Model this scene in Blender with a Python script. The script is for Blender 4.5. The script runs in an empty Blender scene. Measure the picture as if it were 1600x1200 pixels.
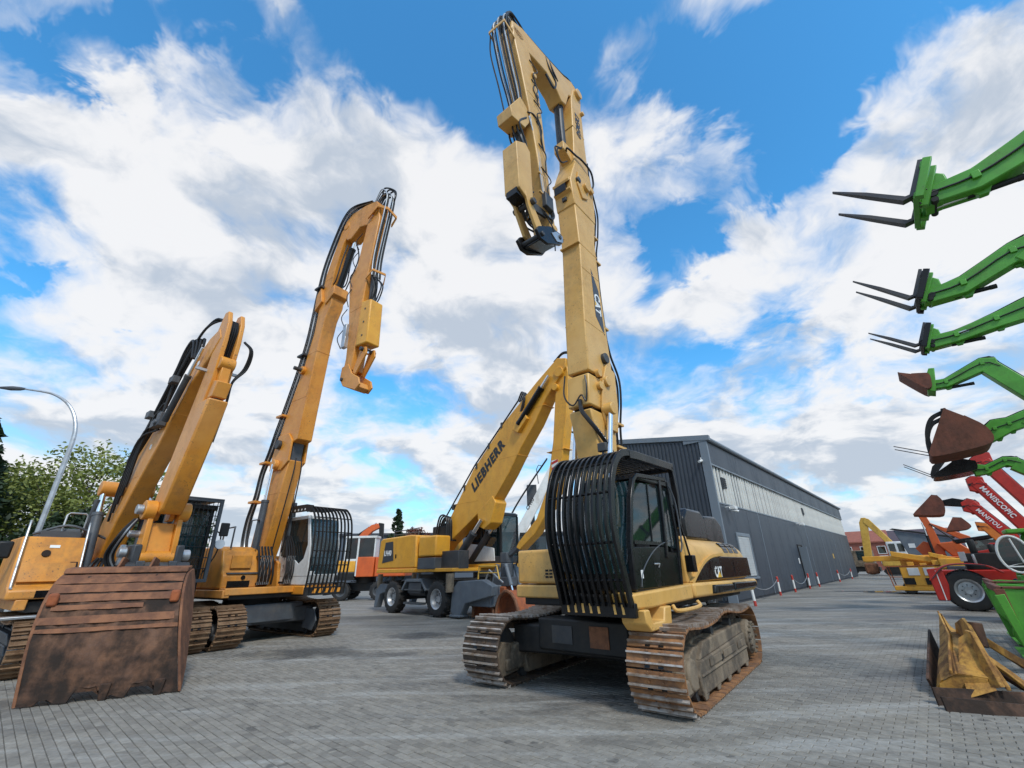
import bpy, bmesh, math, random
from mathutils import Vector, Matrix
random.seed(7)
SC = bpy.context.scene
COL = SC.collection
R = math.radians
# ------------------------------------------------------------------ camera
cam_d = bpy.data.cameras.new('camera'); cam = bpy.data.objects.new('camera', cam_d); COL.objects.link(cam)
cam_d.sensor_width = 36.0; cam_d.lens = 15.3; cam_d.clip_start = 0.05; cam_d.clip_end = 3000
PITCH, ROLL = R(22.94), R(1.2)
fw = Vector((0, math.cos(PITCH), math.sin(PITCH))); u0 = Vector((0, -math.sin(PITCH), math.cos(PITCH))); r0 = Vector((1, 0, 0))
rr = r0*math.cos(ROLL) - u0*math.sin(ROLL); uu = u0*math.cos(ROLL) + r0*math.sin(ROLL)
mw = Matrix.Identity(4)
for i in range(3):
    mw[i][0] = rr[i]; mw[i][1] = uu[i]; mw[i][2] = -fw[i]
mw[0][3], mw[1][3], mw[2][3] = 0, 0, 1.8
cam.matrix_world = mw
SC.camera = cam
# ------------------------------------------------------------------ exposure
SC.view_settings.view_transform = 'Standard'; SC.view_settings.look = 'None'
SC.view_settings.exposure = EXPOSURE = 0.45
SC.view_settings.gamma = 1.0; SC.view_settings.use_curve_mapping = False
# ------------------------------------------------------------------ sun
SUN_AZ, SUN_EL = 156.0, 48.0      # degrees clockwise from +Y (towards +X), elevation: high, behind the viewer's right shoulder
sd = bpy.data.lights.new('sun', 'SUN'); sd.energy = 1.8; sd.angle = R(9); sd.color = (1.0, 0.95, 0.88)
so = bpy.data.objects.new('sun', sd); COL.objects.link(so)
sv = Vector((math.sin(R(SUN_AZ))*math.cos(R(SUN_EL)), math.cos(R(SUN_AZ))*math.cos(R(SUN_EL)), math.sin(R(SUN_EL))))
so.rotation_euler = sv.to_track_quat('Z', 'Y').to_euler(); so.location = (0, -20, 40)
# ------------------------------------------------------------------ node helper
class NT:
    def __init__(s, nt): s.t = nt; nt.nodes.clear()
    def n(s, typ, **kw):
        nd = s.t.nodes.new(typ)
        for k, v in kw.items():
            if k.startswith('i_'):
                key = k[2:]; key = int(key) if key.isdigit() else key.replace('_', ' ')
                s.put(nd.inputs[key], v)
            else: setattr(nd, k, v)
        return nd
    def put(s, sock, v):
        if hasattr(v, 'is_output'): s.t.links.new(v, sock)
        elif hasattr(v, 'outputs'): s.t.links.new(v.outputs[0], sock)
        else: sock.default_value = v
    def m(s, op, a, b=0.0, c=0.0, clamp=False):
        nd = s.t.nodes.new('ShaderNodeMath'); nd.operation = op; nd.use_clamp = clamp
        s.put(nd.inputs[0], a); s.put(nd.inputs[1], b); s.put(nd.inputs[2], c); return nd.outputs[0]
    def v(s, op, a, b=(0, 0, 0), out=0):
        nd = s.t.nodes.new('ShaderNodeVectorMath'); nd.operation = op
        s.put(nd.inputs[0], a); s.put(nd.inputs[1], b); return nd.outputs[out]
    def rng(s, val, a, b, c=0.0, d=1.0, smooth=True):
        nd = s.t.nodes.new('ShaderNodeMapRange'); nd.interpolation_type = 'SMOOTHSTEP' if smooth else 'LINEAR'
        s.put(nd.inputs[0], val)
        for i, x in enumerate((a, b, c, d)): s.put(nd.inputs[i+1], x)
        return nd.outputs[0]
    def mix(s, f, a, b, typ='MIX'):
        nd = s.t.nodes.new('ShaderNodeMix'); nd.data_type = 'RGBA'; nd.blend_type = typ
        s.put(nd.inputs[0], f); s.put(nd.inputs[6], a); s.put(nd.inputs[7], b); return nd.outputs[2]
    def noise(s, vec, scale, detail=5, rough=.55, dist=0.0, out=0):
        nd = s.t.nodes.new('ShaderNodeTexNoise'); s.put(nd.inputs['Vector'], vec)
        nd.inputs['Scale'].default_value = scale; nd.inputs['Detail'].default_value = detail
        nd.inputs['Roughness'].default_value = rough; nd.inputs['Distortion'].default_value = dist
        return nd.outputs[out]
def rgba(c): return (c[0], c[1], c[2], 1.0)
# ------------------------------------------------------------------ world: clear sky with broken cloud
W = bpy.data.worlds.new('World'); W.cycles.sampling_method = 'MANUAL'; W.cycles.sample_map_resolution = 256; SC.world = W; W.use_nodes = True
w = NT(W.node_tree)
sky = w.n('ShaderNodeTexSky', sky_type='NISHITA', sun_disc=False, sun_elevation=R(SUN_EL), sun_rotation=R(SUN_AZ), air_density=1.0, dust_density=0.6, ozone_density=2.0)
d = w.n('ShaderNodeTexCoord').outputs['Generated']
sep = w.n('ShaderNodeSeparateXYZ', i_0=d)
zz = w.m('ADD', w.m('MAXIMUM', sep.outputs[2], 0.0), 0.32)
q = w.v('DIVIDE', d, w.n('ShaderNodeCombineXYZ', i_0=zz, i_1=zz, i_2=zz))
warp = w.v('SCALE', w.v('SUBTRACT', w.noise(q, 2.2, 4, .5, out=1), (.5, .5, .5)), (0, 0, 0)); warp.node.inputs[3].default_value = 0.35
q = w.v('ADD', q, warp)
n1 = w.noise(q, 2.3, 11, .56)
n2 = w.noise(w.v('ADD', q, (.035, -.05, .075)), 2.3, 11, .56)
big = w.noise(q, 0.9, 3, .5)
# cloud banks and clear gaps: (azimuth, elevation, angular radius, amount), degrees, world-fixed
BANKS = [(-56.4, 46.2, 5.8, -0.16), (-61.6, 42.0, 4.2, -0.15), (-48.6, 52.3, 5.1, -0.1), (-24.9, 60.3, 9.6, -0.22), (-8.8, 55.0, 8.1, -0.16), (5.7, 61.2, 10.1, -0.22), (-26.5, 51.3, 4.0, -0.1), (-40.4, 47.5, 3.4, -0.1), (35.6, 53.4, 9.3, -0.16), (40.8, 47.0, 9.4, -0.16), (52.2, 47.7, 7.2, -0.1), (25.6, 52.8, 8.6, -0.14), (59.3, 42.2, 4.5, -0.1), (-11.4, 44.9, 4.2, -0.08), (-54.3, 25.3, 3.3, -0.12), (25.8, 36.8, 5.2, -0.1), (39.8, 40.7, 4.6, -0.06), (-9.9, 22.0, 5.7, -0.1), (-21.7, 14.8, 9.8, -0.1), (35.6, 23.4, 11.2, -0.16), (44.6, 21.2, 6.9, -0.14), (26.5, 24.9, 5.9, -0.08), (38.1, 6.3, 4.7, -0.05), (-48.4, 25.5, 2.9, -0.03), (-47.1, 36.6, 12.3, 0.14), (-54.7, 36.9, 5.4, 0.08), (-52.4, 45.8, 2.6, 0.08), (-20.5, 43.0, 14.7, 0.1), (-32.7, 45.7, 6.8, 0.05), (-4.6, 23.0, 9.1, 0.14), (-3.7, 35.4, 15.6, 0.1), (-44.0, 17.8, 16.5, 0.1), (-33.3, 23.1, 13.1, 0.08), (-28.6, 9.1, 13.8, 0.1), (53.0, 36.2, 9.4, 0.12), (59.7, 37.5, 6.9, 0.12), (42.4, 30.4, 13.7, 0.14), (31.9, 31.3, 10.6, 0.1), (54.7, 28.7, 7.7, 0.08), (34.7, 14.9, 12.5, 0.1), (47.6, 13.8, 7.4, 0.06), (29.4, 43.1, 4.3, 0.08), (27.3, 59.3, 3.6, 0.06), (47.1, 50.7, 2.9, 0.08), (35.7, 49.7, 3.2, 0.06), (43.7, 8.6, 8.8, 0.08), (-25.6, 55.7, 3.2, 0.04), (-40.7, 55.9, 1.7, 0.06), (-55.3, 30.3, 4.7, 0.06), (35.8, 47.7, 11.1, -0.2), (22.4, 42.0, 6.7, -0.1), (-20.8, 54.9, 7.5, -0.12), (44.8, 48.2, 6.6, -0.12), (-6.1, 50.1, 5.5, -0.08), (58.6, 42.8, 6.1, -0.08), (25.6, 36.0, 6.0, -0.1), (-58.7, 45.1, 4.8, -0.06), (-36.2, 34.8, 11.2, 0.13), (36.9, 30.4, 10.7, 0.12), (49.8, 27.0, 12.1, 0.1), (-22.5, 32.1, 10.8, 0.08), (-49.9, 50.4, 4.2, -0.08), (-35.6, 51.2, 4.5, -0.06)]
dw = w.v('NORMALIZE', w.v('ADD', d, w.v('MULTIPLY', w.v('SUBTRACT', w.noise(q, 3.2, 6, .6, out=1), (.5, .5, .5)), (.55, .55, .55))))
cov = None
for (a, e, rad, amt) in BANKS:
    c = (math.sin(R(a))*math.cos(R(e)), math.cos(R(a))*math.cos(R(e)), math.sin(R(e)))
    t = w.rng(w.v('DOT_PRODUCT', dw, c, out=1), math.cos(R(rad)), 1.0, 0.0, amt)
    cov = t if cov is None else w.m('ADD', cov, t)
if cov is None: cov = 0.0
dens = w.m('ADD', w.m('ADD', w.m('ADD', w.m('MULTIPLY', w.m('SUBTRACT', n1, .5), 1.45), .5), cov), w.m('MULTIPLY', w.m('SUBTRACT', big, .5), .25))
dens = w.m('ADD', dens, w.rng(sep.outputs[2], .02, .45, .15, 0.0))
alpha = w.rng(dens, 0.34, 0.66)
thick = w.rng(dens, 0.50, 0.95)
relief = w.m('MULTIPLY', w.m('SUBTRACT', n1, n2), 3.8)
lum = w.m('ADD', w.m('ADD', w.rng(sep.outputs[2], .0, .55, .66, .79), relief), w.m('MULTIPLY', w.m('SUBTRACT', .45, thick), 0.30))
lum = w.m('MINIMUM', w.m('MAXIMUM', lum, 0.42), 1.02)
shade = w.rng(lum, .45, .95)
ccol = w.mix(shade, (.56, .63, .73, 1), (.97, .97, .98, 1))
ccol = w.v('SCALE', ccol, (0, 0, 0)); ccol.node.inputs[3].default_value = 6.5
skyc = w.mix(1.0, sky.outputs[0], (.56, 1.52, 1.88, 1), 'MULTIPLY')
haze = w.rng(sep.outputs[2], 0.0, 0.45, 0.55, 0.0)
skyc = w.mix(haze, skyc, (4.0, 4.75, 5.7, 1))
full = w.mix(w.m('MULTIPLY', alpha, .96), skyc, ccol)
bg = w.n('ShaderNodeBackground', i_Color=full); bg.inputs['Strength'].default_value = 0.108
w.n('ShaderNodeOutputWorld', i_Surface=bg)
# ------------------------------------------------------------------ materials
MATS = {}
def mat(name, c1, c2=None, scale=2.5, rough=.5, metal=0.0, dirt=None, damt=.5, dscale=1.6, streak=.35, bump=.0, bscale=30, spec=.5, rnd=False, coat=0.0, island=0.0, alpha=1.0, dlo=.48, dhi=.72, chips=0.0):
    m = bpy.data.materials.new(name); m.use_nodes = True; k = NT(m.node_tree)
    co = k.n('ShaderNodeTexCoord').outputs['Object']
    if rnd:
        r_ = k.n('ShaderNodeObjectInfo').outputs['Random']
        s3 = k.m('MULTIPLY', r_, 37.0); co = k.v('ADD', co, k.n('ShaderNodeCombineXYZ', i_0=s3, i_1=s3, i_2=s3))
    base = rgba(c1)
    if c2: base = k.mix(k.rng(k.noise(co, scale, 6, .6), .35, .65), rgba(c1), rgba(c2))
    if island:
        ri = k.n('ShaderNodeNewGeometry').outputs['Random Per Island']
        f = k.m('ADD', k.m('MULTIPLY', ri, island), 1-island*.5)
        base = k.mix(1.0, base, k.n('ShaderNodeCombineXYZ', i_0=f, i_1=f, i_2=f), 'MULTIPLY')
    rg = rough
    if dirt:
        mp = k.n('ShaderNodeMapping', i_0=co); mp.inputs['Scale'].default_value = (1, 1, streak)
        dn = k.rng(k.m('ADD', k.m('MULTIPLY', k.noise(mp.outputs[0], dscale, 8, .62), .72), k.m('MULTIPLY', k.noise(co, dscale*6, 4, .6), .28)), dlo, dhi, 0, damt)
        base = k.mix(dn, base, rgba(dirt))
        rg = k.rng(dn, 0, max(damt, .01), rough, min(.95, rough+.3), False)
    if chips:
        cn = k.m('MULTIPLY', k.rng(k.noise(co, 26, 3, .7), .60, .66), k.rng(k.noise(co, 1.7, 4, .6), .46, .62, 0, chips))
        base = k.mix(cn, base, (.075, .045, .030, 1))
        if chips > .75: base = k.mix(k.rng(k.noise(co, .55, 3, .5), .44, .68, 0, .13), base, (.62, .50, .34, 1))
    bs = k.n('ShaderNodeBsdfPrincipled', i_Base_Color=base, i_Roughness=rg)
    bs.inputs['Metallic'].default_value = metal; bs.inputs['Specular IOR Level'].default_value = spec
    bs.inputs['Coat Weight'].default_value = coat; bs.inputs['Alpha'].default_value = alpha
    if bump:
        b = k.n('ShaderNodeBump'); b.inputs['Strength'].default_value = bump; b.inputs['Distance'].default_value = .02
        k.put(b.inputs['Height'], k.noise(co, bscale, 5, .6)); k.put(bs.inputs['Normal'], b)
    k.n('ShaderNodeOutputMaterial', i_Surface=bs)
    MATS[name] = m; return m
DUST = (.20, .15, .095)
mat('cat_yellow', (.67, .385, .105), (.61, .335, .080), rough=.42, chips=.8, dirt=DUST, damt=.5, dscale=1.2, streak=.25, bump=.03, bscale=60)
mat('lieb_orange', (.70, .285, .032), (.62, .235, .024), rough=.40, chips=.8, dirt=(.15, .085, .04), damt=.6, dscale=1.1, streak=.22, bump=.04, bscale=60)
mat('lieb_yellow', (.78, .38, .036), (.71, .33, .032), rough=.4, chips=.6, dirt=DUST, damt=.35)
mat('pale_yellow', (.66, .40, .07), (.58, .33, .05), rough=.5, dirt=(.12, .08, .05), damt=.5)
mat('black_paint', (.004, .004, .005), (.009, .0085, .0085), rough=.26, spec=.35, dirt=(.05, .046, .042), damt=.18)
mat('black_gloss', (.005, .006, .006), rough=.24, spec=.3, dirt=(.05, .05, .048), damt=.25)
mat('dark_steel', (.030, .033, .038), (.045, .047, .05), rough=.5, dirt=(.13, .105, .08), damt=.5, bump=.05)
mat('frame_dark', (.011, .012, .013), (.020, .019, .018), rough=.5, spec=.35, dirt=(.08, .064, .05), damt=.4, bump=.08)
mat('grey_paint', (.10, .12, .145), (.13, .15, .17), rough=.5, dirt=(.16, .14, .12), damt=.5)
mat('mid_grey', (.075, .085, .095), (.055, .06, .07), rough=.5, dirt=(.14, .12, .10), damt=.5)
mat('white_paint', (.72, .72, .70), (.64, .64, .62), rough=.4, dirt=(.33, .29, .24), damt=.45)
mat('silver', (.55, .56, .57), (.40, .41, .42), rough=.38, metal=.7, dirt=(.2, .17, .14), damt=.4)
mat('chrome', (.82, .82, .82), rough=.12, metal=1.0, dirt=(.3, .27, .22), damt=.2)
mat('rubber', (.012, .012, .013), (.022, .021, .02), rough=.65, dirt=(.09, .075, .06), damt=.4, bump=.1)
mat('hose', (.010, .010, .011), rough=.45, dirt=(.06, .05, .045), damt=.4)
mat('shoe_rust', (.36, .165, .062), (.17, .085, .045), scale=5, rough=.72, dirt=(.035, .028, .024), damt=.7, bump=.35, bscale=45, rnd=True, streak=1)
mat('shoe_edge', (.52, .47, .42), (.30, .22, .16), scale=7, rough=.45, metal=.5, bump=.2, rnd=True)
mat('shoe_dark', (.060, .045, .036), (.10, .062, .036), scale=5, rough=.7, dirt=(.02, .018, .017), damt=.7, bump=.35, bscale=45, rnd=True, streak=1)
mat('shoe_tan', (.26, .155, .082), (.16, .088, .044), scale=5, rough=.72, dirt=(.05, .035, .027), damt=.65, bump=.35, bscale=45, rnd=True, streak=1)
mat('mud', (.19, .145, .10), (.25, .195, .135), scale=3, rough=.9, dirt=(.04, .034, .029), damt=.7, bump=.5, bscale=25, dlo=.44, dhi=.62, streak=.6)
mat('rust', (.25, .105, .048), (.14, .058, .030), scale=4, rough=.8, dirt=(.045, .026, .018), damt=.7, bump=.4, bscale=40)
mat('rust_dark', (.17, .075, .034), (.095, .042, .022), scale=2.2, rough=.68, dirt=(.014, .011, .009), damt=.92, dscale=.8, bump=.6, bscale=18, dlo=.36, dhi=.53)
mat('rust_bright', (.36, .10, .032), (.24, .07, .028), scale=5, rough=.82, dirt=(.08, .035, .02), damt=.6, bump=.3)
mat('plow_yellow', (.50, .26, .040), (.40, .19, .03), scale=3, rough=.65, dirt=(.10, .045, .022), damt=.8, dscale=2.6, bump=.3, bscale=40, dlo=.42, dhi=.6)
mat('bucket_brown', (.19, .058, .032), (.13, .044, .026), rough=.7, dirt=(.04, .028, .022), damt=.6, bump=.25)
mat('green', (.095, .36, .034), (.075, .29, .026), rough=.38, chips=.7, dirt=(.06, .10, .03), damt=.5)
mat('green_dark', (.035, .14, .018), rough=.45, dirt=(.03, .05, .02), damt=.5)
mat('red', (.54, .030, .018), (.45, .022, .014), rough=.38, chips=.5, dirt=(.16, .03, .02), damt=.45)
mat('red_orange', (.62, .115, .022), (.56, .10, .02), rough=.42, dirt=(.2, .06, .03), damt=.4)
mat('orange', (.66, .20, .028), (.58, .16, .022), rough=.42, dirt=(.2, .09, .04), damt=.4)
mat('fork_steel', (.060, .060, .066), (.085, .078, .075), rough=.42, metal=.4, dirt=(.12, .06, .035), damt=.4)
mat('glass', (.010, .020, .022), rough=.03, spec=.9, alpha=.52)
mat('glass_dark', (.006, .010, .011), rough=.03, spec=.9, alpha=.78)
mat('glass_blue', (.020, .055, .065), rough=.03, spec=.9, alpha=.55)
mat('interior', (.025, .027, .03), (.05, .05, .052), rough=.7)
mat('seat_grey', (.09, .095, .10), (.06, .06, .065), rough=.85)
mat('lamp_lens', (.62, .66, .70), rough=.12, spec=.8)
mat('decal_black', (.012, .012, .013), rough=.45)
mat('decal_grey', (.045, .047, .055), rough=.45)
mat('decal_white', (.80, .80, .78), rough=.45)
mat('decal_gold', (.72, .42, .04), rough=.45)
mat('decal_red', (.50, .03, .02), rough=.45)
# ------------------------------------------------------------------ mesh helpers
def cr(pts, n=6):                                    # smooth curve through points
    P = [Vector(p) for p in pts]
    if len(P) < 3: return P
    Q = [P[0]*2-P[1]] + P + [P[-1]*2-P[-2]]; out = []
    for i in range(1, len(Q)-2):
        a, b, c, e = Q[i-1], Q[i], Q[i+1], Q[i+2]
        for j in range(n):
            t = j/n
            out.append(.5*((2*b)+(c-a)*t+(2*a-5*b+4*c-e)*t*t+(3*b-a-3*c+e)*t**3))
    out.append(P[-1]); return out
class MB:
    def __init__(s): s.V = []; s.F = []; s.I = []; s.mi = 0
    def add(s, vs, fs):
        o = len(s.V); s.V += [tuple(v) for v in vs]
        for f in fs: s.F.append([i+o for i in f]); s.I.append(s.mi)
        return s
    def box(s, x0, x1, y0, y1, z0, z1, M=None):
        vs = [Vector((x, y, z)) for x in (x0, x1) for y in (y0, y1) for z in (z0, z1)]
        if M: vs = [M @ v for v in vs]
        return s.add(vs, [(0, 1, 3, 2), (4, 6, 7, 5), (0, 4, 5, 1), (2, 3, 7, 6), (0, 2, 6, 4), (1, 5, 7, 3)])
    def ext(s, ring, off):                            # extrude a ring of points by a vector
        n = len(ring); off = Vector(off); a = [Vector(p) for p in ring]; b = [p+off for p in a]
        return s.add(a+b, [tuple(range(n))[::-1], tuple(range(n, 2*n))] + [(i, (i+1) % n, n+(i+1) % n, n+i) for i in range(n)])
    def prism(s, pts, y0, y1): return s.ext([(x, y0, z) for x, z in pts], (0, y1-y0, 0))
    def prismx(s, pts, x0, x1): return s.ext([(x0, y, z) for y, z in pts], (x1-x0, 0, 0))
    def prismz(s, pts, z0, z1): return s.ext([(x, y, z0) for x, y in pts], (0, 0, z1-z0))
    def cyl(s, a, b, r, n=12, r2=None, cap=True):
        a, b = Vector(a), Vector(b); ax = (b-a)
        if ax.length < 1e-6: return s
        t = ax.normalized(); u = t.orthogonal().normalized(); v = t.cross(u); r2 = r if r2 is None else r2
        A = [a+(u*math.cos(6.28318*i/n)+v*math.sin(6.28318*i/n))*r for i in range(n)]
        B = [b+(u*math.cos(6.28318*i/n)+v*math.sin(6.28318*i/n))*r2 for i in range(n)]
        fs = [(i, (i+1) % n, n+(i+1) % n, n+i) for i in range(n)]
        if cap: fs += [tuple(range(n))[::-1], tuple(range(n, 2*n))]
        return s.add(A+B, fs)
    def tube(s, pts, r, n=6, smooth=0):
        P = cr(pts, smooth) if smooth else [Vector(p) for p in pts]
        T = [(P[min(i+1, len(P)-1)]-P[max(i-1, 0)]).normalized() for i in range(len(P))]
        u = T[0].orthogonal().normalized(); vs = []
        rs = r if isinstance(r, (list, tuple)) else [r]*len(P)
        for p, t, ri in zip(P, T, rs):
            u = (u - t*u.dot(t))
            u = u.normalized() if u.length > 1e-6 else t.orthogonal().normalized()
            v = t.cross(u)
            vs += [p+(u*math.cos(6.28318*i/n)+v*math.sin(6.28318*i/n))*ri for i in range(n)]
        fs = [(k*n+i, k*n+(i+1) % n, (k+1)*n+(i+1) % n, (k+1)*n+i) for k in range(len(P)-1) for i in range(n)]
        fs += [tuple(range(n))[::-1], tuple(range((len(P)-1)*n, len(P)*n))]
        return s.add(vs, fs)
    def strip(s, pts, w, dpt, side):                   # flat bar along pts: w across `side`, dpt in depth
        P = [Vector(p) for p in pts]; side = Vector(side).normalized(); vs = []
        for i, p in enumerate(P):
            t = (P[min(i+1, len(P)-1)]-P[max(i-1, 0)]).normalized(); nn = t.cross(side).normalized()
            vs += [p-side*w/2-nn*dpt/2, p+side*w/2-nn*dpt/2, p+side*w/2+nn*dpt/2, p-side*w/2+nn*dpt/2]
        n = 4; fs = [(k*n+i, k*n+(i+1) % n, (k+1)*n+(i+1) % n, (k+1)*n+i) for k in range(len(P)-1) for i in range(n)]
        fs += [(0, 1, 2, 3), tuple(range((len(P)-1)*n, len(P)*n))]
        return s.add(vs, fs)
    def sheet(s, rings, th):                            # thick curved sheet from rows of points (th = offset vector per row or one)
        nr = len(rings); nc = len(rings[0]); vs = []
        for r in rings: vs += [Vector(p) for p in r]
        for k, r in enumerate(rings):
            o = Vector(th[k] if isinstance(th, list) else th); vs += [Vector(p)+o for p in r]
        N = nr*nc; fs = []
        for i in range(nr-1):
            for j in range(nc-1):
                a = i*nc+j; fs.append((a, a+1, a+nc+1, a+nc)); fs.append((N+a, N+a+nc, N+a+nc+1, N+a+1))
        for i in range(nr-1):
            for j in (0, nc-1):
                a = i*nc+j; fs.append((a, a+nc, N+a+nc, N+a))
        for j in range(nc-1):
            for i in (0, nr-1):
                a = i*nc+j; fs.append((a, a+1, N+a+1, N+a))
        return s.add(vs, fs)
    def lathe(s, prof, c, ax, n=20):                     # prof: (radius, along)
        c, t = Vector(c), Vector(ax).normalized(); u = t.orthogonal().normalized(); v = t.cross(u); vs = []
        for (r, h) in prof:
            vs += [c+t*h+(u*math.cos(6.28318*i/n)+v*math.sin(6.28318*i/n))*r for i in range(n)]
        fs = [(k*n+i, k*n+(i+1) % n, (k+1)*n+(i+1) % n, (k+1)*n+i) for k in range(len(prof)-1) for i in range(n)]
        return s.add(vs, fs)
    def mesh(s, name, mats, smooth=35):
        me = bpy.data.meshes.new(name); me.from_pydata(s.V, [], s.F)
        for m_ in (mats if isinstance(mats, (list, tuple)) else [mats]): me.materials.append(MATS[m_])
        if s.mi or any(s.I): me.polygons.foreach_set('material_index', s.I)
        b = bmesh.new(); b.from_mesh(me); bmesh.ops.recalc_face_normals(b, faces=b.faces); b.to_mesh(me); b.free()
        if smooth:
            me.polygons.foreach_set('use_smooth', [True]*len(me.polygons)); me.set_sharp_from_angle(angle=R(smooth))
        me.update(); return me
    def build(s, name, mats, parent=None, bev=0, smooth=35, seg=2):
        o = bpy.data.objects.new(name, s.mesh(name, mats, smooth)); COL.objects.link(o); o.parent = parent
        if bev:
            m_ = o.modifiers.new('edge', 'BEVEL'); m_.width = bev; m_.segments = seg; m_.limit_method = 'ANGLE'; m_.angle_limit = R(35); m_.harden_normals = False
        return o
def tag(o, label=None, cat=None, group=None, kind=None):
    if label: o['label'] = label
    if cat: o['category'] = cat
    if group: o['group'] = group
    if kind: o['kind'] = kind
    return o
def thing(name, label, cat, loc=(0, 0, 0), rz=0.0, group=None):
    o = bpy.data.objects.new(name, None); COL.objects.link(o); o.location = loc; o.rotation_euler = (0, 0, rz); o.empty_display_size = .3
    return tag(o, label, cat, group)
def head(az): return math.atan2(-math.cos(R(az)), -math.sin(R(az)))   # yaw of a machine whose REAR points to azimuth az
def part(name, mats, parent, fn, bev=0, smooth=35, seg=2):
    b = MB(); fn(b); return b.build(name, mats, parent, bev, smooth, seg)
def hose(pts, r, parent, m_='hose', name='hose', n=6, smooth=6): return MB().tube(pts, r, n, smooth).build(name, m_, parent)
def rod(a, b, r, parent, m_='chrome', name='rod', n=12): return MB().cyl(a, b, r, n).build(name, m_, parent)
def cylinder(a, b, r, parent, split=.55, m_='dark_steel', name='hydraulic_cylinder'):
    a, b = Vector(a), Vector(b); c = a.lerp(b, split); t = (b-a).normalized()
    o = MB().cyl(a, c, r, 14).cyl(c-t*.06, c+t*.02, r*1.12, 14).cyl(a-t*.05, a+t*.05, r*1.1, 14).build(name, m_, parent)
    rod(c, b, r*.55, o, 'chrome', 'piston_rod'); return o
def pin(parent, x, z, y0, y1, r, m_='dark_steel', name='pin'): return MB().cyl((x, y0, z), (x, y1, z), r, 16).build(name, m_, parent, bev=.012)
def text(s, size, parent, o, xa, ya, m_, bold=.02, shear=0.0, name='lettering', ext=.004, sx=1.0):
    cu = bpy.data.curves.new('t', 'FONT'); cu.body = s; cu.size = size; cu.offset = bold*size; cu.shear = shear; cu.extrude = ext; cu.space_character = 1.0+bold*3.2; cu.resolution_u = 3
    ob = bpy.data.objects.new('t', cu); COL.objects.link(ob)
    dg = bpy.context.evaluated_depsgraph_get(); me = bpy.data.meshes.new_from_object(ob.evaluated_get(dg)); bpy.data.objects.remove(ob)
    xa, ya = Vector(xa).normalized(), Vector(ya).normalized(); za = xa.cross(ya)
    mt = Matrix.Identity(4)
    for i in range(3): mt[i][0] = xa[i]*sx; mt[i][1] = ya[i]; mt[i][2] = za[i]; mt[i][3] = o[i]
    me.transform(mt); me.materials.clear(); me.materials.append(MATS[m_])
    t = bpy.data.objects.new(name, me); COL.objects.link(t); t.parent = parent; return t
AF = Vector((-.7478, .6639, 0)); AT = Vector((.6639, .7478, 0))     # yard axes: across the lane, along the lane
def A(f, s, z=0.0): v = AF*f + AT*s; return Vector((v.x, v.y, z))
# ------------------------------------------------------------------ ground
def ground_mat():
    m = bpy.data.materials.new('paved_ground'); m.use_nodes = True; k = NT(m.node_tree)
    co = k.n('ShaderNodeTexCoord').outputs['Object']
    mp = k.n('ShaderNodeMapping', i_0=co); mp.inputs['Rotation'].default_value = (0, 0, R(41.6))
    br = k.n('ShaderNodeTexBrick', i_0=mp.outputs[0]); br.offset = .5
    br.inputs['Scale'].default_value = 1.0; br.inputs['Brick Width'].default_value = .20; br.inputs['Row Height'].default_value = .10
    br.inputs['Mortar Size'].default_value = .005; br.inputs['Mortar Smooth'].default_value = .3
    br.inputs['Color1'].default_value = (.240, .219, .186, 1); br.inputs['Color2'].default_value = (.193, .176, .150, 1); br.inputs['Mortar'].default_value = (.095, .090, .079, 1)
    c = stains(k, co, br.outputs['Color'])
    bs = k.n('ShaderNodeBsdfPrincipled', i_Base_Color=c[0], i_Roughness=c[1])
    b = k.n('ShaderNodeBump'); b.inputs['Strength'].default_value = .5; b.inputs['Distance'].default_value = .006
    k.put(b.inputs['Height'], k.m('SUBTRACT', k.m('MULTIPLY', k.noise(co, 60, 3, .6), .25), br.outputs['Fac'])); k.put(bs.inputs['Normal'], b)
    k.n('ShaderNodeOutputMaterial', i_Surface=bs); MATS['paved_ground'] = m
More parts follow.
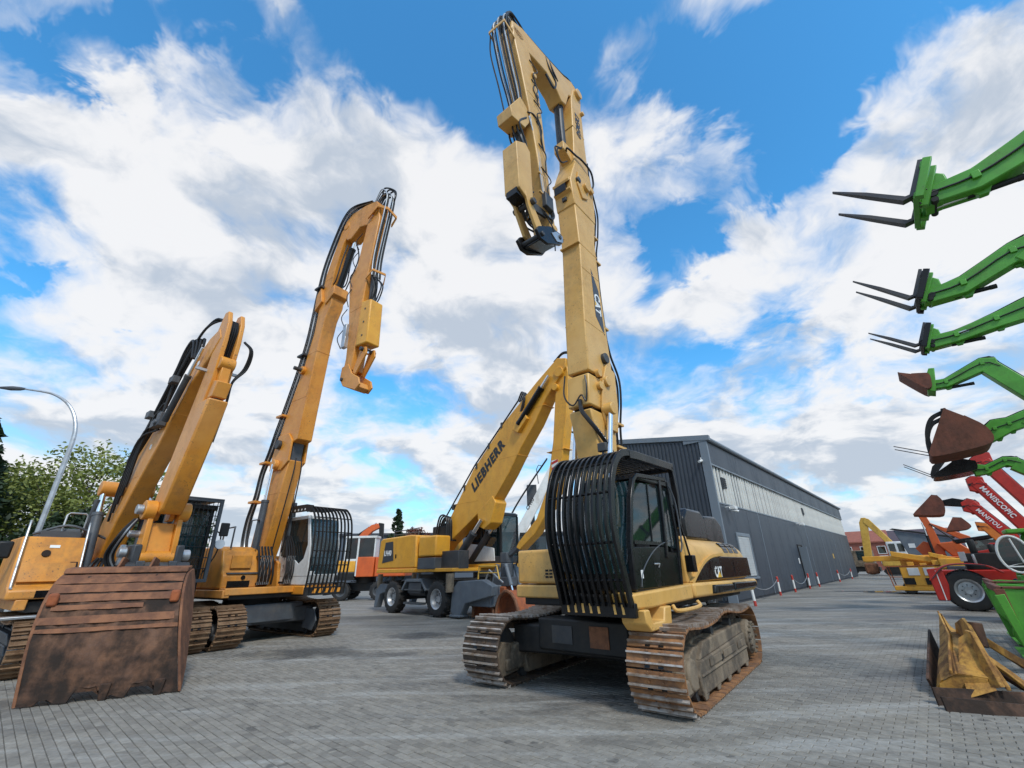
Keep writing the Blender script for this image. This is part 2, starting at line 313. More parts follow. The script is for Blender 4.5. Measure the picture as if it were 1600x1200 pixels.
def stains(k, co, col):
    st = k.n('ShaderNodeMapping', i_0=co); st.inputs['Rotation'].default_value = (0, 0, R(28)); st.inputs['Scale'].default_value = (.35, 1, 1)
    dk = k.rng(k.noise(st.outputs[0], .33, 6, .62), .47, .66, 0, .68)
    col = k.mix(dk, col, (.040, .041, .043, 1))
    sm = k.rng(k.noise(co, 1.1, 6, .65), .60, .72, 0, .45); col = k.mix(sm, col, (.045, .043, .041, 1))
    s2 = k.n('ShaderNodeMapping', i_0=co); s2.inputs['Rotation'].default_value = (0, 0, R(15)); s2.inputs['Scale'].default_value = (.25, 1.6, 1)
    lt = k.rng(k.noise(s2.outputs[0], .9, 7, .7), .47, .68, 0, .72); col = k.mix(lt, col, (.36, .35, .325, 1))
    wob = k.v('MULTIPLY', k.v('SUBTRACT', k.noise(co, .8, 6, .65, out=1), (.5, .5, .5)), (2.6, 2.6, 0))
    pw_ = k.v('ADD', co, wob)
    for (sx, sy, rx, ry, am) in ((-5.2, 12.2, 1.7, .8, .75), (-2.5, 14.9, 1.6, .7, .75), (-6.2, 20.7, 2.2, 1.2, .6), (-3.3, 11.6, 1.1, .5, .45), (-1.0, 16.2, 1.6, .8, .5), (7.0, 8.9, .8, .35, .55), (9.3, 11.3, .8, .4, .6), (12, 16, 1.0, .5, .5), (1.9, 9.3, 1.6, 1.4, .5)):
        e = k.v('LENGTH', k.v('DIVIDE', k.v('SUBTRACT', pw_, (sx, sy, 0)), (rx, ry, 1e6)), out=1)
        col = k.mix(k.rng(e, .35, 1.25, am, 0), col, (.035, .034, .033, 1))
    spt = k.rng(k.noise(co, 2.6, 3, .5), .66, .72, 0, .6); col = k.mix(spt, col, (.04, .038, .036, 1))
    snd = k.rng(k.noise(co, .7, 7, .7), .50, .70, 0, .45); col = k.mix(snd, col, (.27, .235, .18, 1))
    fine = k.rng(k.noise(co, 14, 4, .6), .3, .7, .82, 1.14, False)
    col = k.mix(1.0, col, k.n('ShaderNodeCombineXYZ', i_0=fine, i_1=fine, i_2=fine), 'MULTIPLY')
    return col, k.rng(dk, 0, .6, .78, .52, False)
def paver_mat():
    m = bpy.data.materials.new('paver'); m.use_nodes = True; k = NT(m.node_tree)
    g = k.n('ShaderNodeNewGeometry'); co = g.outputs['Position']; ri = g.outputs['Random Per Island']
    rn = k.m('FRACT', k.m('ADD', ri, k.m('MULTIPLY', k.n('ShaderNodeObjectInfo').outputs['Random'], 7.31)))
    col = k.mix(rn, (.175, .159, .135, 1), (.254, .232, .197, 1))
    c = stains(k, co, col)
    bs = k.n('ShaderNodeBsdfPrincipled', i_Base_Color=c[0], i_Roughness=c[1])
    b = k.n('ShaderNodeBump'); b.inputs['Strength'].default_value = .35; b.inputs['Distance'].default_value = .004
    k.put(b.inputs['Height'], k.noise(co, 110, 4, .65)); k.put(bs.inputs['Normal'], b)
    k.n('ShaderNodeOutputMaterial', i_Surface=bs); MATS['paver'] = m
ground_mat(); paver_mat()
gnd = part('ground', 'paved_ground', None, lambda b: b.add([(-900, -300, 0), (900, -300, 0), (900, 1500, 0), (-900, 1500, 0)], [(0, 1, 2, 3)]))
tag(gnd, 'grey block-paved machinery yard stained with oil and dust', kind='structure')
# block paving: pieces near the viewpoint are real blocks with chamfered edges standing proud of recessed joints
def paver_shape(w, l, tz=.012, ch=.006, g=.0035):
    a, b = w/2-g, l/2-g
    vs = [(-a, -b, .0), (a, -b, 0), (a, b, 0), (-a, b, 0), (-a+.001, -b+.001, tz-ch*.6), (a-.001, -b+.001, tz-ch*.6), (a-.001, b-.001, tz-ch*.6), (-a+.001, b-.001, tz-ch*.6), (-a+ch, -b+ch, tz), (a-ch, -b+ch, tz), (a-ch, b-ch, tz), (-a+ch, b-ch, tz)]
    fs = [(i, (i+1) % 4, 4+(i+1) % 4, 4+i) for i in range(4)]+[(4+i, 4+(i+1) % 4, 8+(i+1) % 4, 8+i) for i in range(4)]+[(8, 9, 10, 11)]
    return vs, fs
PW, PH = .20, .10
pv, pf = paver_shape(PW, PH)
pm = bpy.data.meshes.new('paver'); pm.from_pydata(pv, [], pf); pm.materials.append(MATS['paver'])
ca, sa = math.cos(R(-41.6)), math.sin(R(-41.6))
spots = []
for j in range(-110, 215):
    for i in range(-80, 125):
        u, v = (i+(.5 if j % 2 else 0)+.5)*PW, (j+.5)*PH
        x, y = u*ca-v*sa, u*sa+v*ca
        if y < 3.9 or y > 15.5: continue
        if abs(x+.05*y) > y*1.16+.6: continue
        spots.append((math.hypot(x, y-2.5), x, y))
spots.sort()
V = []; F = []
rp = random.Random(3)
for n_, (dd, x, y) in enumerate(spots):
    rz = R(-41.6)+rp.gauss(0, .006); dz = rp.gauss(0, .0014); tx, ty = rp.gauss(0, .006), rp.gauss(0, .006)
    if n_ < 290:
        o = bpy.data.objects.new('paver', pm); COL.objects.link(o); o.location = (x, y, dz); o.rotation_euler = (tx, ty, rz); o.parent = gnd
    else:
        c, s = math.cos(rz), math.sin(rz); k0 = len(V)
        for (a, b, z) in pv: V.append((x+a*c-b*s, y+a*s+b*c, z+dz+a*tx+b*ty if z > 0 else 0.0))
        for f in pf: F.append(tuple(i+k0 for i in f))
me = bpy.data.meshes.new('block_paving'); me.from_pydata(V, [], F); me.materials.append(MATS['paver']); me.update()
o = bpy.data.objects.new('block_paving', me); COL.objects.link(o); o.parent = gnd; o['kind'] = 'stuff'
# puddle by the far bollards
mat('water', (.30, .31, .31), rough=.06, spec=.8)
def pud(b):
    ring = []
    for i in range(26):
        a = 6.283*i/26; r_ = 1+.25*math.sin(3*a+1)+.15*math.sin(7*a)
        p = A(3.6+1.5*math.cos(a)*r_, 37.8+.9*math.sin(a)*r_, .012); ring.append(p)
    b.ext(ring, (0, 0, .004))
tag(part('puddle', 'water', None, pud), 'pale shallow puddle on the lane paving', kind='structure')
# ------------------------------------------------------------------ hall
HC = Vector((10.78, 23.85, 0)); HT = Vector((math.sin(R(41.58)), math.cos(R(41.58)), 0)); HN = Vector((HT.y, -HT.x, 0))
hall = thing('industrial_hall', 'long dark grey metal-clad industrial hall with a whitish band under the eaves', 'hall', HC, math.atan2(HT.y, HT.x))
# local: x along the long wall, y to the far side (left), wall face at y=0
mat('hall_dark', (.036, .046, .060), (.043, .053, .067), scale=.5, rough=.5, dirt=(.075, .085, .095), damt=.4, dscale=.5, streak=.2)
mat('hall_trim', (.16, .19, .22), rough=.45, dirt=(.1, .1, .1), damt=.3)
mat('hall_white', (.62, .61, .56), (.53, .52, .48), scale=.7, rough=.6, dirt=(.16, .155, .13), damt=.65, dscale=1.2, streak=.18)
HL, HW = 49.0, 6.4
part('wall', 'hall_dark', hall, lambda b: b.box(0, HL, .02, HW, 0, 4.80).box(0.05, HL, .10, HW, 4.8, 6.9).box(0, HL, .0, HW, 6.9, 8.15))
n_ = 0
x = .12
sm_ = None
pan = MB().prismz([(0, .10), (.04, .035), (.20, .035), (.24, .10), (.53, .10), (.53, .12), (0, .12)], 4.86, 6.84).mesh('cladding_panel', 'hall_white')
for i in range(92):
    o = bpy.data.objects.new('cladding_panel', pan); COL.objects.link(o); o.parent = hall; o.location = (.12+i*.53, rp.uniform(-.006, .006), 0)
part('drip_rail', 'hall_trim', hall, lambda b: b.box(-.02, HL, -.06, .06, 6.84, 6.93).box(0, HL, -.05, .05, 4.78, 4.85))
# smooth lower cladding in broad sheets with recessed joints
sh = MB().box(0, 2.42, -.035, .015, .12, 4.76).mesh('wall_sheet', 'hall_dark')
xs = 0.02
for i in range(20):
    if 0: continue
    o = bpy.data.objects.new('wall_sheet', sh); COL.objects.link(o); o.parent = hall; o.location = (.04+i*2.44, rp.uniform(-.004, .004), 0)
sh2 = MB().box(0, 4.85, -.05, -.005, 6.95, 8.12).mesh('fascia_sheet', 'hall_dark')
for i in range(10):
    o = bpy.data.objects.new('fascia_sheet', sh2); COL.objects.link(o); o.parent = hall; o.location = (.04+i*4.88, 0, 0)
def gut(b):
    b.cyl((-.1, -.12, 8.28), (HL+.1, -.12, 8.28), .13, 10); b.box(-.12, HL+.1, -.06, 1.2, 8.16, 8.36)
part('gutter', 'hall_trim', hall, gut)
# corrugated gable end facing the yard
def gz(y): return 8.15 + .16*y
part('gable_backing', 'hall_dark', hall, lambda b: b.prismx([(0, 0), (HW, 0), (HW, gz(HW)), (0, gz(0))], -.02, .3))
for i in range(int(HW/.22)):
    y0 = .40+i*.22
    if y0 > HW-.3: break
    MB().prismz([(-.02, y0), (-.075, y0+.03), (-.075, y0+.13), (-.02, y0+.16)], .1, gz(y0)-.05).build('cladding_rib', 'hall_dark', hall)
part('corner_trim', 'hall_trim', hall, lambda b: b.box(-.09, .06, -.075, .0, 0, 8.2).box(-.10, -.02, -.07, .36, 0, 8.19), bev=.006)
part('verge_trim', 'hall_trim', hall, lambda b: b.prismx([(-.25, gz(0)+.02), (HW+.2, gz(HW)+.02), (HW+.2, gz(HW)+.30), (-.25, gz(0)+.30)], -.14, .12))
part('roof', 'hall_dark', hall, lambda b: b.prismx([(-.1, gz(0)+.2), (HW+.1, gz(HW)+.2), (HW+.1, gz(HW)+.26), (-.1, gz(0)+.26)], .121, HL))
mat('shutter', (.47, .48, .47), (.42, .43, .42), rough=.55, dirt=(.25, .24, .22), damt=.5, streak=.2)
wn = part('window', 'shutter', hall, lambda b: b.box(2.05, 4.2, -.05, .05, 1.15, 3.2))
part('frame', 'hall_trim', wn, lambda b: b.box(1.9, 2.05, -.09, .05, 1.05, 3.38).box(4.2, 4.35, -.09, .05, 1.05, 3.38).box(2.05, 4.2, -.09, .05, 3.2, 3.38).box(1.85, 4.4, -.16, .05, 1.0, 1.1), bev=.01)
for i in range(16): part('shutter_slat', 'shutter', wn, lambda b: b.box(2.06, 4.19, -.062, -.045, 1.16+i*.127, 1.16+i*.127+.115))
dr = part('door', 'black_paint', hall, lambda b: b.box(17.0, 18.4, -.042, -.036, .1, 3.0))
part('door_leaf', 'hall_trim', dr, lambda b: b.box(17.02, 17.10, -.62, -.045, .15, 2.9), bev=.01)
part('door_frame', 'frame_dark', dr, lambda b: b.box(16.88, 16.99, -.1, .0, .05, 3.1).box(18.41, 18.52, -.1, .0, .05, 3.1).box(16.99, 18.41, -.1, .0, 3.0, 3.1), bev=.01)
part('notice', 'decal_white', hall, lambda b: b.box(16.2, 16.5, -.045, -.037, 1.7, 2.1))
part('yellow_marker', 'decal_gold', hall, lambda b: b.box(33.2, 33.6, -.05, -.037, 2.1, 2.55))
for xx in (1.55, 23.0):
    v = part('vent', 'mid_grey', hall, lambda b: b.box(xx, xx+.6, -.02, .09, 5.75, 6.35))
    for i in range(5): part('louvre', 'frame_dark', v, lambda b: b.box(xx+.04, xx+.56, -.045, -.015, 5.8+i*.11, 5.87+i*.11))
def flood(xx, zz):
    o = part('floodlight', 'white_paint', hall, lambda b: b.box(xx-.05, xx+.05, -.5, -.03, zz, zz+.06).box(xx-.25, xx+.2, -.62, -.3, zz-.12, zz+.05), bev=.02)
    part('lens', 'lamp_lens', o, lambda b: b.box(xx-.22, xx+.17, -.60, -.32, zz-.14, zz-.121))
def camr(b, xx, yy, zz, dx, dy):
    b.cyl((xx, yy, zz), (xx+dx*.4, yy+dy*.4, zz-.1), .07, 12)
    b.cyl((xx+dx*.1, yy+dy*.1, zz), (xx+dx*.1, yy+dy*.1, zz+.16), .03, 8)
flood(1.0, 4.6); flood(18.6, 4.68)
part('security_camera', 'white_paint', hall, lambda b: camr(b, -.09, .35, 7.1, -.9, .1))
part('security_camera', 'white_paint', hall, lambda b: camr(b, 1.8, -.09, 4.55, .3, -.9))
# slightly proud vertical cover strips on the lower wall
for xx in (7.35, 22.0, 29.2, 36.6): part('cover_strip', 'hall_trim', hall, lambda b: b.box(xx-.04, xx+.04, -.05, -.03, .1, 4.77))
# bollards with chains along the hall
mat('bollard_white', (.74, .73, .70), rough=.45, dirt=(.3, .27, .22), damt=.5)
mat('bollard_red', (.46, .045, .03), rough=.45, dirt=(.2, .06, .04), damt=.5)
bx = []
def bollard(xx, yy, label):
    p = HC+HT*xx+HN*yy; tl = rp.uniform(-.05, .05)
    r_ = thing('bollard', label, 'bollard', p, 0, 'bollards along the hall wall'); r_.rotation_euler = (tl*.6, tl, 0)
    part('base_collar', 'bollard_red', r_, lambda b: b.cyl((0, 0, 0), (0, 0, .22), .062, 14))
    part('post', 'bollard_white', r_, lambda b: b.cyl((0, 0, .22), (0, 0, .74), .06, 14))
    part('top_band', 'bollard_red', r_, lambda b: b.cyl((0, 0, .74), (0, 0, .98), .062, 14).lathe([(.062, .98), (.05, 1.02), (.02, 1.04), (.001, 1.045)], (0, 0, 0), (0, 0, 1), 14))
    return p
BL = [(-1.2, 1.15, 'red and white bollard behind the rear corner of the black-caged excavator'), (6.9, .40, 'leaning red and white bollard carrying a chain beside the shuttered window'),
      (10.8, .42, 'red and white bollard holding a chain before the hall doorway'), (15.6, .42, 'red and white bollard at the hall doorway, chain on one side'), (18.9, .5, 'single red and white bollard just past the hall doorway'),
      (29.6, .5, 'distant red and white bollard with a drooping chain, nearer the doorway'), (38.5, .5, 'farthest red and white bollard by the end of the hall')]
PS = [bollard(*b_) for b_ in BL]
def chain(a, b_, drop, label):
    pts = [a.lerp(b_, t/14)+Vector((0, 0, .88-drop*(1-(2*t/14-1)**2))) for t in range(15)]
    o = part('chain', 'silver', None, lambda b: b.tube(pts, .018, 6, 2)); tag(o, label, 'chain', 'chains between bollards')
chain(PS[0], PS[1], .35, 'chain sagging beside the shuttered hall window'); chain(PS[2], PS[3], .45, 'chain hanging between two bollards before the hall doorway'); chain(PS[5], PS[6], .4, 'drooping chain between the far hall bollards')
# ------------------------------------------------------------------ street lamps
def lamp(name, loc, hgt, reach, dirv, label, r0_=.10):
    t = thing(name, label, 'street lamp', loc, 0, 'street lamps behind the machines')
    dv = Vector((dirv[0], dirv[1], 0)).normalized()
    P = [Vector((0, 0, 0)), Vector((0, 0, hgt*.55)), Vector((0, 0, hgt*.72))] + [Vector((0, 0, hgt*.72))+dv*reach*(1-math.cos(a))*.95+Vector((0, 0, hgt*.25*math.sin(a))) for a in (.3, .6, .9, 1.2, 1.45)]
    P.append(P[-1]+dv*reach*.35+Vector((0, 0, .15)))
    Q = cr(P, 4); rs = [r0_*(1-.62*i/(len(Q)-1)) for i in range(len(Q))]
    part('pole', 'silver', t, lambda b: b.tube(P, rs, 10, 4))
    e = P[-1]
    part('lamp_head', 'mid_grey', t, lambda b: b.tube([e-dv*.1, e+dv*.2, e+dv*.6+Vector((0, 0, .02)), e+dv*1.2+Vector((0, 0, .05))], [.05, .11, .13, .06], 8))
    return t
lamp('street_lamp', (-23.1, 22, 0), 11.5, 2.9, (-1, -.1), 'tall curved grey street lamp rising beside the trees', .12)
lamp('street_lamp', (-33, 44, 0), 10.0, 2.0, (-1, -.05), 'distant street lamp arm showing behind the bucket excavator boom', .09)
# ------------------------------------------------------------------ trees
def leafmat(name, c1, c2):
    m = bpy.data.materials.new(name); m.use_nodes = True; k = NT(m.node_tree)
    ri = k.n('ShaderNodeNewGeometry').outputs['Random Per Island']
    bs = k.n('ShaderNodeBsdfPrincipled', i_Base_Color=k.mix(ri, rgba(c1), rgba(c2))); bs.inputs['Roughness'].default_value = .6
    tr = k.n('ShaderNodeBsdfTranslucent', i_Color=k.mix(ri, rgba(c1), rgba(c2)))
    mx = k.n('ShaderNodeMixShader', i_1=bs, i_2=tr); mx.inputs[0].default_value = .3
    k.n('ShaderNodeOutputMaterial', i_Surface=mx); MATS[name] = m
leafmat('leaf_dark', (.018, .036, .014), (.035, .062, .022)); leafmat('leaf_lime', (.14, .18, .035), (.26, .28, .06)); leafmat('leaf_mid', (.028, .060, .018), (.055, .10, .028)); leafmat('leaf_red', (.10, .035, .022), (.16, .05, .03))
mat('bark', (.05, .038, .028), (.08, .062, .045), rough=.9, bump=.6)
def tree(name, loc, hgt, wid, leaf, label, seed, conifer=False, nclump=90, lsize=.22, base=.25, per=34):
    g = random.Random(seed); t = thing(name, label, 'tree', loc, 0, None)
    tb = MB(); trunk = [(0, 0, 0), (g.uniform(-.15, .15), g.uniform(-.15, .15), hgt*.35), (g.uniform(-.3, .3), g.uniform(-.3, .3), hgt*.68), (0, 0, hgt*.93)]
    tb.tube(trunk, [.05*hgt*.55, .04*hgt*.55, .028*hgt*.5, .016*hgt*.5, .01*hgt*.5, .008*hgt*.5, .004*hgt*.5], 8, 2)
    C = []
    for i in range(nclump):
        if conifer:
            h = base+(1-base)*g.random()**1.25; rad = wid*.5*(1.02-h)**.85*g.uniform(.45, 1.0); a = g.uniform(0, 6.283)
            C.append((Vector((math.cos(a)*rad, math.sin(a)*rad, h*hgt)), wid*.085*(1.25-h)))
        else:
            a = g.uniform(0, 6.283); el = g.uniform(-.75, 1.0); rr_ = g.uniform(.45, 1.0)**.6; lob = 1+.22*math.sin(3*a+seed)+.15*math.sin(5*a+el*4)
            C.append((Vector((math.cos(a)*math.sqrt(max(0, 1-el*el))*wid*.5*rr_*lob, math.sin(a)*math.sqrt(max(0, 1-el*el))*wid*.5*rr_*lob, hgt*(base+(1-base)*(.5+.5*el*rr_)))), wid*g.uniform(.06, .12)))
    for c, r_ in C[::4]:
        z0 = c.z*.72 if conifer else max(hgt*.2, c.z-abs(c.x)-abs(c.y)-.4)
        tb.tube([(0, 0, z0), (c.x*.5, c.y*.5, (z0+c.z)/2+.1), tuple(c)], [.012*hgt*.5, .008*hgt*.5, .003*hgt*.5], 5)
    tb.build('trunk', 'bark', t)
    V = []; F = []
    for c, r_ in C:
        for j in range(per):
            dv = Vector((g.gauss(0, 1), g.gauss(0, 1), g.gauss(0, .75))); dv.normalize(); p = c+dv*r_*g.random()**.45*1.35
            a = Vector((g.gauss(0, 1), g.gauss(0, 1), g.gauss(0, .6))).normalized(); b = a.orthogonal().normalized(); s = lsize*g.uniform(.6, 1.3)
            k0 = len(V); V += [tuple(p-a*s), tuple(p+b*s*.45), tuple(p+a*s), tuple(p-b*s*.45)]; F.append((k0, k0+1, k0+2, k0+3))
    me = bpy.data.meshes.new('crown'); me.from_pydata(V, [], F); me.materials.append(MATS[leaf]); o = bpy.data.objects.new('crown', me); COL.objects.link(o); o.parent = t
    return t
tree('conifer_tree', (-34.3, 26.5, 0), 11.6, 9.5, 'leaf_dark', 'tall dark conifer at the yard edge beside the curved street lamp', 1, True, 260, .34, .05, 60)
tree('broadleaf_tree', (-30.5, 32, 0), 10.4, 9.5, 'leaf_lime', 'sunlit yellow-green tree with loose branches behind the street lamp', 2, False, 150, .15, .2, 70)
tree('broadleaf_tree', (-38, 32, 0), 9.8, 9.5, 'leaf_mid', 'mid green tree wedged between the conifer and the yellow-green tree', 12, False, 120, .24, .1, 42)
tree('broadleaf_tree', (-33, 42, 0), 8.2, 9, 'leaf_mid', 'round dark green tree behind the bucket excavator body', 3, False, 140, .22, .12, 46)
tree('broadleaf_tree', (-27, 28, 0), 5.5, 6.5, 'leaf_dark', 'low dark green tree filling the gap under the conifer', 5, False, 110, .22, .02, 46)
tree('broadleaf_tree', (-36, 22, 0), 7.5, 8, 'leaf_dark', 'dark shaggy tree at the far edge of the yard', 9, False, 120, .26, .02, 46)
tree('conifer_tree', (-16.0, 62, 0), 9.6, 4.4, 'leaf_dark', 'small pointed dark conifer behind the wheeled material handler', 4, True, 120, .26, .12, 40)
tree('broadleaf_tree', (-13.6, 62, 0), 7.2, 4.2, 'leaf_red', 'reddish brown leafed small tree beside the small pointed conifer', 6, False, 60, .24, .15, 36)
# ------------------------------------------------------------------ buildings in the distance
mat('far_wall', (.075, .095, .125), rough=.6); mat('far_roof', (.045, .05, .065), rough=.6); mat('brick_red', (.30, .10, .065), (.24, .08, .055), rough=.8); mat('roof_purple', (.085, .060, .070), (.07, .05, .06), rough=.7)
def shed(name, loc, rz, L_, W_, H_, rise, wall, roof, label, win=0, cat='building'):
    t = thing(name, label, cat, loc, rz)
    part('wall', wall, t, lambda b: b.prismx([(0, 0), (W_, 0), (W_, H_), (W_/2, H_+rise), (0, H_)], 0, L_))
    part('roof', roof, t, lambda b: b.prismx([(-.3, H_-.02), (W_/2, H_+rise+.02), (W_+.3, H_-.02), (W_+.3, H_+.25), (W_/2, H_+rise+.3), (-.3, H_+.25)], -.3, L_+.3))
    for i in range(win):
        xx = L_*(i+.5)/win
        for zf in ((.25, .6) if H_ > 5 else (.35,)):
            w_ = part('window', 'glass_dark', t, lambda b: b.box(xx-.6, xx+.6, -.03, .03, H_*zf, H_*zf+1.3))
            part('frame', 'white_paint', w_, lambda b: b.box(xx-.7, xx-.6, -.06, .03, H_*zf-.1, H_*zf+1.4).box(xx+.6, xx+.7, -.06, .03, H_*zf-.1, H_*zf+1.4).box(xx-.6, xx+.6, -.06, .03, H_*zf+1.3, H_*zf+1.4).box(xx-.6, xx+.6, -.06, .03, H_*zf-.1, H_*zf))
    return t
shed('warehouse', (-24, 62, 0), R(8), 42, 18, 6.3, .5, 'far_wall', 'far_roof', 'low blue-grey warehouse along the back of the yard behind the handler', 0)
shed('house', (66, 100, 0), R(-38), 11, 9, 5.2, 2.2, 'brick_red', 'brick_red', 'red brick house with red roof beyond the end of the hall', 4, 'house')
shed('house', (84, 112, 0), R(-42), 17, 16, 4.0, 4.3, 'roof_purple', 'roof_purple', 'house with large dark purple-brown roof behind the far yellow excavator', 4, 'house')
shed('warehouse', (76, 73, 0), R(-60), 40, 20, 5.0, .6, 'far_wall', 'far_roof', 'grey flat shed behind the red telehandler booms', 0)

tr = thing('flat_trailer', 'low white flat trailer with dark tyre by the hall corner behind the caged excavator', 'trailer', (8.0, 22.6, 0), R(20))
part('deck', 'white_paint', tr, lambda b: b.box(-1.6, 1.3, -.8, .8, .42, .58), bev=.02); part('side_skirt', 'frame_dark', tr, lambda b: b.box(-1.5, 1.2, -.82, .82, .25, .415), bev=.01)
# ------------------------------------------------------------------ crawler undercarriage
def loop_points(path, pitch):
    P = [Vector((x, 0, z)) for x, z in path]; n = len(P); seg = [(P[(i+1) % n]-P[i]).length for i in range(n)]; tot = sum(seg); N = round(tot/pitch); out = []
    for k in range(N):
        d_ = tot*k/N; i = 0
        while d_ > seg[i]: d_ -= seg[i]; i += 1
        out.append((P[i].lerp(P[(i+1) % n], d_/seg[i]), (P[(i+1) % n]-P[i]).normalized()))
    T = []
    for k in range(N):
        T.append((out[k][0], (out[(k+1) % N][0]-out[k-1][0]).normalized()))
    return T
def track_path(xf, xr, r, zt=None):
    # counter-clockwise seen from -y: along the ground to the front, up around the idler, back over the top, down round the sprocket
    pts = []
    for i in range(9): pts.append((xr+(xf-xr)*i/8, .0))
    for i in range(1, 12): a = -math.pi/2+math.pi*i/12; pts.append((xf+r*math.cos(a), r+r*math.sin(a)))
    for i in range(17):
        t = i/16; x = xf+(xr-xf)*t; z = 2*r
        z += -.05*math.sin(math.pi*min(1, t/.42))+(.055*math.sin(math.pi*max(0, min(1, (t-.38)/.3))))-.035*math.sin(math.pi*max(0, min(1, (t-.68)/.32)))
        pts.append((x, z))
    for i in range(1, 12): a = math.pi/2+math.pi*i/12; pts.append((xr+r*math.cos(a), r+r*math.sin(a)))
    return pts
def shoe_mesh(w, pitch, m1, m2):
    b = MB(); p = pitch*.46
    b.box(-p, p, -w/2, w/2, -.012, .012)
    b.box(-p*.55, p*.55, -w*.11, -w*.05, -.07, -.012).box(-p*.55, p*.55, w*.05, w*.11, -.07, -.012)
    b.mi = 1
    for xx in (-p*.62, p*.42): b.box(xx, xx+.022, -w/2+.004, w/2-.004, .0125, .055)
    b.mi = 0
    b.mi = 2
    for sy in (-1, 1): b.box(-p*.98, -p*.68, sy*w*.12-.035, sy*w*.12+.035, .0122, .0145)
    b.mi = 0
    for sx in (-.1, .85):
        for sy in (-1, 1): b.cyl((sx*p, sy*w*.12, .0125), (sx*p, sy*w*.12, .03), .016, 6)
    return b.mesh('track_shoe', [m1, m2, 'black_paint'], 0)
def crawler(root, gauge, w, xf, xr, r, pitch, mats, frame='mud', car='frame_dark', cx=.0, rot=0.0, far=None, yoff=0.0):
    for sy in (1, -1):
        yc = sy*gauge/2+yoff; m1, m2 = mats[0] if sy > 0 else mats[1]
        sm = shoe_mesh(w, pitch, m1, m2)
        fr = MB(); o0, o1 = yc-w*.26, yc+w*.26
        ze = 2*r
        prof = [(xr+.15, r*.42), (xf-.55, r*.42), (xf-.3, r*.7), (xf-.3, r*1.25), (xf-.6, r*1.45), (xr+.5, r*1.5), (xr+.15, r*1.35)]
        fr.prism(prof, o0, o1)
        fr.prism([(xr+.3, r*1.45), (xf-.75, r*1.4), (xf-.85, r*1.62), (xr+.45, r*1.66)], yc-w*.14, yc+w*.14)
        fr.prism([(xr+.42, r*.26), (xf-.5, r*.26), (xf-.42, r*.8), (xf-.6, r*1.12), (xr+.42, r*1.25)], yc-w*.37, yc+w*.37)
        fr.box(xr+.42, xf-.5, yc-w*.40, yc+w*.40, r*.72, r*.80)
        fr.prism([(xr+.42, r*1.25), (xf-.6, r*1.12), (xf-.9, r*1.55), (xr+.5, r*1.62)], yc-w*.34, yc+w*.34)
        for kx in (.28, .6): xx = xr+(xf-xr)*kx; fr.prism([(xx-.12, r*1.5), (xx+.12, r*1.5), (xx+.05, 2*r-.16), (xx-.05, 2*r-.16)], yc-.05, yc+w*.30)
        fr.prism([(xf-.36, r*.35), (xf+.15, r*.25), (xf+.3, r*.75), (xf+.1, r*1.35), (xf-.34, r*1.2)], o0+.005, o0+.09)
        fr.prism([(xf-.36, r*.35), (xf+.15, r*.25), (xf+.3, r*.75), (xf+.1, r*1.35), (xf-.34, r*1.2)], o1-.09, o1-.005)
        f = fr.build('track_frame', frame, root, bev=.02); f.rotation_euler = (0, 0, rot)
        ys = yc+sy*w*.37
        for (x0_, x1_) in ((xf-.95, xf-1.6), (xf-1.75, xr+1.25), (xr+1.1, xr+.55)):
            part('cover_plate', frame, f, lambda b: b.box(x1_, x0_, min(ys, ys+sy*.018), max(ys, ys+sy*.018), r*.86, r*1.08), bev=.006)
        part('inspection_hole', 'black_paint', f, lambda b: b.box(xf-1.68, xf-1.60, min(ys, ys+sy*.022), max(ys, ys+sy*.022), r*.84, r*1.0))
        part('idler_yoke', frame, f, lambda b: b.cyl((xf-.28, yc-w*.33, r*.85), (xf-.28, yc+w*.33, r*.85), r*.42, 20).box(xf-.5, xf+.05, yc-w*.31, yc+w*.31, r*.42, r*.8), bev=.03)
        for i in range(5):
            xg = xr+.6+(xf-xr-1.2)*i/4
            part('guide_lug', frame, f, lambda b: b.prism([(xg-.12, r*.28), (xg+.12, r*.28), (xg+.07, .07), (xg-.07, .07)], ys-sy*.03 if sy > 0 else ys, ys if sy > 0 else ys+.03), bev=.006)
        def idl(b): b.lathe([(.05, -.12), (r-.16, -.12), (r-.10, -.10), (r-.10, -.045), (r-.05, -.04), (r-.05, .04), (r-.10, .045), (r-.10, .10), (r-.16, .12), (.05, .12)], (xf, yc, r), (0, 1, 0), 28)
        part('idler_wheel', 'dark_steel', f, idl)
        def spr(b):
            b.lathe([(.02, -.16), (r*.62, -.16), (r*.66, -.06), (r-.10, -.04), (r-.10, .04), (r*.66, .06), (r*.62, .26*w/.7), (r*.5, .30*w/.7), (.02, .30*w/.7)], (xr, yc, r), (0, sy, 0), 28)
            for i in range(14):
                a = 6.283*i/14; b.cyl((xr+math.cos(a)*r*.52, yc+sy*.30*w/.7, r+math.sin(a)*r*.52), (xr+math.cos(a)*r*.52, yc+sy*.335*w/.7, r+math.sin(a)*r*.52), .025, 6)
            for i in range(20):
                a = 6.283*i/20; b.box(-.03, .03, -.04, .04, r-.12, r-.045, Matrix.Translation((xr, yc, r)) @ Matrix.Rotation(a, 4, 'Y'))
        part('sprocket', frame, f, spr)
        for i in range(7):
            xx = xr+.45+(xf-xr-.95)*i/6
            part('track_roller', 'dark_steel', f, lambda b: b.cyl((xx, yc-w*.25, .15), (xx, yc+w*.25, .15), .10, 12))
        for kx in (.28, .6): xx = xr+(xf-xr)*kx; part('carrier_roller', 'dark_steel', f, lambda b: b.cyl((xx, yc-.12, 2*r-.14), (xx, yc+w*.3, 2*r-.14), .075, 12))
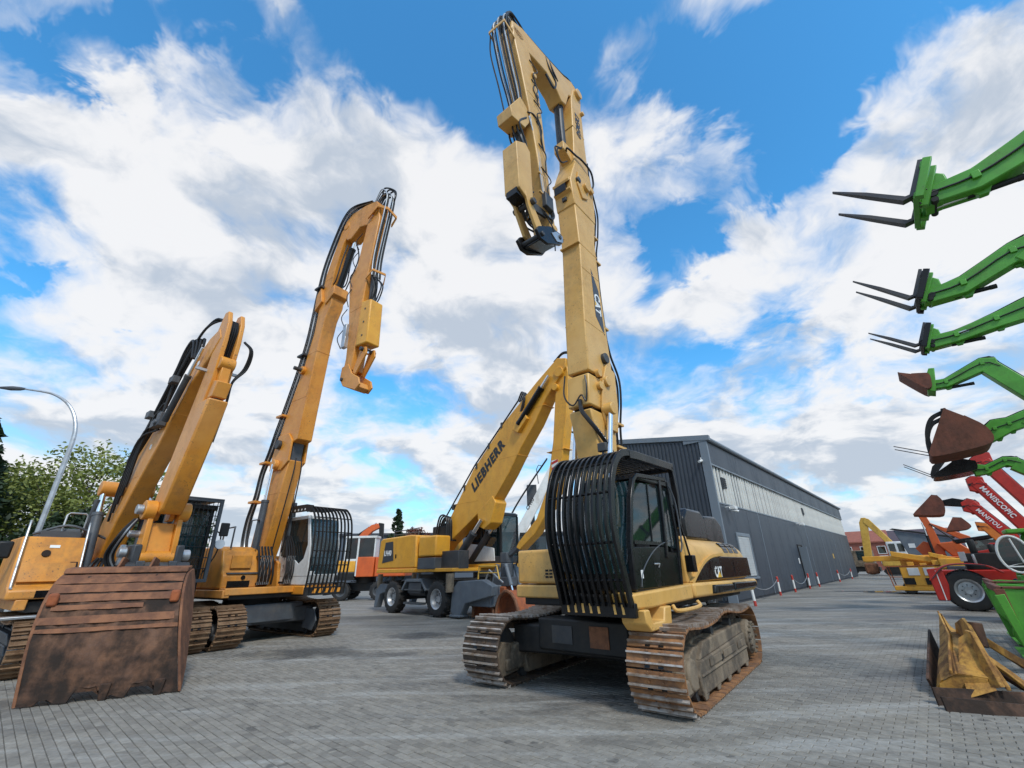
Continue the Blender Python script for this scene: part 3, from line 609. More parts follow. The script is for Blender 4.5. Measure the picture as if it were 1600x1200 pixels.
        def links(b):
            P = loop_points(track_path(xf, xr, r-.075), pitch)
            for (p, t) in P:
                a = math.atan2(t.z, t.x); M_ = Matrix.Translation((p.x, yc, p.z+.075)) @ Matrix.Rotation(-a, 4, 'Y')
                for q in (-.09, .09): b.box(-pitch*.47, pitch*.47, q-.022, q+.022, -.05, .045, M_)
        part('track_chain', 'shoe_dark', f, links, smooth=0)
        for (p, t) in loop_points(track_path(xf, xr, r), pitch):
            # outward normal of a counter-clockwise loop
            a = math.atan2(t.z, t.x); o = bpy.data.objects.new('track_shoe', sm); COL.objects.link(o); o.parent = f
            o.matrix_local = Matrix.Translation((p.x, yc, p.z+.045)) @ Matrix.Rotation(-a, 4, 'Y') @ Matrix.Rotation(math.pi, 4, 'X')
    r2 = root
    def cb(b):
        g = gauge/2-w*.2
        b.prismx([(yoff-.95, r*.95), (yoff+.95, r*.95), (yoff+.8, r*2.05), (yoff-.8, r*2.05)], -.95+cx, 1.0+cx)
        for sx in (-1, 1):
            b.prismz([(cx+sx*1.45, yoff-g), (cx+sx*.85, yoff-g), (cx+sx*.75, yoff-.7), (cx+sx*.75, yoff+.7), (cx+sx*.85, yoff+g), (cx+sx*1.45, yoff+g), (cx+sx*1.3, yoff+.4), (cx+sx*1.3, yoff-.4)], r*.95, r*1.85)
        b.cyl((0, yoff, r*2.0), (0, yoff, r*2.0+.22), .78, 32)
    c = part('car_body', car, root, cb, bev=.03); c.rotation_euler = (0, 0, rot)
    return c
def beam(name, pts, w, parent, m_, bev=.02, y=0.0): return MB().prism(pts, y-w/2, y+w/2).build(name, m_, parent, bev)
def ear(parent, x, z, r, y0, y1, m_, name='pivot_boss'): return MB().cyl((x, y0, z), (x, y1, z), r, 18).build(name, m_, parent, bev=.015)
def bundle(parent, paths, r=.022, m_='hose', name='hose', smooth=4):
    for p in paths: hose(p, r, parent, m_, name, 6, smooth)
def side_cab(root, y0, y1, prof, roofz, m_frame, m_low, m_glass, winline, low_poly, win_polys, front_poly, m_seat='seat_grey'):
    pass
# ------------------------------------------------------------------ the black-caged demolition excavator
CATO = (1.97, 9.354, 0)
cat = thing('demolition_excavator', 'yellow high-reach demolition excavator with black barred cab, boom folded high overhead', 'excavator', CATO, head(40))
crawler(cat, 2.98, .76, 1.86, -1.98, .475, .235, [('shoe_rust', 'shoe_edge'), ('shoe_dark', 'shoe_edge')], 'mud', 'frame_dark', cx=.15, rot=R(3))
part('front_box', 'frame_dark', cat, lambda b: b.box(1.05, 1.6, -.75, .95, .52, 1.0), bev=.03)
part('access_plate', 'rust', cat, lambda b: b.box(1.6, 1.615, .28, .62, .62, .92))
part('access_plate', 'dark_steel', cat, lambda b: b.box(1.6, 1.615, -.45, -.05, .64, .9))
# revolving frame
part('platform', 'frame_dark', cat, lambda b: b.prismz([(-3.2, -1.35), (1.2, -1.35), (1.2, -.35), (2.35, .35), (2.35, 1.35), (-3.2, 1.35)], 1.16, 1.42), bev=.02)
part('side_rail', 'cat_yellow', cat, lambda b: b.prism([(2.44, 1.26), (2.52, 1.45), (.32, 1.50), (.30, 1.27), (2.0, 1.245)], 1.2, 1.56), bev=.03)
part('side_rail', 'cat_yellow', cat, lambda b: b.prism([(.29, 1.28), (.31, 1.51), (-3.75, 1.47), (-3.85, 1.40), (-3.8, 1.30), (-3.5, 1.24)], 1.25, 1.60), bev=.05, seg=3)
for x0, x1 in ((-.55, -1.75), (-1.82, -3.55)): part('rubber_bumper', 'black_gloss', cat, lambda b: b.prism([(x0, 1.31), (x0-.05, 1.45), (x1+.03, 1.43), (x1, 1.31)], 1.55, 1.66), bev=.025, seg=3)
part('step', 'cat_yellow', cat, lambda b: b.prism([(2.35, 1.25), (2.2, 1.25), (2.12, 1.08), (1.75, 1.08), (1.68, 1.25), (1.45, 1.25), (1.5, 1.0), (1.65, .98), (2.2, .98), (2.32, 1.08)], 1.25, 1.62), bev=.02)
part('hand_rail', 'cat_yellow', cat, lambda b: b.tube([(1.35, 1.6, 1.24), (1.3, 1.66, 1.17), (.4, 1.66, 1.17), (.3, 1.6, 1.24)], .03, 8, 4))
# engine hood: rounded shoulder, arched black side panel, grille
def hood(b):
    sec = [(-1.45, 1.5), (1.5, 1.5), (1.52, 1.95), (1.47, 2.1), (1.36, 2.2), (1.16, 2.27), (.9, 2.30), (-.6, 2.30), (-1.1, 2.26), (-1.4, 2.1)]
    rings = []
    for x, k in ((-.02, 1.0), (-2.9, 1.0), (-3.4, .97), (-3.72, .90), (-3.85, .80)):
        rings.append([(x, y*(1 if k == 1 else (.5+.5*k)), 1.5+(z-1.5)*k) for y, z in sec])
    n = len(sec)
    for i in range(len(rings)-1):
        pass
    vs = [p for r_ in rings for p in r_]; fs = [(k*n+i, k*n+(i+1) % n, (k+1)*n+(i+1) % n, (k+1)*n+i) for k in range(len(rings)-1) for i in range(n)]
    fs += [tuple(range(n))[::-1], tuple(range((len(rings)-1)*n, len(rings)*n))]
    b.add(vs, fs)
hd = part('engine_hood', 'cat_yellow', cat, hood, bev=.03)
part('side_panel', 'black_gloss', hd, lambda b: b.prism([(.12, 1.53), (-.15, 1.64), (-.55, 1.8), (-1.05, 1.9), (-1.7, 1.94), (-3.62, 1.93), (-3.66, 1.53)], 1.505, 1.545), bev=.012)
part('front_fairing', 'cat_yellow', hd, lambda b: b.prism([(.28, 1.5), (.32, 2.1), (.22, 2.26), (.0, 2.29), (-.04, 1.5)], .95, 1.50), bev=.04)
part('arch_trim', 'cat_yellow', hd, lambda b: b.strip(cr([(.24, 1.535, 1.5), (-.12, 1.535, 1.67), (-.55, 1.535, 1.84), (-1.05, 1.535, 1.945), (-1.7, 1.535, 1.98)], 4), .06, .05, (0, 1, 0)))
for i in range(6):
    for j in range(3):
        x0 = -2.05-j*.38
        part('grille_slot', 'black_paint', hd, lambda b: b.box(x0-.30, x0, -.012, .012, -.02, .02, Matrix.Translation((0, 1.487-.018*i*.6-(.02 if i > 2 else 0)-(.03 if i > 4 else 0), 2.03+i*.034)) @ Matrix.Rotation(R(18+i*7), 4, 'X')))
for i in range(6): part('louvre', 'black_paint', hd, lambda b: b.box(-3.5, -2.4, 1.54, 1.556, 1.62+i*.045, 1.643+i*.045))
for i in range(5): part('louvre', 'black_paint', hd, lambda b: b.box(-1.25, -.85, 1.54, 1.556, 1.70+i*.035, 1.716+i*.035))
lt = text('CAT', .26, hd, (-1.05, 1.552, 1.57), (-1, 0, 0), (0, 0, 1), 'decal_white', .03, sx=.82)
part('logo_triangle', 'decal_gold', hd, lambda b: b.prism([(-1.16, 1.56), (-1.40, 1.56), (-1.30, 1.66)], 1.556, 1.562))
part('lifting_lug', 'cat_yellow', hd, lambda b: b.box(-.15, -.05, 1.0, 1.05, 2.27, 2.45).box(-1.2, -1.1, 1.0, 1.05, 2.28, 2.46))
cw = part('counterweight', 'cat_yellow', cat, lambda b: b.prismz([(-3.0, -1.5), (-3.2, -1.5), (-3.72, -1.0), (-3.95, -.4), (-3.95, .4), (-3.8, .95), (-3.0, 1.05)], 1.3, 2.2), bev=.08, seg=3)
part('air_cleaner', 'black_paint', cat, lambda b: b.prism([(-1.05, 2.28), (-1.05, 2.72), (-1.3, 2.92), (-2.15, 2.92), (-2.4, 2.74), (-2.4, 2.28)], .05, 1.12), bev=.06, seg=3)
part('muffler_cover', 'black_paint', cat, lambda b: b.prism([(-2.43, 2.28), (-2.43, 2.84), (-3.3, 2.88), (-3.7, 2.70), (-3.78, 2.1)], -.25, 1.08), bev=.06, seg=3)
# right-hand tool box and tank
bx = part('tool_box', 'cat_yellow', cat, lambda b: b.box(.35, 1.25, -1.48, -.5, 1.52, 2.12), bev=.05, seg=3)
part('lower_box', 'cat_yellow', bx, lambda b: b.box(.30, 1.28, -1.5, -.48, 1.28, 1.50), bev=.03)
for i in range(3):
    for j in range(2): part('vent_slot', 'black_paint', bx, lambda b: b.box(1.245, 1.256, -.80+j*.09, -.73+j*.09, 1.62+i*.055, 1.655+i*.055))
part('tank', 'cat_yellow', cat, lambda b: b.box(-1.4, .3, -1.5, -.5, 1.5, 2.15), bev=.05)
# cab
cab = part('cab', 'black_paint', cat, lambda b: b.prism([(2.25, 1.45), (2.22, 1.95), (2.0, 1.6), (.6, 1.6), (.62, 1.45)], .52, 1.46).box(.5, .62, .52, 1.44, 1.45, 3.1).box(.5, 2.2, .52, 1.46, 1.42, 1.5).prism([(1.9, 3.08), (1.78, 3.18), (.6, 3.26), (.46, 3.2), (.46, 3.08)], .5, 1.48), bev=.03)
def pillar(pts, w=.075, dpt=.08, y=1.47): return lambda b: b.strip([(x, y, z) for x, z in pts], dpt, w, (0, 1, 0))
for yy in (1.46, .55):
    part('door_pillar', 'black_paint', cab, pillar([(2.25, 1.48), (2.23, 2.1), (2.05, 2.75), (1.9, 3.05), (1.78, 3.14), (.6, 3.22)], y=yy), bev=.012)
    part('door_pillar', 'black_paint', cab, pillar([(1.0, 1.9), (.92, 2.4), (.86, 3.2)], y=yy), bev=.012)
    part('door_pillar', 'black_paint', cab, pillar([(.55, 1.5), (.42, 2.3), (.5, 3.2)], y=yy), bev=.012)
part('door_panel', 'black_gloss', cab, lambda b: b.prism([(2.22, 1.49), (2.2, 2.05), (1.05, 2.08), (.95, 2.0), (.45, 2.0), (.52, 1.49)], 1.44, 1.475), bev=.01)
part('door_trim', 'mid_grey', cab, lambda b: b.tube([(2.05, 1.48, 1.52), (1.95, 1.48, 1.72), (1.6, 1.48, 1.95), (1.2, 1.48, 2.10), (.75, 1.48, 2.18)], .009, 6, 5))
part('window_pane', 'glass', cab, lambda b: b.prism([(2.16, 2.1), (1.86, 3.02), (.92, 3.1), (1.0, 2.1)], 1.45, 1.458))
part('window_pane', 'glass', cab, lambda b: b.prism([(.93, 2.1), (.86, 3.12), (.52, 3.14), (.46, 2.3), (.5, 2.05)], 1.45, 1.458))
part('window_frame', 'black_paint', cab, lambda b: b.strip([(2.1, 1.462, 2.12), (1.02, 1.462, 2.12)], .03, .05, (0, 1, 0)).strip([(1.45, 1.462, 2.12), (1.36, 1.462, 3.05)], .02, .03, (0, 1, 0)))
part('window_pane', 'glass_blue', cab, lambda b: b.prism([(2.16, 2.1), (1.86, 3.02), (.9, 3.1), (.9, 2.1)], .54, .548))
part('windscreen', 'glass_blue', cab, lambda b: b.ext([(2.24, .6, 1.7), (2.24, 1.42, 1.7), (2.19, 1.42, 2.2), (1.88, 1.42, 3.05), (1.88, .6, 3.05), (2.19, .6, 2.2)], (.006, 0, 0)))
part('seat', 'seat_grey', cab, lambda b: b.box(.95, 1.5, .75, 1.2, 1.7, 1.85).prism([(.95, 1.85), (.8, 2.55), (.92, 2.57), (1.1, 1.85)], .77, 1.18).box(.82, .93, .86, 1.09, 2.55, 2.75), bev=.04)
part('console', 'interior', cab, lambda b: b.box(1.2, 1.75, .56, .7, 1.6, 2.05).box(1.2, 1.75, 1.25, 1.38, 1.6, 2.05).cyl((1.7, .63, 2.0), (1.75, .63, 2.3), .025, 8).cyl((1.7, 1.31, 2.0), (1.75, 1.31, 2.3), .025, 8).box(1.95, 2.03, 1.2, 1.38, 2.05, 2.35), bev=.02)
part('door_handle', 'silver', cab, lambda b: b.tube([(1.55, 1.49, 1.82), (1.5, 1.51, 1.82), (1.4, 1.51, 1.82), (1.4, 1.49, 1.77)], .012, 6))
part('sticker', 'decal_white', cab, lambda b: b.box(1.95, 2.02, 1.477, 1.48, 1.63, 1.74))
part('handrail', 'mid_grey', cab, lambda b: b.tube([(.5, 1.53, 2.0), (.44, 1.55, 2.15), (.44, 1.55, 2.8), (.58, 1.53, 3.1)], .014, 6, 4))
part('mirror_arm', 'black_paint', cab, lambda b: b.tube([(.42, 1.5, 2.8), (.3, 1.55, 2.3), (.22, 1.58, 1.9)], .02, 6, 4).box(.13, .28, 1.5, 1.64, 1.68, 1.95), bev=.02)
# barred guard that wraps over the front and the roof
gy = [.42+i*(1.52-.42)/11 for i in range(12)]
gp = [(2.50, 1.30), (2.62, 1.7), (2.76, 2.15), (2.78, 2.45), (2.74, 2.75), (2.66, 3.0), (2.55, 3.2), (2.38, 3.36), (2.15, 3.44), (1.8, 3.46), (.35, 3.50)]
gl = []
for i, y in enumerate(gy):
    gb = MB().strip(cr([(x, y, z) for x, z in gp], 3), .036 if 0 < i < 11 else .045, .08 if 0 < i < 11 else .11, (0, 1, 0)).build('guard_bar', 'black_paint', cat, bev=.006); gl.append(gb)
for (x, z) in ((2.60, 1.62), (2.745, 2.1), (2.72, 2.78), (2.50, 3.24)): rod((x, gy[0], z), (x, gy[-1], z), .018, cat, 'black_paint', 'guard_rod', 8)
part('guard_plate', 'black_paint', cat, lambda b: b.box(2.42, 2.50, .38, 1.56, 1.16, 1.34), bev=.01)
part('guard_roof', 'black_paint', cat, lambda b: b.strip([(2.05, 1.5, 3.43), (1.8, 1.5, 3.45), (.25, 1.5, 3.49)], .10, .14, (0, 1, 0)).box(.25, .36, .42, 1.55, 3.40, 3.50).strip([(.28, 1.5, 3.48), (.22, 1.5, 3.0), (.32, 1.5, 2.4)], .09, .06, (0, 1, 0)), bev=.01)
for i in range(8):
    if i == 5: continue
    part('hazard_stripe', 'cat_yellow', cat, lambda b: b.prismx([(.50+i*.125, 1.20), (.535+i*.125, 1.20), (.52+i*.125, 1.32), (.485+i*.125, 1.32)], 2.501, 2.506))
part('work_lamp', 'dark_steel', cat, lambda b: b.box(2.0, 2.08, 1.0, 1.16, 3.55, 3.70).box(2.02, 2.06, 1.06, 1.10, 3.48, 3.56), bev=.015)
# ---- boom (local x forward, z up)
Y = 'cat_yellow'; bw = .54
beam('lower_boom', [(.05, 1.45), (-.45, 1.7), (-.15, 3.2), (-.10, 3.9), (-.20, 4.84), (.86, 4.84), (.80, 4.6), (.64, 3.8), (.55, 2.5), (.5, 1.45)], bw, cat, Y, .03)
beam('connector', [(-.18, 4.8), (-.25, 5.8), (.66, 5.8), (.72, 4.8)], bw-.12, cat, 'black_paint', .01)
ad = beam('boom_adapter', [(-.22, 4.93), (-.33, 5.66), (.82, 5.66), (.88, 4.93)], bw, cat, Y, .03)
part('adapter_plate', Y, ad, lambda b: b.prism([(-.16, 4.5), (-.3, 5.2), (-.33, 6.0), (.05, 6.1), (.3, 5.6), (.45, 4.95), (.3, 4.5)], .27, .33).prism([(-.16, 4.5), (-.3, 5.2), (-.33, 6.0), (.05, 6.1), (.3, 5.6), (.45, 4.95), (.3, 4.5)], -.33, -.27), bev=.015)
ear(ad, .16, 5.62, .12, -.40, .40, Y); ear(ad, .05, 6.25, .13, -.36, .36, 'dark_steel', 'locking_pin')
for q_ in (5.75, 5.45): part('pad_eye', Y, ad, lambda b: b.cyl((.45, .27, q_), (.45, .36, q_), .09, 14))
bm = beam('main_boom', [(-.34, 5.74), (-.30, 6.6), (-.20, 8.2), (-.20, 9.8), (-.36, 10.6), (.68, 10.6), (.62, 9.2), (.74, 7.2), (.80, 5.74)], bw, cat, Y, .03)
part('weld_seam', Y, bm, lambda b: b.box(-.21, .70, -.276, .276, 9.30, 9.34))
# second joint with cut-outs
j2 = beam('joint_head', [(-.36, 10.55), (-.42, 11.2), (-.40, 12.0), (-.34, 12.35), (.42, 12.35), (.60, 11.9), (.80, 11.35), (.70, 10.55)], bw+.03, cat, Y, .03)
part('joint_cutout', 'black_paint', j2, lambda b: b.prism([(.42, 11.25), (.86, 11.0), (.86, 11.32), (.48, 11.62)], -.21, .14))
part('joint_lip', Y, j2, lambda b: b.prism([(.60, 11.55), (.86, 11.25), (.88, 11.33), (.62, 11.66)], -.26, .26).prism([(.6, 10.85), (.84, 11.0), (.84, 11.06), (.6, 10.92)], -.26, .26), bev=.01)
ear(j2, .10, 11.5, .13, -.42, .42, Y); ear(j2, -.22, 11.65, .10, -.36, .38, Y); ear(j2, .44, 11.55, .09, .2, .36, 'dark_steel', 'locking_pin')
part('side_cheek', Y, j2, lambda b: b.prism([(.30, 11.0), (.02, 11.15), (-.1, 11.6), (.1, 12.0), (.42, 11.9), (.5, 11.4)], .285, .33).prism([(.30, 11.0), (.02, 11.15), (-.1, 11.6), (.1, 12.0), (.42, 11.9), (.5, 11.4)], -.33, -.285), bev=.012)
for zz in (10.75, 10.98): part('stop_block', 'dark_steel', j2, lambda b: b.box(.66, .78, -.05, .08, zz, zz+.12), bev=.01)
ub = beam('upper_boom', [(-.34, 12.3), (-.33, 13.8), (-.36, 15.3), (-.42, 15.75), (-.25, 16.05), (.02, 15.9), (.2, 15.3), (.24, 14.9), (.36, 13.2), (.44, 12.3)], .52, cat, Y, .03)
ear(ub, -.18, 15.8, .17, -.36, .36, Y); ear(ub, -.30, 15.0, .07, .23, .36, Y, 'pad_eye')
# letters running up the boom
text('DEM50', .34, cat, (.10, .266, 14.72), (0.03, 0, -1), (-1, 0, 0), 'decal_grey', .015, .25, sx=.95)
part('decal_panel', 'decal_grey', cat, lambda b: b.prism([(.20, 8.75), (-.08, 8.2), (-.16, 6.95), (.20, 7.35)], .271, .2745))
text('CAT', .34, cat, (.15, .276, 8.05), (.02, 0, -1), (-1, 0, 0), 'decal_white', .03, sx=.85)
part('logo_triangle', 'decal_gold', cat, lambda b: b.prism([(.17, 7.82), (.17, 7.62), (.07, 7.72)], .2755, .2775))
# boom hoist cylinders
for sy in (1, -1):
    c_ = cylinder((1.05, sy*.42, 1.75), (.30, sy*.42, 4.9), .115, cat, .42); ear(cat, .30, 4.92, .14, sy*.27, sy*.52, Y)
# jib link
jb = beam('jib', [(-.42, 15.85), (-.3, 16.2), (.05, 16.25), (.5, 16.0), (1.3, 15.78), (2.6, 15.5), (3.02, 15.25), (3.05, 14.9), (2.8, 14.62), (2.0, 14.85), (1.5, 14.95), (1.0, 14.75), (.78, 14.5), (.52, 14.62), (.3, 15.3), (0, 15.55)], .46, cat, Y, .03)
ear(jb, 2.78, 15.05, .24, -.24, .24, Y); ear(jb, .62, 14.75, .14, -.22, .22, 'dark_steel', 'cylinder_pin'); ear(jb, .45, 15.55, .16, .18, .20, 'black_paint', 'jib_hole')
part('jib_rib', Y, jb, lambda b: b.strip([(.4, .19, 15.4), (1.2, .19, 15.25), (2.3, .19, 15.1)], .04, .06, (0, 1, 0)))
cylinder((.62, 0, 12.75), (.62, 0, 14.75), .135, cat, .92, 'dark_steel'); part('cylinder_bracket', Y, cat, lambda b: b.prism([(.4, 12.4), (.8, 12.6), (.8, 12.9), (.4, 12.95)], -.16, .16), bev=.02)
# stick hanging from the jib
st = beam('stick', [(2.62, 15.15), (2.28, 14.7), (1.98, 13.4), (1.88, 12.2), (1.82, 10.9), (1.72, 9.5), (1.62, 8.95), (1.85, 8.85), (2.0, 9.5), (2.28, 11.3), (2.46, 12.4), (2.72, 13.6), (3.0, 14.7), (2.98, 15.1)], .48, cat, Y, .03)
part('stick_seam', Y, st, lambda b: b.box(1.86, 2.40, -.206, .206, 12.0, 12.05))
ear(st, 2.2, 13.9, .09, .15, .30, Y, 'pad_eye'); ear(st, 2.1, 13.2, .07, .15, .27, 'dark_steel', 'pad_eye')
br_ = part('valve_cover', Y, cat, lambda b: b.prism([(2.42, 11.9), (2.5, 12.35), (2.75, 12.5), (3.15, 11.75), (3.1, 11.45), (2.6, 11.55)], -.24, .20), bev=.015)
gd = part('cylinder_guard', Y, cat, lambda b: b.prism([(2.42, 9.45), (2.45, 10.85), (2.62, 11.0), (2.98, 10.75), (2.92, 9.4), (2.62, 9.25)], -.22, .20), bev=.02)
part('guard_notch', 'black_paint', gd, lambda b: b.box(2.6, 2.94, -.16, .14, 9.25, 9.42))
cylinder((2.62, 0, 11.9), (2.35, 0, 9.0), .10, cat, .75, 'dark_steel')
for yy in (-.17, .17):
    part('linkage', Y, cat, lambda b: b.prism([(2.72, 9.45), (2.58, 9.4), (2.1, 8.75), (2.2, 8.55), (2.35, 8.6), (2.62, 9.1)], yy-.035, yy+.035), bev=.012)
    part('linkage', 'dark_steel', cat, lambda b: b.prism([(2.5, 9.2), (2.4, 9.1), (1.8, 9.25), (1.8, 9.4), (2.45, 9.35)], yy-.03, yy+.03), bev=.01)
pin(cat, 2.5, 9.25, -.3, .3, .07, 'dark_steel'); pin(cat, 1.74, 8.98, -.3, .3, .08, Y)
cp = part('quick_coupler', 'black_paint', cat, lambda b: b.prism([(1.5, 8.95), (1.95, 8.9), (2.4, 8.6), (2.5, 8.45), (2.35, 8.28), (2.1, 8.3), (1.55, 8.62), (1.42, 8.8)], -.3, -.22).prism([(1.5, 8.95), (1.95, 8.9), (2.4, 8.6), (2.5, 8.45), (2.35, 8.28), (2.1, 8.3), (1.55, 8.62), (1.42, 8.8)], .22, .3).prism([(1.55, 8.8), (2.3, 8.5), (2.3, 8.32), (1.6, 8.62)], -.22, .22), bev=.02)
part('coupler_plate', 'silver', cp, lambda b: b.prism([(1.5, 8.88), (1.75, 8.86), (1.95, 8.7), (1.75, 8.58), (1.5, 8.7)], .301, .318))
for xx, zz in ((1.62, 8.78), (2.3, 8.44)): pin(cp, xx, zz, -.34, .34, .055, 'dark_steel')
# tip bracket and the hose curtain
tb_ = part('hose_bracket', Y, cat, lambda b: b.strip([(2.95, .24, 14.55), (3.35, .24, 14.75), (3.35, -.30, 14.85), (2.95, -.30, 14.55)], .10, .03, (0, 0, 1)), bev=.008)
g = random.Random(5)
for i in range(9):
    yy = -.24+i*.055; ox = g.uniform(-.04, .05)
    hose([(2.9, yy*.8, 15.45+g.uniform(-.05, .2)), (3.22+ox, yy, 15.3), (3.25+ox, yy, 14.7), (3.0+ox, yy, 13.6), (2.78+ox, yy*.9, 12.9), (2.66, yy*.8, 12.35)], .021, cat, 'silver' if i % 3 == 1 else 'hose')
for i in range(6):
    yy = -.16+i*.06
    hose([(2.3, yy, 15.66), (2.65, yy, 15.78+g.uniform(0, .1)), (2.98, yy*1.1, 15.72+g.uniform(0, .12)), (3.12, yy, 15.4), (3.0, yy, 15.0)], .03, cat)
hose([(3.3, -.3, 14.8), (3.2, -.38, 14.2), (2.95, -.34, 13.2), (2.8, -.30, 12.4)], .02, cat)
for k in range(4):
    yy = .04+.045*k
    hose([(2.3, yy, 15.66), (1.6, yy, 15.82), (1.0, yy, 15.98), (.5, yy, 16.14), (0.1, yy, 16.34), (-.35, yy, 16.28), (-.48, yy, 15.9), (-.42, yy, 15.3)], .021, cat)
hose([(1.5, .2, 15.75), (1.35, .24, 15.3), (1.05, .24, 15.0), (1.2, .24, 14.6), (1.5, .2, 14.9)], .03, cat); hose([(1.3, .2, 15.8), (1.15, .25, 15.35), (.9, .22, 15.25)], .03, cat)
for k in range(4): hose([(2.45-k*.02, .215, 12.1), (2.2-k*.05, .225, 11.2), (2.12-k*.06, .23, 10.2), (1.98-k*.05, .225, 9.6), (1.85-k*.03, .24, 9.2)], .016, cat, 'silver' if k < 2 else 'hose')
for z in (11.3, 10.4, 9.8): part('hose_clamp', Y, st, lambda b: b.box(1.93, 2.2, .2, .245, z, z+.04))
hose([(2.5, .21, 12.2), (2.3, .26, 12.25), (2.1, .28, 12.0), (2.0, .25, 11.4)], .02, cat); hose([(1.9, .25, 9.7), (1.75, .28, 9.35), (1.9, .28, 9.15), (2.1, .25, 9.2)], .03, cat)
hose([(2.4, .20, 13.9), (2.15, .24, 13.7), (2.25, .25, 13.3), (2.0, .22, 13.1), (1.95, .1, 12.9)], .018, cat)
for k in range(2): hose([(.75, .1, 14.6), (.82, .12-.1*k, 13.6), (.78, .1, 12.7), (1.05+k*.1, .1, 12.35), (.95, .12, 11.95), (.65, .15, 12.2)], .02, cat)
hose([(.62, .12, 12.6), (.75, .25, 12.55), (.45, .31, 12.5), (.1, .34, 12.55), (-.3, .36, 12.45), (-.5, .3, 12.2), (-.45, .27, 11.95)], .028, cat)
for k in range(5):
    yy = .22-k*.09
    hose([(-.42, yy, 13.0), (-.44, yy, 12.2), (-.60-.04*k, yy, 11.6), (-.68-.03*k, yy, 11.1), (-.58, yy, 10.5), (-.46, yy, 10.0), (-.30, yy, 9.4), (-.27, yy, 8.2), (-.33, yy, 6.9)], .024, cat)
    hose([(-.33, yy, 6.9), (-.45, yy, 6.5), (-.74-.03*k, yy, 6.0), (-.70-.03*k, yy, 5.4), (-.5, yy, 4.7), (-.46, yy, 4.1), (-.45, yy, 3.3)], .026, cat)
for z in (10.05, 9.2, 7.2, 4.75, 4.2): part('hose_clamp', Y, cat, lambda b: b.box(-.60 if z < 6 else -.42, -.2, -.2, .27, z, z+.05))
hose([(.9, -.28, 5.7), (.98, -.28, 5.2), (.95, -.1, 4.95), (.92, .1, 5.15), (.9, .2, 5.0), (.9, .24, 5.35), (.86, .2, 5.6)], .018, cat)
hose([(.9, .05, 5.05), (.95, .1, 4.8), (.9, .2, 4.6), (.75, .32, 4.35), (.45, .36, 4.1), (.2, .36, 3.9), (-.3, .32, 3.85)], .045, cat)
part('work_lamp', 'dark_steel', cat, lambda b: b.box(-.36, -.28, .25, .43, 3.85, 4.02).box(-.34, -.3, .2, .3, 3.95, 4.0), bev=.015)

def seams(root, m_, lst):
    for (x0, x1, z, w_) in lst: part('weld_seam', m_, root, lambda b: b.box(x0, x1, -w_/2-.006, w_/2+.006, z, z+.022), bev=.004)
seams(cat, 'cat_yellow', [(-.18, .74, 7.0, .54), (-.19, .64, 8.55, .54), (-.33, .33, 13.9, .52), (1.95, 2.5, 13.0, .48), (1.82, 2.1, 10.6, .48), (-.1, .6, 3.4, .54)])
g = random.Random(21)
for k in range(8):
    z0 = 14.4-k*.75; x0 = 2.05-.05*k
    hose([(x0+.3, .25, z0), (x0+.1+g.uniform(-.1, .1), .30, z0-.25), (x0+.2+g.uniform(-.15, .1), .29, z0-.55), (x0+.05, .25, z0-.8)], .015, cat)
for k in range(5): hose([(2.55, -.2+k*.1, 11.95), (2.75+g.uniform(-.05, .1), -.2+k*.1, 11.5), (2.6, -.18+k*.09, 11.1), (2.55, -.15+k*.08, 10.9)], .024, cat)
for k in range(4): hose([(2.35, -.2+k*.12, 9.7), (2.6+g.uniform(-.1, .1), -.22+k*.13, 9.35), (2.3, -.2+k*.12, 9.0), (2.05, -.1+k*.08, 8.9)], .022, cat)
part('valve_block', 'dark_steel', cat, lambda b: b.box(1.85, 2.15, .24, .36, 9.35, 9.75), bev=.02)
# ------------------------------------------------------------------ two orange-yellow crawler excavators on the left
LO = 'lieb_orange'
def lieb_base(root, yoff, shoes):
    crawler(root, 2.78, .70, 1.72, -1.9, .47, .235, shoes, 'dark_steel', 'dark_steel', cx=.0, yoff=yoff)
    part('platform', 'frame_dark', root, lambda b: b.box(-2.9, 1.5, -1.35, 1.35, 1.14, 1.36), bev=.02)
    part('deck_edge', LO, root, lambda b: b.box(-2.9, 1.6, -1.55, -1.36, 1.20, 1.40).box(-2.9, 1.6, 1.36, 1.55, 1.20, 1.40), bev=.02)
    part('counterweight', LO, root, lambda b: b.prismz([(-2.6, -1.5), (-3.1, -1.35), (-3.35, -.7), (-3.35, .7), (-3.1, 1.35), (-2.6, 1.5)], 1.25, 2.3), bev=.08, seg=3)
    part('engine_cover', LO, root, lambda b: b.box(-2.6, -.6, -1.45, 1.4, 1.36, 2.35), bev=.06, seg=3)
# -- second machine: demolition boom folded over, white cab with bars
e2 = thing('demolition_excavator', 'orange-yellow high-reach excavator with white cab behind a dark curved bar cage', 'excavator', (-8.28, 15.1, 0), head(-53.8))
lieb_base(e2, 0.0, [('shoe_tan', 'shoe_tan'), ('shoe_tan', 'shoe_tan')])
part('idler_cover', 'mid_grey', e2, lambda b: b.prism([(1.3, .25), (1.85, .2), (2.02, .47), (1.85, .78), (1.35, .8)], 1.03, 1.08), bev=.015)
part('idler_cover', 'mid_grey', e2, lambda b: b.prism([(1.3, .25), (1.85, .2), (2.02, .47), (1.85, .78), (1.35, .8)], -1.08, -1.03), bev=.015)
part('front_beam', 'mid_grey', e2, lambda b: b.box(1.0, 1.35, -.95, .95, .5, .98), bev=.03)
tk = part('tank', LO, e2, lambda b: b.prism([(-.7, 1.42), (1.25, 1.42), (1.25, 1.78), (1.1, 1.9), (.9, 2.45), (.7, 2.55), (-.7, 2.55)], -1.5, -.50), bev=.05, seg=3)
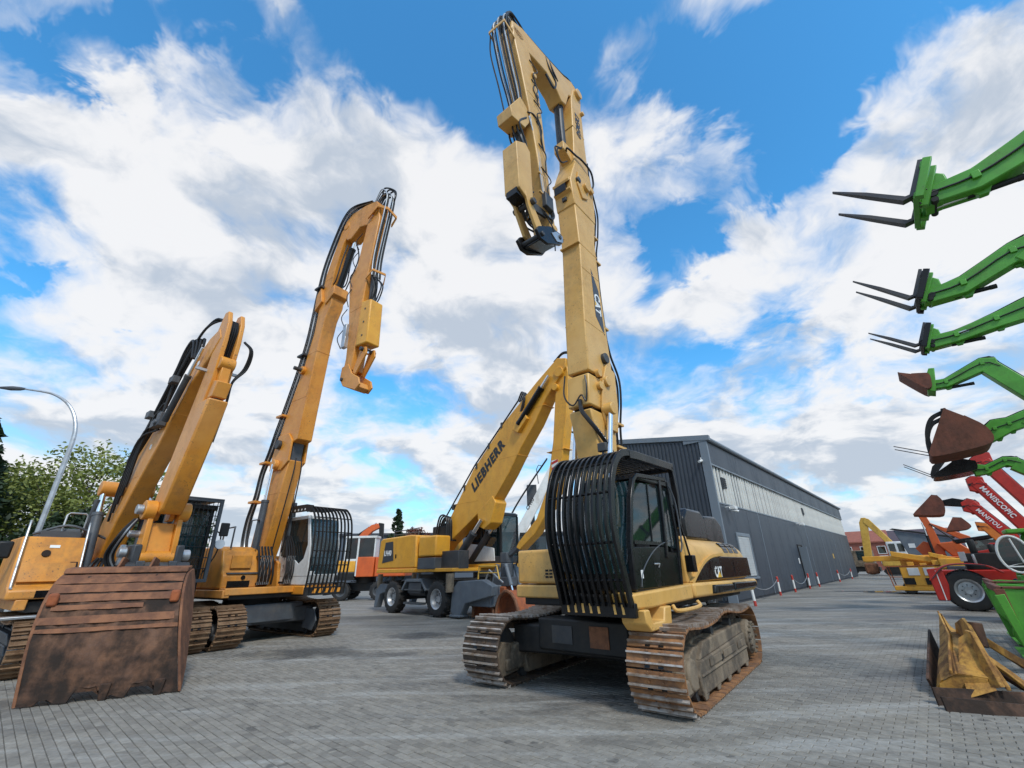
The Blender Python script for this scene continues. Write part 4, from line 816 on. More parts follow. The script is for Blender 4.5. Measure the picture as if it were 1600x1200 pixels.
part('tank_hatch', LO, tk, lambda b: b.box(1.10, 1.16, -1.3, -.75, 1.95, 2.3), bev=.01)
part('tank_step', 'mid_grey', tk, lambda b: b.box(.95, 1.28, -1.4, -.55, 1.80, 1.84))
part('vent', 'black_paint', tk, lambda b: b.box(1.245, 1.262, -1.35, -.75, 1.45, 1.62)); part('lamp', 'black_paint', tk, lambda b: b.cyl((1.24, -.95, 1.70), (1.27, -.95, 1.70), .06, 12))
part('front_sill', LO, e2, lambda b: b.box(1.2, 1.62, -1.5, .42, 1.26, 1.44), bev=.02)
part('boom_bracket', LO, e2, lambda b: b.prism([(-.5, 1.36), (.75, 1.36), (.6, 2.1), (.1, 2.3), (-.3, 2.2)], -.42, -.32).prism([(-.5, 1.36), (.75, 1.36), (.6, 2.1), (.1, 2.3), (-.3, 2.2)], .32, .42), bev=.02)
for yy in (-.42, .38):      # wire baskets beside the boom foot
    bk = part('valve_basket', 'frame_dark', e2, lambda b: b.box(1.0, 1.35, yy-.16, yy+.16, 1.5, 1.56).box(1.0, 1.35, yy-.16, yy+.16, 2.25, 2.29))
    for i in range(7): rod((1.36, yy-.16+i*.053, 1.5), (1.36, yy-.16+i*.053, 2.29), .008, bk, 'silver', 'wire', 5)
    for i in range(4): hose([(1.2, yy-.1+i*.06, 2.2), (1.32, yy-.1+i*.06, 1.95), (1.15, yy-.1+i*.06, 1.6)], .022, e2)
part('rail', 'mid_grey', e2, lambda b: b.tube([(.9, -1.3, 2.5), (.9, -1.3, 3.05), (.8, -1.25, 3.1), (.0, -1.2, 3.1), (-.05, -1.2, 2.5)], .025, 6))
part('rail', 'mid_grey', e2, lambda b: b.tube([(.95, -.62, 2.5), (.95, -.62, 3.3), (.9, -.6, 3.36), (.3, -.6, 3.36), (.25, -.6, 2.5)], .025, 6))
# cab
c2 = part('cab', 'white_paint', e2, lambda b: b.prism([(2.12, 1.45), (2.2, 1.75), (.3, 1.75), (.3, 1.45)], .45, 1.45).box(.3, .42, .45, 1.45, 1.4, 3.4).box(.3, 1.75, .45, 1.45, 3.38, 3.5), bev=.03)
part('cab_sill', LO, e2, lambda b: b.box(.3, 2.15, .42, 1.48, 1.20, 1.44), bev=.03)
part('cab_side', 'white_paint', c2, lambda b: b.prism([(2.2, 1.7), (2.12, 2.6), (1.88, 3.4), (1.76, 3.4), (1.98, 2.6), (1.85, 2.2), (1.6, 2.05), (1.2, 2.25), (.42, 2.3), (.42, 1.7)], .44, .48), bev=.01)
part('cab_side', 'white_paint', c2, lambda b: b.prism([(2.2, 1.7), (2.12, 2.6), (1.88, 3.4), (1.76, 3.4), (1.98, 2.6), (1.85, 2.2), (1.6, 2.05), (1.2, 2.25), (.42, 2.3), (.42, 1.7)], 1.42, 1.46), bev=.01)
part('window_pane', 'glass', c2, lambda b: b.prism([(1.76, 3.38), (1.98, 2.6), (1.85, 2.2), (1.6, 2.05), (1.2, 2.25), (.42, 2.3), (.42, 3.38)], .455, .463))
part('window_pane', 'glass', c2, lambda b: b.prism([(1.76, 3.38), (1.98, 2.6), (1.85, 2.2), (1.6, 2.05), (1.2, 2.25), (.42, 2.3), (.42, 3.38)], 1.43, 1.438))
part('windscreen', 'glass_blue', c2, lambda b: b.ext([(2.18, .5, 1.75), (2.18, 1.4, 1.75), (2.10, 1.4, 2.6), (1.87, 1.4, 3.38), (1.87, .5, 3.38), (2.10, .5, 2.6)], (.006, 0, 0)))
part('seat', 'seat_grey', c2, lambda b: b.box(.8, 1.35, .72, 1.2, 1.75, 2.0).box(.7, .85, .74, 1.18, 2.0, 2.75), bev=.04)
part('notice', 'decal_white', c2, lambda b: b.box(2.2, 2.206, .5, .66, 1.72, 1.84))
gy2 = [.30+i*(1.58-.30)/10 for i in range(11)]
gp2 = [(2.42, 1.22), (2.5, 1.7), (2.56, 2.4), (2.52, 2.95), (2.42, 3.35), (2.2, 3.62), (1.85, 3.74), (.5, 3.78)]
for y in gy2: MB().strip(cr([(x, y, z) for x, z in gp2], 3), .02, .07, (0, 1, 0)).build('guard_bar', 'frame_dark', e2)
for (x, z) in ((2.47, 1.5), (2.53, 2.0), (2.56, 2.4), (2.52, 2.95), (2.40, 3.38), (1.5, 3.75)): rod((x, gy2[0], z), (x, gy2[-1], z), .016, e2, 'frame_dark', 'guard_rod', 8)
part('guard_roof', 'frame_dark', e2, lambda b: b.strip([(2.2, .30, 3.64), (1.85, .30, 3.70), (.3, .30, 3.72)], .05, .22, (0, 1, 0)), bev=.01)
for i in range(7): part('guard_hole', 'white_paint', e2, lambda b: b.cyl((.6+i*.2, .27, 3.66), (.6+i*.2, .274, 3.66), .035, 10))
for i in range(5): part('hazard_stripe', LO, e2, lambda b: b.prismx([(.52+i*.2, 1.24), (.62+i*.2, 1.24), (.66+i*.2, 1.36), (.56+i*.2, 1.36)], 2.455, 2.46))
part('guard_plate', 'frame_dark', e2, lambda b: b.box(2.40, 2.452, .28, 1.6, 1.18, 1.40), bev=.01)
# boom
b2 = .50
beam('lower_boom', [(-.35, 1.75), (-.2, 3.0), (.0, 4.2), (.17, 5.25), (1.28, 5.25), (1.08, 4.4), (.95, 3.65), (.7, 2.6), (.35, 1.75)], b2, e2, LO, .03)
beam('connector', [(.3, 5.2), (.35, 5.9), (1.25, 5.9), (1.2, 5.2)], b2-.14, e2, 'mid_grey', .01)
j = beam('boom_joint', [(.12, 5.0), (.15, 5.5), (.35, 6.2), (1.0, 6.2), (1.3, 5.9), (1.3, 5.2), (.9, 4.95)], .07, e2, LO, .02, y=-.27); j = beam('boom_joint', [(.12, 5.0), (.15, 5.5), (.35, 6.2), (1.0, 6.2), (1.3, 5.9), (1.3, 5.2), (.9, 4.95)], .07, e2, LO, .02, y=.27)
ear(e2, .55, 5.85, .16, -.42, -.31, 'dark_steel'); ear(e2, .6, 5.15, .17, -.46, -.305, LO); ear(e2, .6, 5.15, .17, .305, .46, LO)
beam('main_boom', [(.20, 5.75), (.30, 6.3), (.56, 7.16), (1.12, 8.75), (1.40, 9.98), (1.44, 11.0), (1.40, 11.35), (2.25, 11.25), (2.25, 10.9), (2.0, 10.4), (1.86, 9.5), (1.80, 8.7), (1.66, 7.0), (1.58, 5.9), (1.35, 5.85)], b2, e2, LO, .03)
beam('boom_tip', [(1.42, 11.25), (1.52, 12.5), (1.78, 13.33), (2.15, 14.35), (2.6, 14.65), (2.75, 14.2), (2.4, 13.6), (2.1, 12.6), (2.0, 11.25)], .48, e2, LO, .03)
beam('jib', [(2.2, 14.2), (2.35, 14.75), (2.75, 14.95), (3.6, 14.85), (4.3, 14.65), (4.6, 14.2), (4.45, 13.75), (4.0, 13.7), (3.4, 13.9), (2.9, 13.6), (2.6, 13.7)], .46, e2, LO, .03)
part('boom_lug', LO, e2, lambda b: b.prism([(1.3, 10.9), (1.25, 11.6), (1.5, 11.9), (1.7, 11.2)], -.34, .34), bev=.02); part('boom_lug', LO, e2, lambda b: b.prism([(1.9, 11.0), (2.4, 11.3), (2.35, 11.7), (2.0, 11.5)], -.3, .3), bev=.02)
ear(e2, 2.45, 14.45, .16, -.26, .26, LO); ear(e2, 4.3, 14.2, .2, -.26, .26, LO)
for zz, xx in ((8.5, 1.15),): pin(e2, xx, zz, -.62, .5, .07, 'dark_steel'); ear(e2, xx, zz, .15, -.36, .3, LO)
cylinder((2.15, 0, 11.6), (2.85, 0, 13.75), .12, e2, .8, 'black_paint'); hose([(2.3, .2, 11.7), (2.7, .2, 12.4), (2.9, .2, 13.0), (2.7, .15, 13.7)], .025, e2)
# stick
beam('stick', [(4.0, 14.2), (3.85, 13.6), (3.6, 12.0), (3.24, 11.45), (3.42, 10.5), (3.66, 9.2), (3.72, 8.2), (3.66, 7.75), (4.1, 7.7), (4.15, 8.4), (4.2, 9.6), (4.3, 11.0), (4.45, 12.4), (4.6, 13.7), (4.45, 14.25)], .46, e2, LO, .03)
cylinder((4.42, 0, 11.2), (4.55, 0, 8.2), .12, e2, .8, 'dark_steel')
gd2 = part('cylinder_guard', 'lieb_yellow', e2, lambda b: b.prism([(4.18, 8.5), (4.22, 10.2), (4.74, 10.1), (4.80, 8.45)], -.25, .25), bev=.05, seg=3)
for i in range(3):
    part('bolt', 'dark_steel', gd2, lambda b: b.cyl((4.5, -.245, 8.8+i*.5), (4.5, -.262, 8.8+i*.5), .035, 8))
for yy in (-.16, .16):
    part('linkage', LO, e2, lambda b: b.prism([(4.45, 8.4), (4.7, 8.35), (4.75, 8.1), (4.3, 7.5), (4.15, 7.6)], yy-.03, yy+.03), bev=.01)
    part('coupler_plate', LO, e2, lambda b: b.prism([(3.62, 7.9), (3.95, 7.95), (4.2, 7.55), (4.6, 7.3), (4.7, 7.05), (4.5, 6.9), (3.8, 7.2), (3.58, 7.5)], yy*1.4-.03, yy*1.4+.03), bev=.015)
part('coupler_body', LO, e2, lambda b: b.prism([(3.8, 7.5), (4.5, 7.2), (4.6, 7.0), (4.4, 6.92), (3.8, 7.2)], -.19, .19), bev=.02)
pin(e2, 3.72, 7.45, -.3, .3, .06); pin(e2, 4.55, 8.3, -.28, .28, .07)
part('valve_block', 'silver', e2, lambda b: b.box(3.48, 3.68, -.34, -.22, 9.0, 9.5).box(3.52, 3.72, -.36, -.22, 8.6, 9.0), bev=.01)
part('hose_bracket', LO, e2, lambda b: b.strip([(4.0, -.3, 13.95), (4.55, -.3, 14.2), (4.9, -.1, 14.0), (4.95, .25, 13.8), (4.7, .25, 13.55)], .12, .05, (0, 0, 1)), bev=.01); part('hose_bracket', LO, e2, lambda b: b.strip([(4.3, -.26, 11.1), (4.65, -.26, 11.3), (4.75, .2, 11.3), (4.6, .26, 11.0)], .09, .04, (0, 0, 1)), bev=.01)
g = random.Random(8)
for i in range(9):
    yy = -.18+i*.045; ox = g.uniform(-.05, .05)
    hose([(4.1, yy, 14.75), (4.45, yy, 15.05+g.uniform(-.1, .12)), (4.85+ox, yy, 14.7), (4.82+ox, yy, 14.0), (4.62+ox, yy, 12.8), (4.5+ox*.6, yy, 11.9), (4.5, yy, 11.2)], .02, e2, 'silver' if i % 3 == 0 else 'hose')
for i in range(3): hose([(4.3, .0, 14.85), (4.5+i*.1, -.1+i*.12, 15.25-i*.05), (4.95, .1, 14.95-i*.1), (4.8, .15, 14.4)], .03, e2)
for i in range(5):
    yy = -.34+i*.05; ox = -.06*i
    hose([(3.9, yy*.5, 14.95), (3.0, yy, 15.1), (2.4, yy, 15.0), (1.95+ox*.3, yy, 14.3), (1.45+ox*.4, yy, 13.0), (1.28, yy, 11.9), (1.20, yy, 10.6), (1.1, yy, 9.6), (.8, yy, 8.4), (.4, yy, 7.2), (.1, yy, 6.4), (-.12+ox*.3, yy, 5.7), (-.4+ox*.6, yy, 5.0), (-.5+ox*.5, yy, 4.2), (-.75+ox*.3, yy, 3.4), (-.7, yy, 2.6), (-.2, yy, 2.0)], .022, e2, 'silver' if i == 2 else 'hose')
for (x, z) in ((1.32, 11.9), (.95, 9.1), (.25, 6.9), (-.3, 5.3), (-.55, 4.0)): part('hose_clamp', LO if z < 7 else 'dark_steel', e2, lambda b: b.box(x-.2, x+.25, -.40, -.1, z, z+.07))
for sy in (-1, 1): cylinder((.72, sy*.55, 2.0), (.60, sy*.42, 5.15), .105, e2, .62, 'mid_grey'); hose([(1.0, sy*.15, 2.4), (1.25, sy*.15, 3.6), (1.42, sy*.12, 4.8), (1.4, sy*.1, 5.3)], .02, e2)
# -- first machine: boom reaching forward, stick folded down, big ditching bucket on the ground
e1 = thing('bucket_excavator', 'orange-yellow excavator with mesh-fronted cab and wide rusty bucket resting on the paving', 'excavator', (-10.57, 11.98, 0), head(-53.8))
lieb_base(e1, .25, [('shoe_tan', 'shoe_tan'), ('shoe_tan', 'shoe_tan')])
part('track_guard', 'silver', e1, lambda b: b.box(1.5, 1.9, -1.75, -.6, 1.05, 1.1), bev=.01)
tk = part('tank', LO, e1, lambda b: b.prism([(-.6, 1.40), (1.62, 1.40), (1.62, 1.58), (1.35, 1.66), (.95, 2.66), (-.6, 2.66)], -1.72, -.62), bev=.04, seg=3)
part('tank_panel', LO, tk, lambda b: b.ext([(1.37, -1.62, 1.72), (1.37, -.75, 1.72), (1.22, -.75, 2.1), (1.22, -1.62, 2.1)], (.03, 0, .012)), bev=.008)
part('filler_cap', 'rust_dark', tk, lambda b: b.cyl((1.05, -1.28, 2.28), (1.12, -1.28, 2.31), .075, 16)); part('sticker', 'decal_white', tk, lambda b: b.ext([(1.045, -1.25, 2.42), (1.045, -1.08, 2.42), (1.02, -1.08, 2.48), (1.02, -1.25, 2.48)], (.012, 0, .004)))
part('vent', 'black_paint', tk, lambda b: b.box(1.615, 1.63, -1.30, -1.08, 1.42, 1.56)); part('vent', 'black_paint', tk, lambda b: b.ext([(1.25, -.85, 2.0), (1.25, -.72, 2.0), (1.20, -.72, 2.12), (1.20, -.85, 2.12)], (.02, 0, .008)))
for yy in (-1.68, -.68): part('hand_rail', 'silver', tk, lambda b: b.tube([(1.6, yy, 1.62), (1.45, yy, 1.72), (1.0, yy, 2.8), (.95, yy, 3.0)], .022, 8, 3))
part('hand_rail', 'silver', e1, lambda b: b.tube([(.4, -1.05, 2.66), (.4, -1.05, 3.2), (.4, -1.0, 3.25), (.4, -.72, 3.25), (.4, -.67, 3.2), (.4, -.67, 2.66)], .02, 8))
part('deck_clutter', 'mid_grey', e1, lambda b: b.box(-.4, .5, -1.4, -.7, 2.66, 2.82).cyl((.2, -1.3, 2.8), (.2, -.7, 2.8), .1, 10).tube([(.3, -1.5, 2.75), (.5, -1.0, 2.95), (.5, -.5, 2.8), (.4, .0, 2.6)], .03, 6, 4))
part('mirror', 'frame_dark', e1, lambda b: b.box(.85, .95, -2.05, -1.8, 2.2, 2.55), bev=.04)
part('boom_bracket', LO, e1, lambda b: b.prism([(-.7, 1.36), (.9, 1.36), (.55, 2.2), (.0, 2.5), (-.4, 2.4)], -.52, -.40).prism([(-.7, 1.36), (.9, 1.36), (.55, 2.2), (.0, 2.5), (-.4, 2.4)], .32, .44), bev=.02)
# cab with wire front guard
c1 = part('cab', 'frame_dark', e1, lambda b: b.box(.3, 1.75, .62, 1.62, 1.36, 1.72).box(.3, .42, .62, 1.62, 1.7, 3.4).box(.25, 1.85, .58, 1.66, 3.4, 3.52), bev=.03)
for yy in (.66, 1.58):
    part('cab_pillar', 'frame_dark', c1, lambda b: b.strip([(1.72, yy, 1.7), (1.72, yy, 3.42)], .07, .07, (0, 1, 0)))
part('windscreen', 'glass_blue', c1, lambda b: b.box(1.66, 1.668, .7, 1.55, 1.72, 3.4)); part('window_pane', 'glass', c1, lambda b: b.box(.42, 1.7, 1.58, 1.588, 1.75, 3.4)); part('window_pane', 'glass', c1, lambda b: b.box(.42, 1.7, .64, .648, 1.75, 3.4))
part('seat', 'seat_grey', c1, lambda b: b.box(.7, 1.2, .85, 1.35, 1.75, 2.0).box(.6, .75, .88, 1.33, 2.0, 2.8), bev=.04)
part('guard_frame', 'mid_grey', e1, lambda b: b.box(1.86, 1.94, .48, .56, 1.62, 3.66).box(1.86, 1.94, 1.66, 1.74, 1.62, 3.66).box(1.86, 1.94, .56, 1.66, 3.60, 3.66).box(1.84, 1.96, .56, 1.66, 1.62, 1.70).box(.3, 1.94, .48, 1.74, 3.661, 3.70), bev=.008)
for i in range(10): rod((1.90, .66+i*.105, 1.7), (1.90, .66+i*.105, 3.6), .010, e1, 'frame_dark', 'guard_wire', 6)
for i in range(7): rod((1.905, .56, 1.95+i*.26), (1.905, 1.66, 1.95+i*.26), .012, e1, 'frame_dark', 'guard_wire', 6)
part('mirror', 'frame_dark', e1, lambda b: b.box(1.80, 1.86, 1.82, 2.05, 2.75, 3.1), bev=.03); part('lamp', 'lamp_lens', e1, lambda b: b.cyl((1.75, 1.9, 2.55), (1.85, 1.9, 2.55), .12, 16)); hose([(1.8, 1.74, 2.9), (1.78, 1.9, 2.75), (1.7, 1.9, 2.3), (1.6, 1.7, 1.8)], .018, e1)
# boom
beam('boom', [(-.55, 1.7), (-.75, 2.3), (-.35, 3.2), (.25, 4.0), (1.0, 4.75), (2.3, 5.75), (3.25, 6.75), (4.0, 7.2), (4.5, 7.3), (4.7, 7.0), (4.3, 6.6), (3.5, 6.1), (2.6, 4.95), (1.7, 4.0), (.9, 3.1), (.35, 2.2), (.2, 1.7)], .42, e1, LO, .03)
part('boom_boss', LO, e1, lambda b: b.cyl((.35, -.62, 3.9), (.35, .5, 3.9), .19, 18), bev=.02)
for sy in (-1, 1): cylinder((.95, sy*.48-.05, 1.75), (.38, sy*.48-.05, 3.9), .11, e1, .7, 'mid_grey')
cylinder((1.2, -.0, 5.35), (4.2, 0, 7.55), .11, e1, .6, 'mid_grey')
# stick with guarded bucket cylinder
beam('stick', [(4.4, 7.5), (4.52, 7.74), (4.72, 7.72), (4.86, 7.4), (4.9, 6.9), (4.8, 5.9), (4.3, 4.6), (3.85, 3.4), (3.55, 2.9), (3.3, 2.9), (3.3, 3.3), (3.75, 4.7), (4.2, 6.0), (4.4, 6.9), (4.3, 7.25)], .10, e1, LO, .02, y=-.14); beam('stick', [(4.4, 7.5), (4.52, 7.74), (4.72, 7.72), (4.86, 7.4), (4.9, 6.9), (4.8, 5.9), (4.3, 4.6), (3.85, 3.4), (3.55, 2.9), (3.3, 2.9), (3.3, 3.3), (3.75, 4.7), (4.2, 6.0), (4.4, 6.9), (4.3, 7.25)], .10, e1, LO, .02, y=.14)
part('stick_web', LO, e1, lambda b: b.prism([(4.3, 7.4), (4.4, 6.9), (4.2, 6.0), (3.75, 4.7), (3.35, 3.1), (3.45, 3.05), (3.9, 4.65), (4.4, 6.0), (4.6, 6.9), (4.5, 7.4)], -.09, .09))
part('slot', 'black_paint', e1, lambda b: b.prism([(4.6, 6.35), (4.78, 7.2), (4.72, 7.5), (4.62, 7.5), (4.62, 7.1), (4.5, 6.35)], -.088, .088))
for i in range(4): hose([(4.75, -.06+i*.04, 7.45), (4.82, -.08+i*.05, 7.2), (4.74, -.08+i*.05, 6.8), (4.66, -.08+i*.05, 6.4)], .022, e1)
gd1 = part('cylinder_guard', LO, e1, lambda b: b.prism([(4.48, 5.4), (4.2, 4.6), (3.78, 3.55), (3.62, 3.15), (3.85, 3.0), (4.0, 3.1), (4.4, 4.0), (4.75, 4.8), (4.98, 5.4)], -.21, .21), bev=.04, seg=2)
part('guard_lip', LO, e1, lambda b: b.prism([(4.55, 5.45), (4.95, 5.45), (5.06, 5.8), (4.72, 5.9)], -.15, .15), bev=.02)
rod((4.78, 0, 5.3), (4.86, 0, 6.3), .09, e1, 'mid_grey', 'cylinder_tube'); part('clevis', LO, e1, lambda b: b.cyl((4.86, -.16, 6.3), (4.86, .16, 6.3), .16, 16).box(4.78, 4.96, -.1, .1, 5.8, 6.2), bev=.02)
ear(e1, 3.62, 3.1, .20, -.42, -.21, LO); ear(e1, 3.62, 3.1, .20, .21, .42, LO); pin(e1, 3.62, 3.1, -.54, -.42, .10, 'silver'); pin(e1, 3.4, 2.62, -.5, .42, .07, 'silver')
part('bucket_link', LO, e1, lambda b: b.prism([(3.5, 3.0), (3.72, 2.95), (3.82, 2.2), (3.78, 2.05), (3.55, 2.05), (3.42, 2.3)], -.32, -.22).prism([(3.5, 3.0), (3.72, 2.95), (3.82, 2.2), (3.78, 2.05), (3.55, 2.05), (3.42, 2.3)], .22, .32).prism([(3.6, 2.85), (3.74, 2.2), (3.66, 2.2), (3.5, 2.85)], -.22, .22).cyl((3.72, -.3, 2.15), (3.72, .3, 2.15), .13, 16), bev=.015)
cpl = part('tilt_coupler', 'dark_steel', e1, lambda b: b.box(3.25, 3.85, -.45, -.30, 1.85, 2.4).box(3.25, 3.85, .30, .45, 1.85, 2.4).box(3.3, 3.85, -.55, .55, 1.80, 2.02).cyl((3.85, -.6, 1.95), (3.85, .6, 1.95), .11, 14), bev=.03)
for yy in (-.3, .26): part('bolt_plate', 'mid_grey', cpl, lambda b: b.box(3.9, 3.98, yy-.07, yy+.07, 1.9, 2.08), bev=.01)
for k in range(4): hose([(3.6, -.45-k*.02, 2.9), (3.75, -.62-k*.03, 2.6), (3.5, -.66-k*.04, 2.2), (3.45, -.5-k*.05, 1.9)], .025, e1, 'silver' if k == 1 else 'hose')
part('swivel', 'silver', cpl, lambda b: b.cyl((3.6, -.62, 2.25), (3.6, -.48, 2.25), .1, 14).box(3.45, 3.6, -.58, -.5, 2.0, 2.4), bev=.02)
part('swivel', 'silver', cpl, lambda b: b.cyl((3.6, .44, 2.2), (3.6, .64, 2.2), .12, 14), bev=.02)
# hoses over boom
for k in range(4):
    yy = -.30+k*.05
    hose([(3.4, yy, 6.8), (3.1+.1*k, yy, 7.4), (2.7+.1*k, yy, 7.25), (2.4, yy, 6.7), (1.9, yy, 6.0), (1.2, yy, 5.1), (.6, yy, 4.6)], .035, e1)
for k in range(3): hose([(4.1, .2, 7.3), (4.0+.05*k, -.1+.1*k, 7.8), (3.5+.1*k, -.2, 7.7), (3.1, -.25, 7.3), (2.6, -.3, 6.4), (2.5, -.33, 5.5)], .03, e1)
for k in range(2): hose([(4.85, .26, 7.0), (4.9, .42+k*.04, 6.8), (4.7, .45+k*.05, 6.4), (4.6, .3, 6.0), (4.55, .30, 5.5), (4.3, .3, 4.6)], .028, e1)
for (x, z) in ((2.6, 6.3), (1.5, 5.6), (2.2, 5.2)): part('hose_clamp', 'mid_grey', e1, lambda b: b.box(x-.1, x+.2, -.42, -.26, z, z+.18), bev=.01)
part('hose_clamp', 'silver', e1, lambda b: b.box(4.5, 4.56, .18, .42, 6.2, 6.26)); part('hose_clamp', 'silver', e1, lambda b: b.box(4.3, 4.36, -.42, -.18, 6.2, 6.26))
for k in range(4): hose([(1.0, -.35+k*.06, 2.2), (1.2, -.5+k*.1, 2.0), (1.0, -.5+k*.1, 1.7), (.6, -.4, 1.5)], .035, e1)
rod((.1, -.62, 2.0), (.5, -.62, 3.6), .05, e1, 'mid_grey', 'grease_line')
# bucket: curved shell seen from its back, turned on the tilt rotator
bk = thing('excavator_bucket', 'wide rusty ditching bucket with wavy worn cutting edge, hung on the folded stick', 'bucket', (-6.52, 8.2, 0), R(24))
prof = [(0.0, .02), (.02, .22), (.05, .5), (.12, .85), (.26, 1.2), (.48, 1.52), (.78, 1.76), (1.1, 1.88), (1.42, 1.92)]
PR = cr([(0, y, z) for y, z in prof], 3)
rp2 = random.Random(4); rows = []; offs = []; NC = 25
def bx_(i, z): return (-1.0+2.0*i/(NC-1))*(.95-.02*z)-.45*z/1.9-(.10 if i == 0 else 0)*(1-z/1.9)
for k, p in enumerate(PR):
    t_ = (PR[min(k+1, len(PR)-1)]-PR[max(k-1, 0)]).normalized(); nn = Vector((0, -t_.z, t_.y)); row = []
    for i in range(NC):
        z = p.z; dent = .018*math.sin(i*1.7+p.z*5)*math.sin(p.z*3+i*.6)+rp2.gauss(0, .004)
        if k == 0: z = .02+(.17 if i in (7, 8, 9, 10, 16, 17, 18, 19) else (.05 if i in (2, 3, 13) else 0))+rp2.uniform(0, .03)
        if k == 1 and i in (7, 8, 9, 10, 16, 17, 18, 19): z = .22
        row.append((bx_(i, p.z), p.y+dent, z))
    rows.append(row); offs.append(-nn*.035)
MB().sheet(rows, offs).build('shell', 'rust_dark', bk, smooth=40)
def sidep(i): return [(bx_(i, p.z), p.y+.01, p.z) for p in PR]+[(bx_(i, 1.7), 1.5, 1.7), (bx_(i, 1.0), 1.05, 1.0), (bx_(i, .3), .42, .3)]
part('side_plate', 'rust', bk, lambda b: b.ext([(x-.05, y, z) for x, y, z in sidep(0)], (.045, 0, 0)), bev=.008)
part('side_plate', 'rust', bk, lambda b: b.ext([(x+.005, y, z) for x, y, z in sidep(NC-1)], (.045, 0, 0)), bev=.008)
def on(z):                                     # depth of the shell at height z
    for a, b in zip(PR, PR[1:]):
        if a.z <= z <= b.z: return a.y+(b.y-a.y)*(z-a.z)/max(1e-6, b.z-a.z)
    return PR[-1].y
for (z0, z1, f0, f1) in ((1.70, 1.84, .0, 1), (1.56, 1.68, .0, 1), (1.42, 1.53, .0, 1.0), (1.30, 1.37, .06, .72), (1.10, 1.21, .0, .97), (.98, 1.04, .0, 1)):
    def ws(b):
        rws = []
        for z in (z0, (z0+z1)/2, z1):
            rws.append([(bx_(0, z)+(bx_(NC-1, z)-bx_(0, z))*f, on(z)-.028+rp2.gauss(0, .004), z+rp2.gauss(0, .004)) for f in [f0+(f1-f0)*q/8 for q in range(9)]])
        b.sheet(rws, (0, .05, -.01))
    part('wear_strip', 'rust', bk, ws)
part('top_lip', 'rust', bk, lambda b: b.ext([(bx_(0, 1.9)-.03, .95, 1.86), (bx_(NC-1, 1.9)+.03, .95, 1.86), (bx_(NC-1, 1.9)+.03, 1.0, 1.95), (bx_(0, 1.9)-.03, 1.0, 1.95)], (0, .3, .03)), bev=.015)
for f in (1, NC-2): part('wear_button', 'rust_bright', bk, lambda b: b.box(bx_(f, 1.4)-.07, bx_(f, 1.4)+.07, on(1.4)-.10, on(1.4), 1.36, 1.56), bev=.035)
for f in (11.5, 20.5): part('tooth', 'rust_dark', bk, lambda b: b.ext([(bx_(f, 0)-.075, -.035, .24), (bx_(f, 0)+.075, -.035, .24), (bx_(f, 0)+.05, -.03, .005), (bx_(f, 0)-.05, -.03, .005)], (0, .05, 0)), bev=.015)
for s_ in (-.25, .25): part('hanger_ear', 'rust', bk, lambda b: b.ext([(-.45+s_, 1.0, 1.85), (-.45+s_, 1.6, 1.8), (-.45+s_, 1.65, 2.1), (-.45+s_, 1.3, 2.15)], (.04, 0, 0)), bev=.01)
for k in range(5): hose([(1.1, -.6+k*.09, 2.55), (1.3, -.62+k*.1, 2.2), (1.42, -.6+k*.1, 1.8), (1.3, -.55+k*.1, 1.5)], .03, e2)
for k in range(4): hose([(.9, .25+k*.07, 2.9), (1.2, .22+k*.08, 2.5), (1.4, .2+k*.08, 1.9), (1.3, .2+k*.08, 1.5)], .028, e2)

seams(e2, LO, [(.72, 1.66, 7.4, .50), (1.2, 1.84, 9.1, .50), (1.5, 2.05, 12.2, .48), (.0, 1.05, 4.2, .50), (3.6, 4.25, 10.0, .46)])
seams(e1, LO, [(.5, 1.6, 4.1, .42), (2.0, 3.0, 5.45, .42)])
g = random.Random(31)
for k in range(6):
    z0 = 13.4-k*.8; hose([(3.7-.07*k, -.25, z0), (3.55-.06*k+g.uniform(-.1, .05), -.31, z0-.3), (3.65-.05*k, -.28, z0-.75)], .016, e2)
for k in range(5): hose([(4.45, -.15+k*.08, 11.2), (4.7+g.uniform(-.1, .1), -.16+k*.08, 10.8), (4.6, -.15+k*.08, 10.4), (4.5, -.12+k*.06, 10.15)], .024, e2)
for k in range(4): hose([(1.9, -.15+k*.1, 11.9), (2.3+g.uniform(-.1, .15), -.2+k*.13, 12.0), (2.45, -.2+k*.12, 12.8), (2.6, -.15+k*.1, 13.5)], .024, e2)
for k in range(5): hose([(2.6-k*.1, -.24, 5.6-k*.1), (2.3-k*.2, -.33-.02*k, 5.8-k*.2), (1.6-k*.2, -.34, 5.0-k*.25), (1.0-k*.15, -.26, 3.9-k*.2)], .028, e1)
cylinder((2.9, -.34, 5.3), (4.0, -.30, 6.9), .07, e1, .6, 'dark_steel')
part('hose_manifold', 'mid_grey', e1, lambda b: b.box(2.35, 2.6, -.40, -.22, 5.2, 5.55).cyl((2.45, -.45, 5.3), (2.45, -.2, 5.3), .07, 10), bev=.02)
for k in range(3): part('label_plate', 'decal_white', e1, lambda b: b.box(1.8+k*.9, 1.92+k*.9, -.214, -.2105, 4.75+k*.9, 4.87+k*.9))
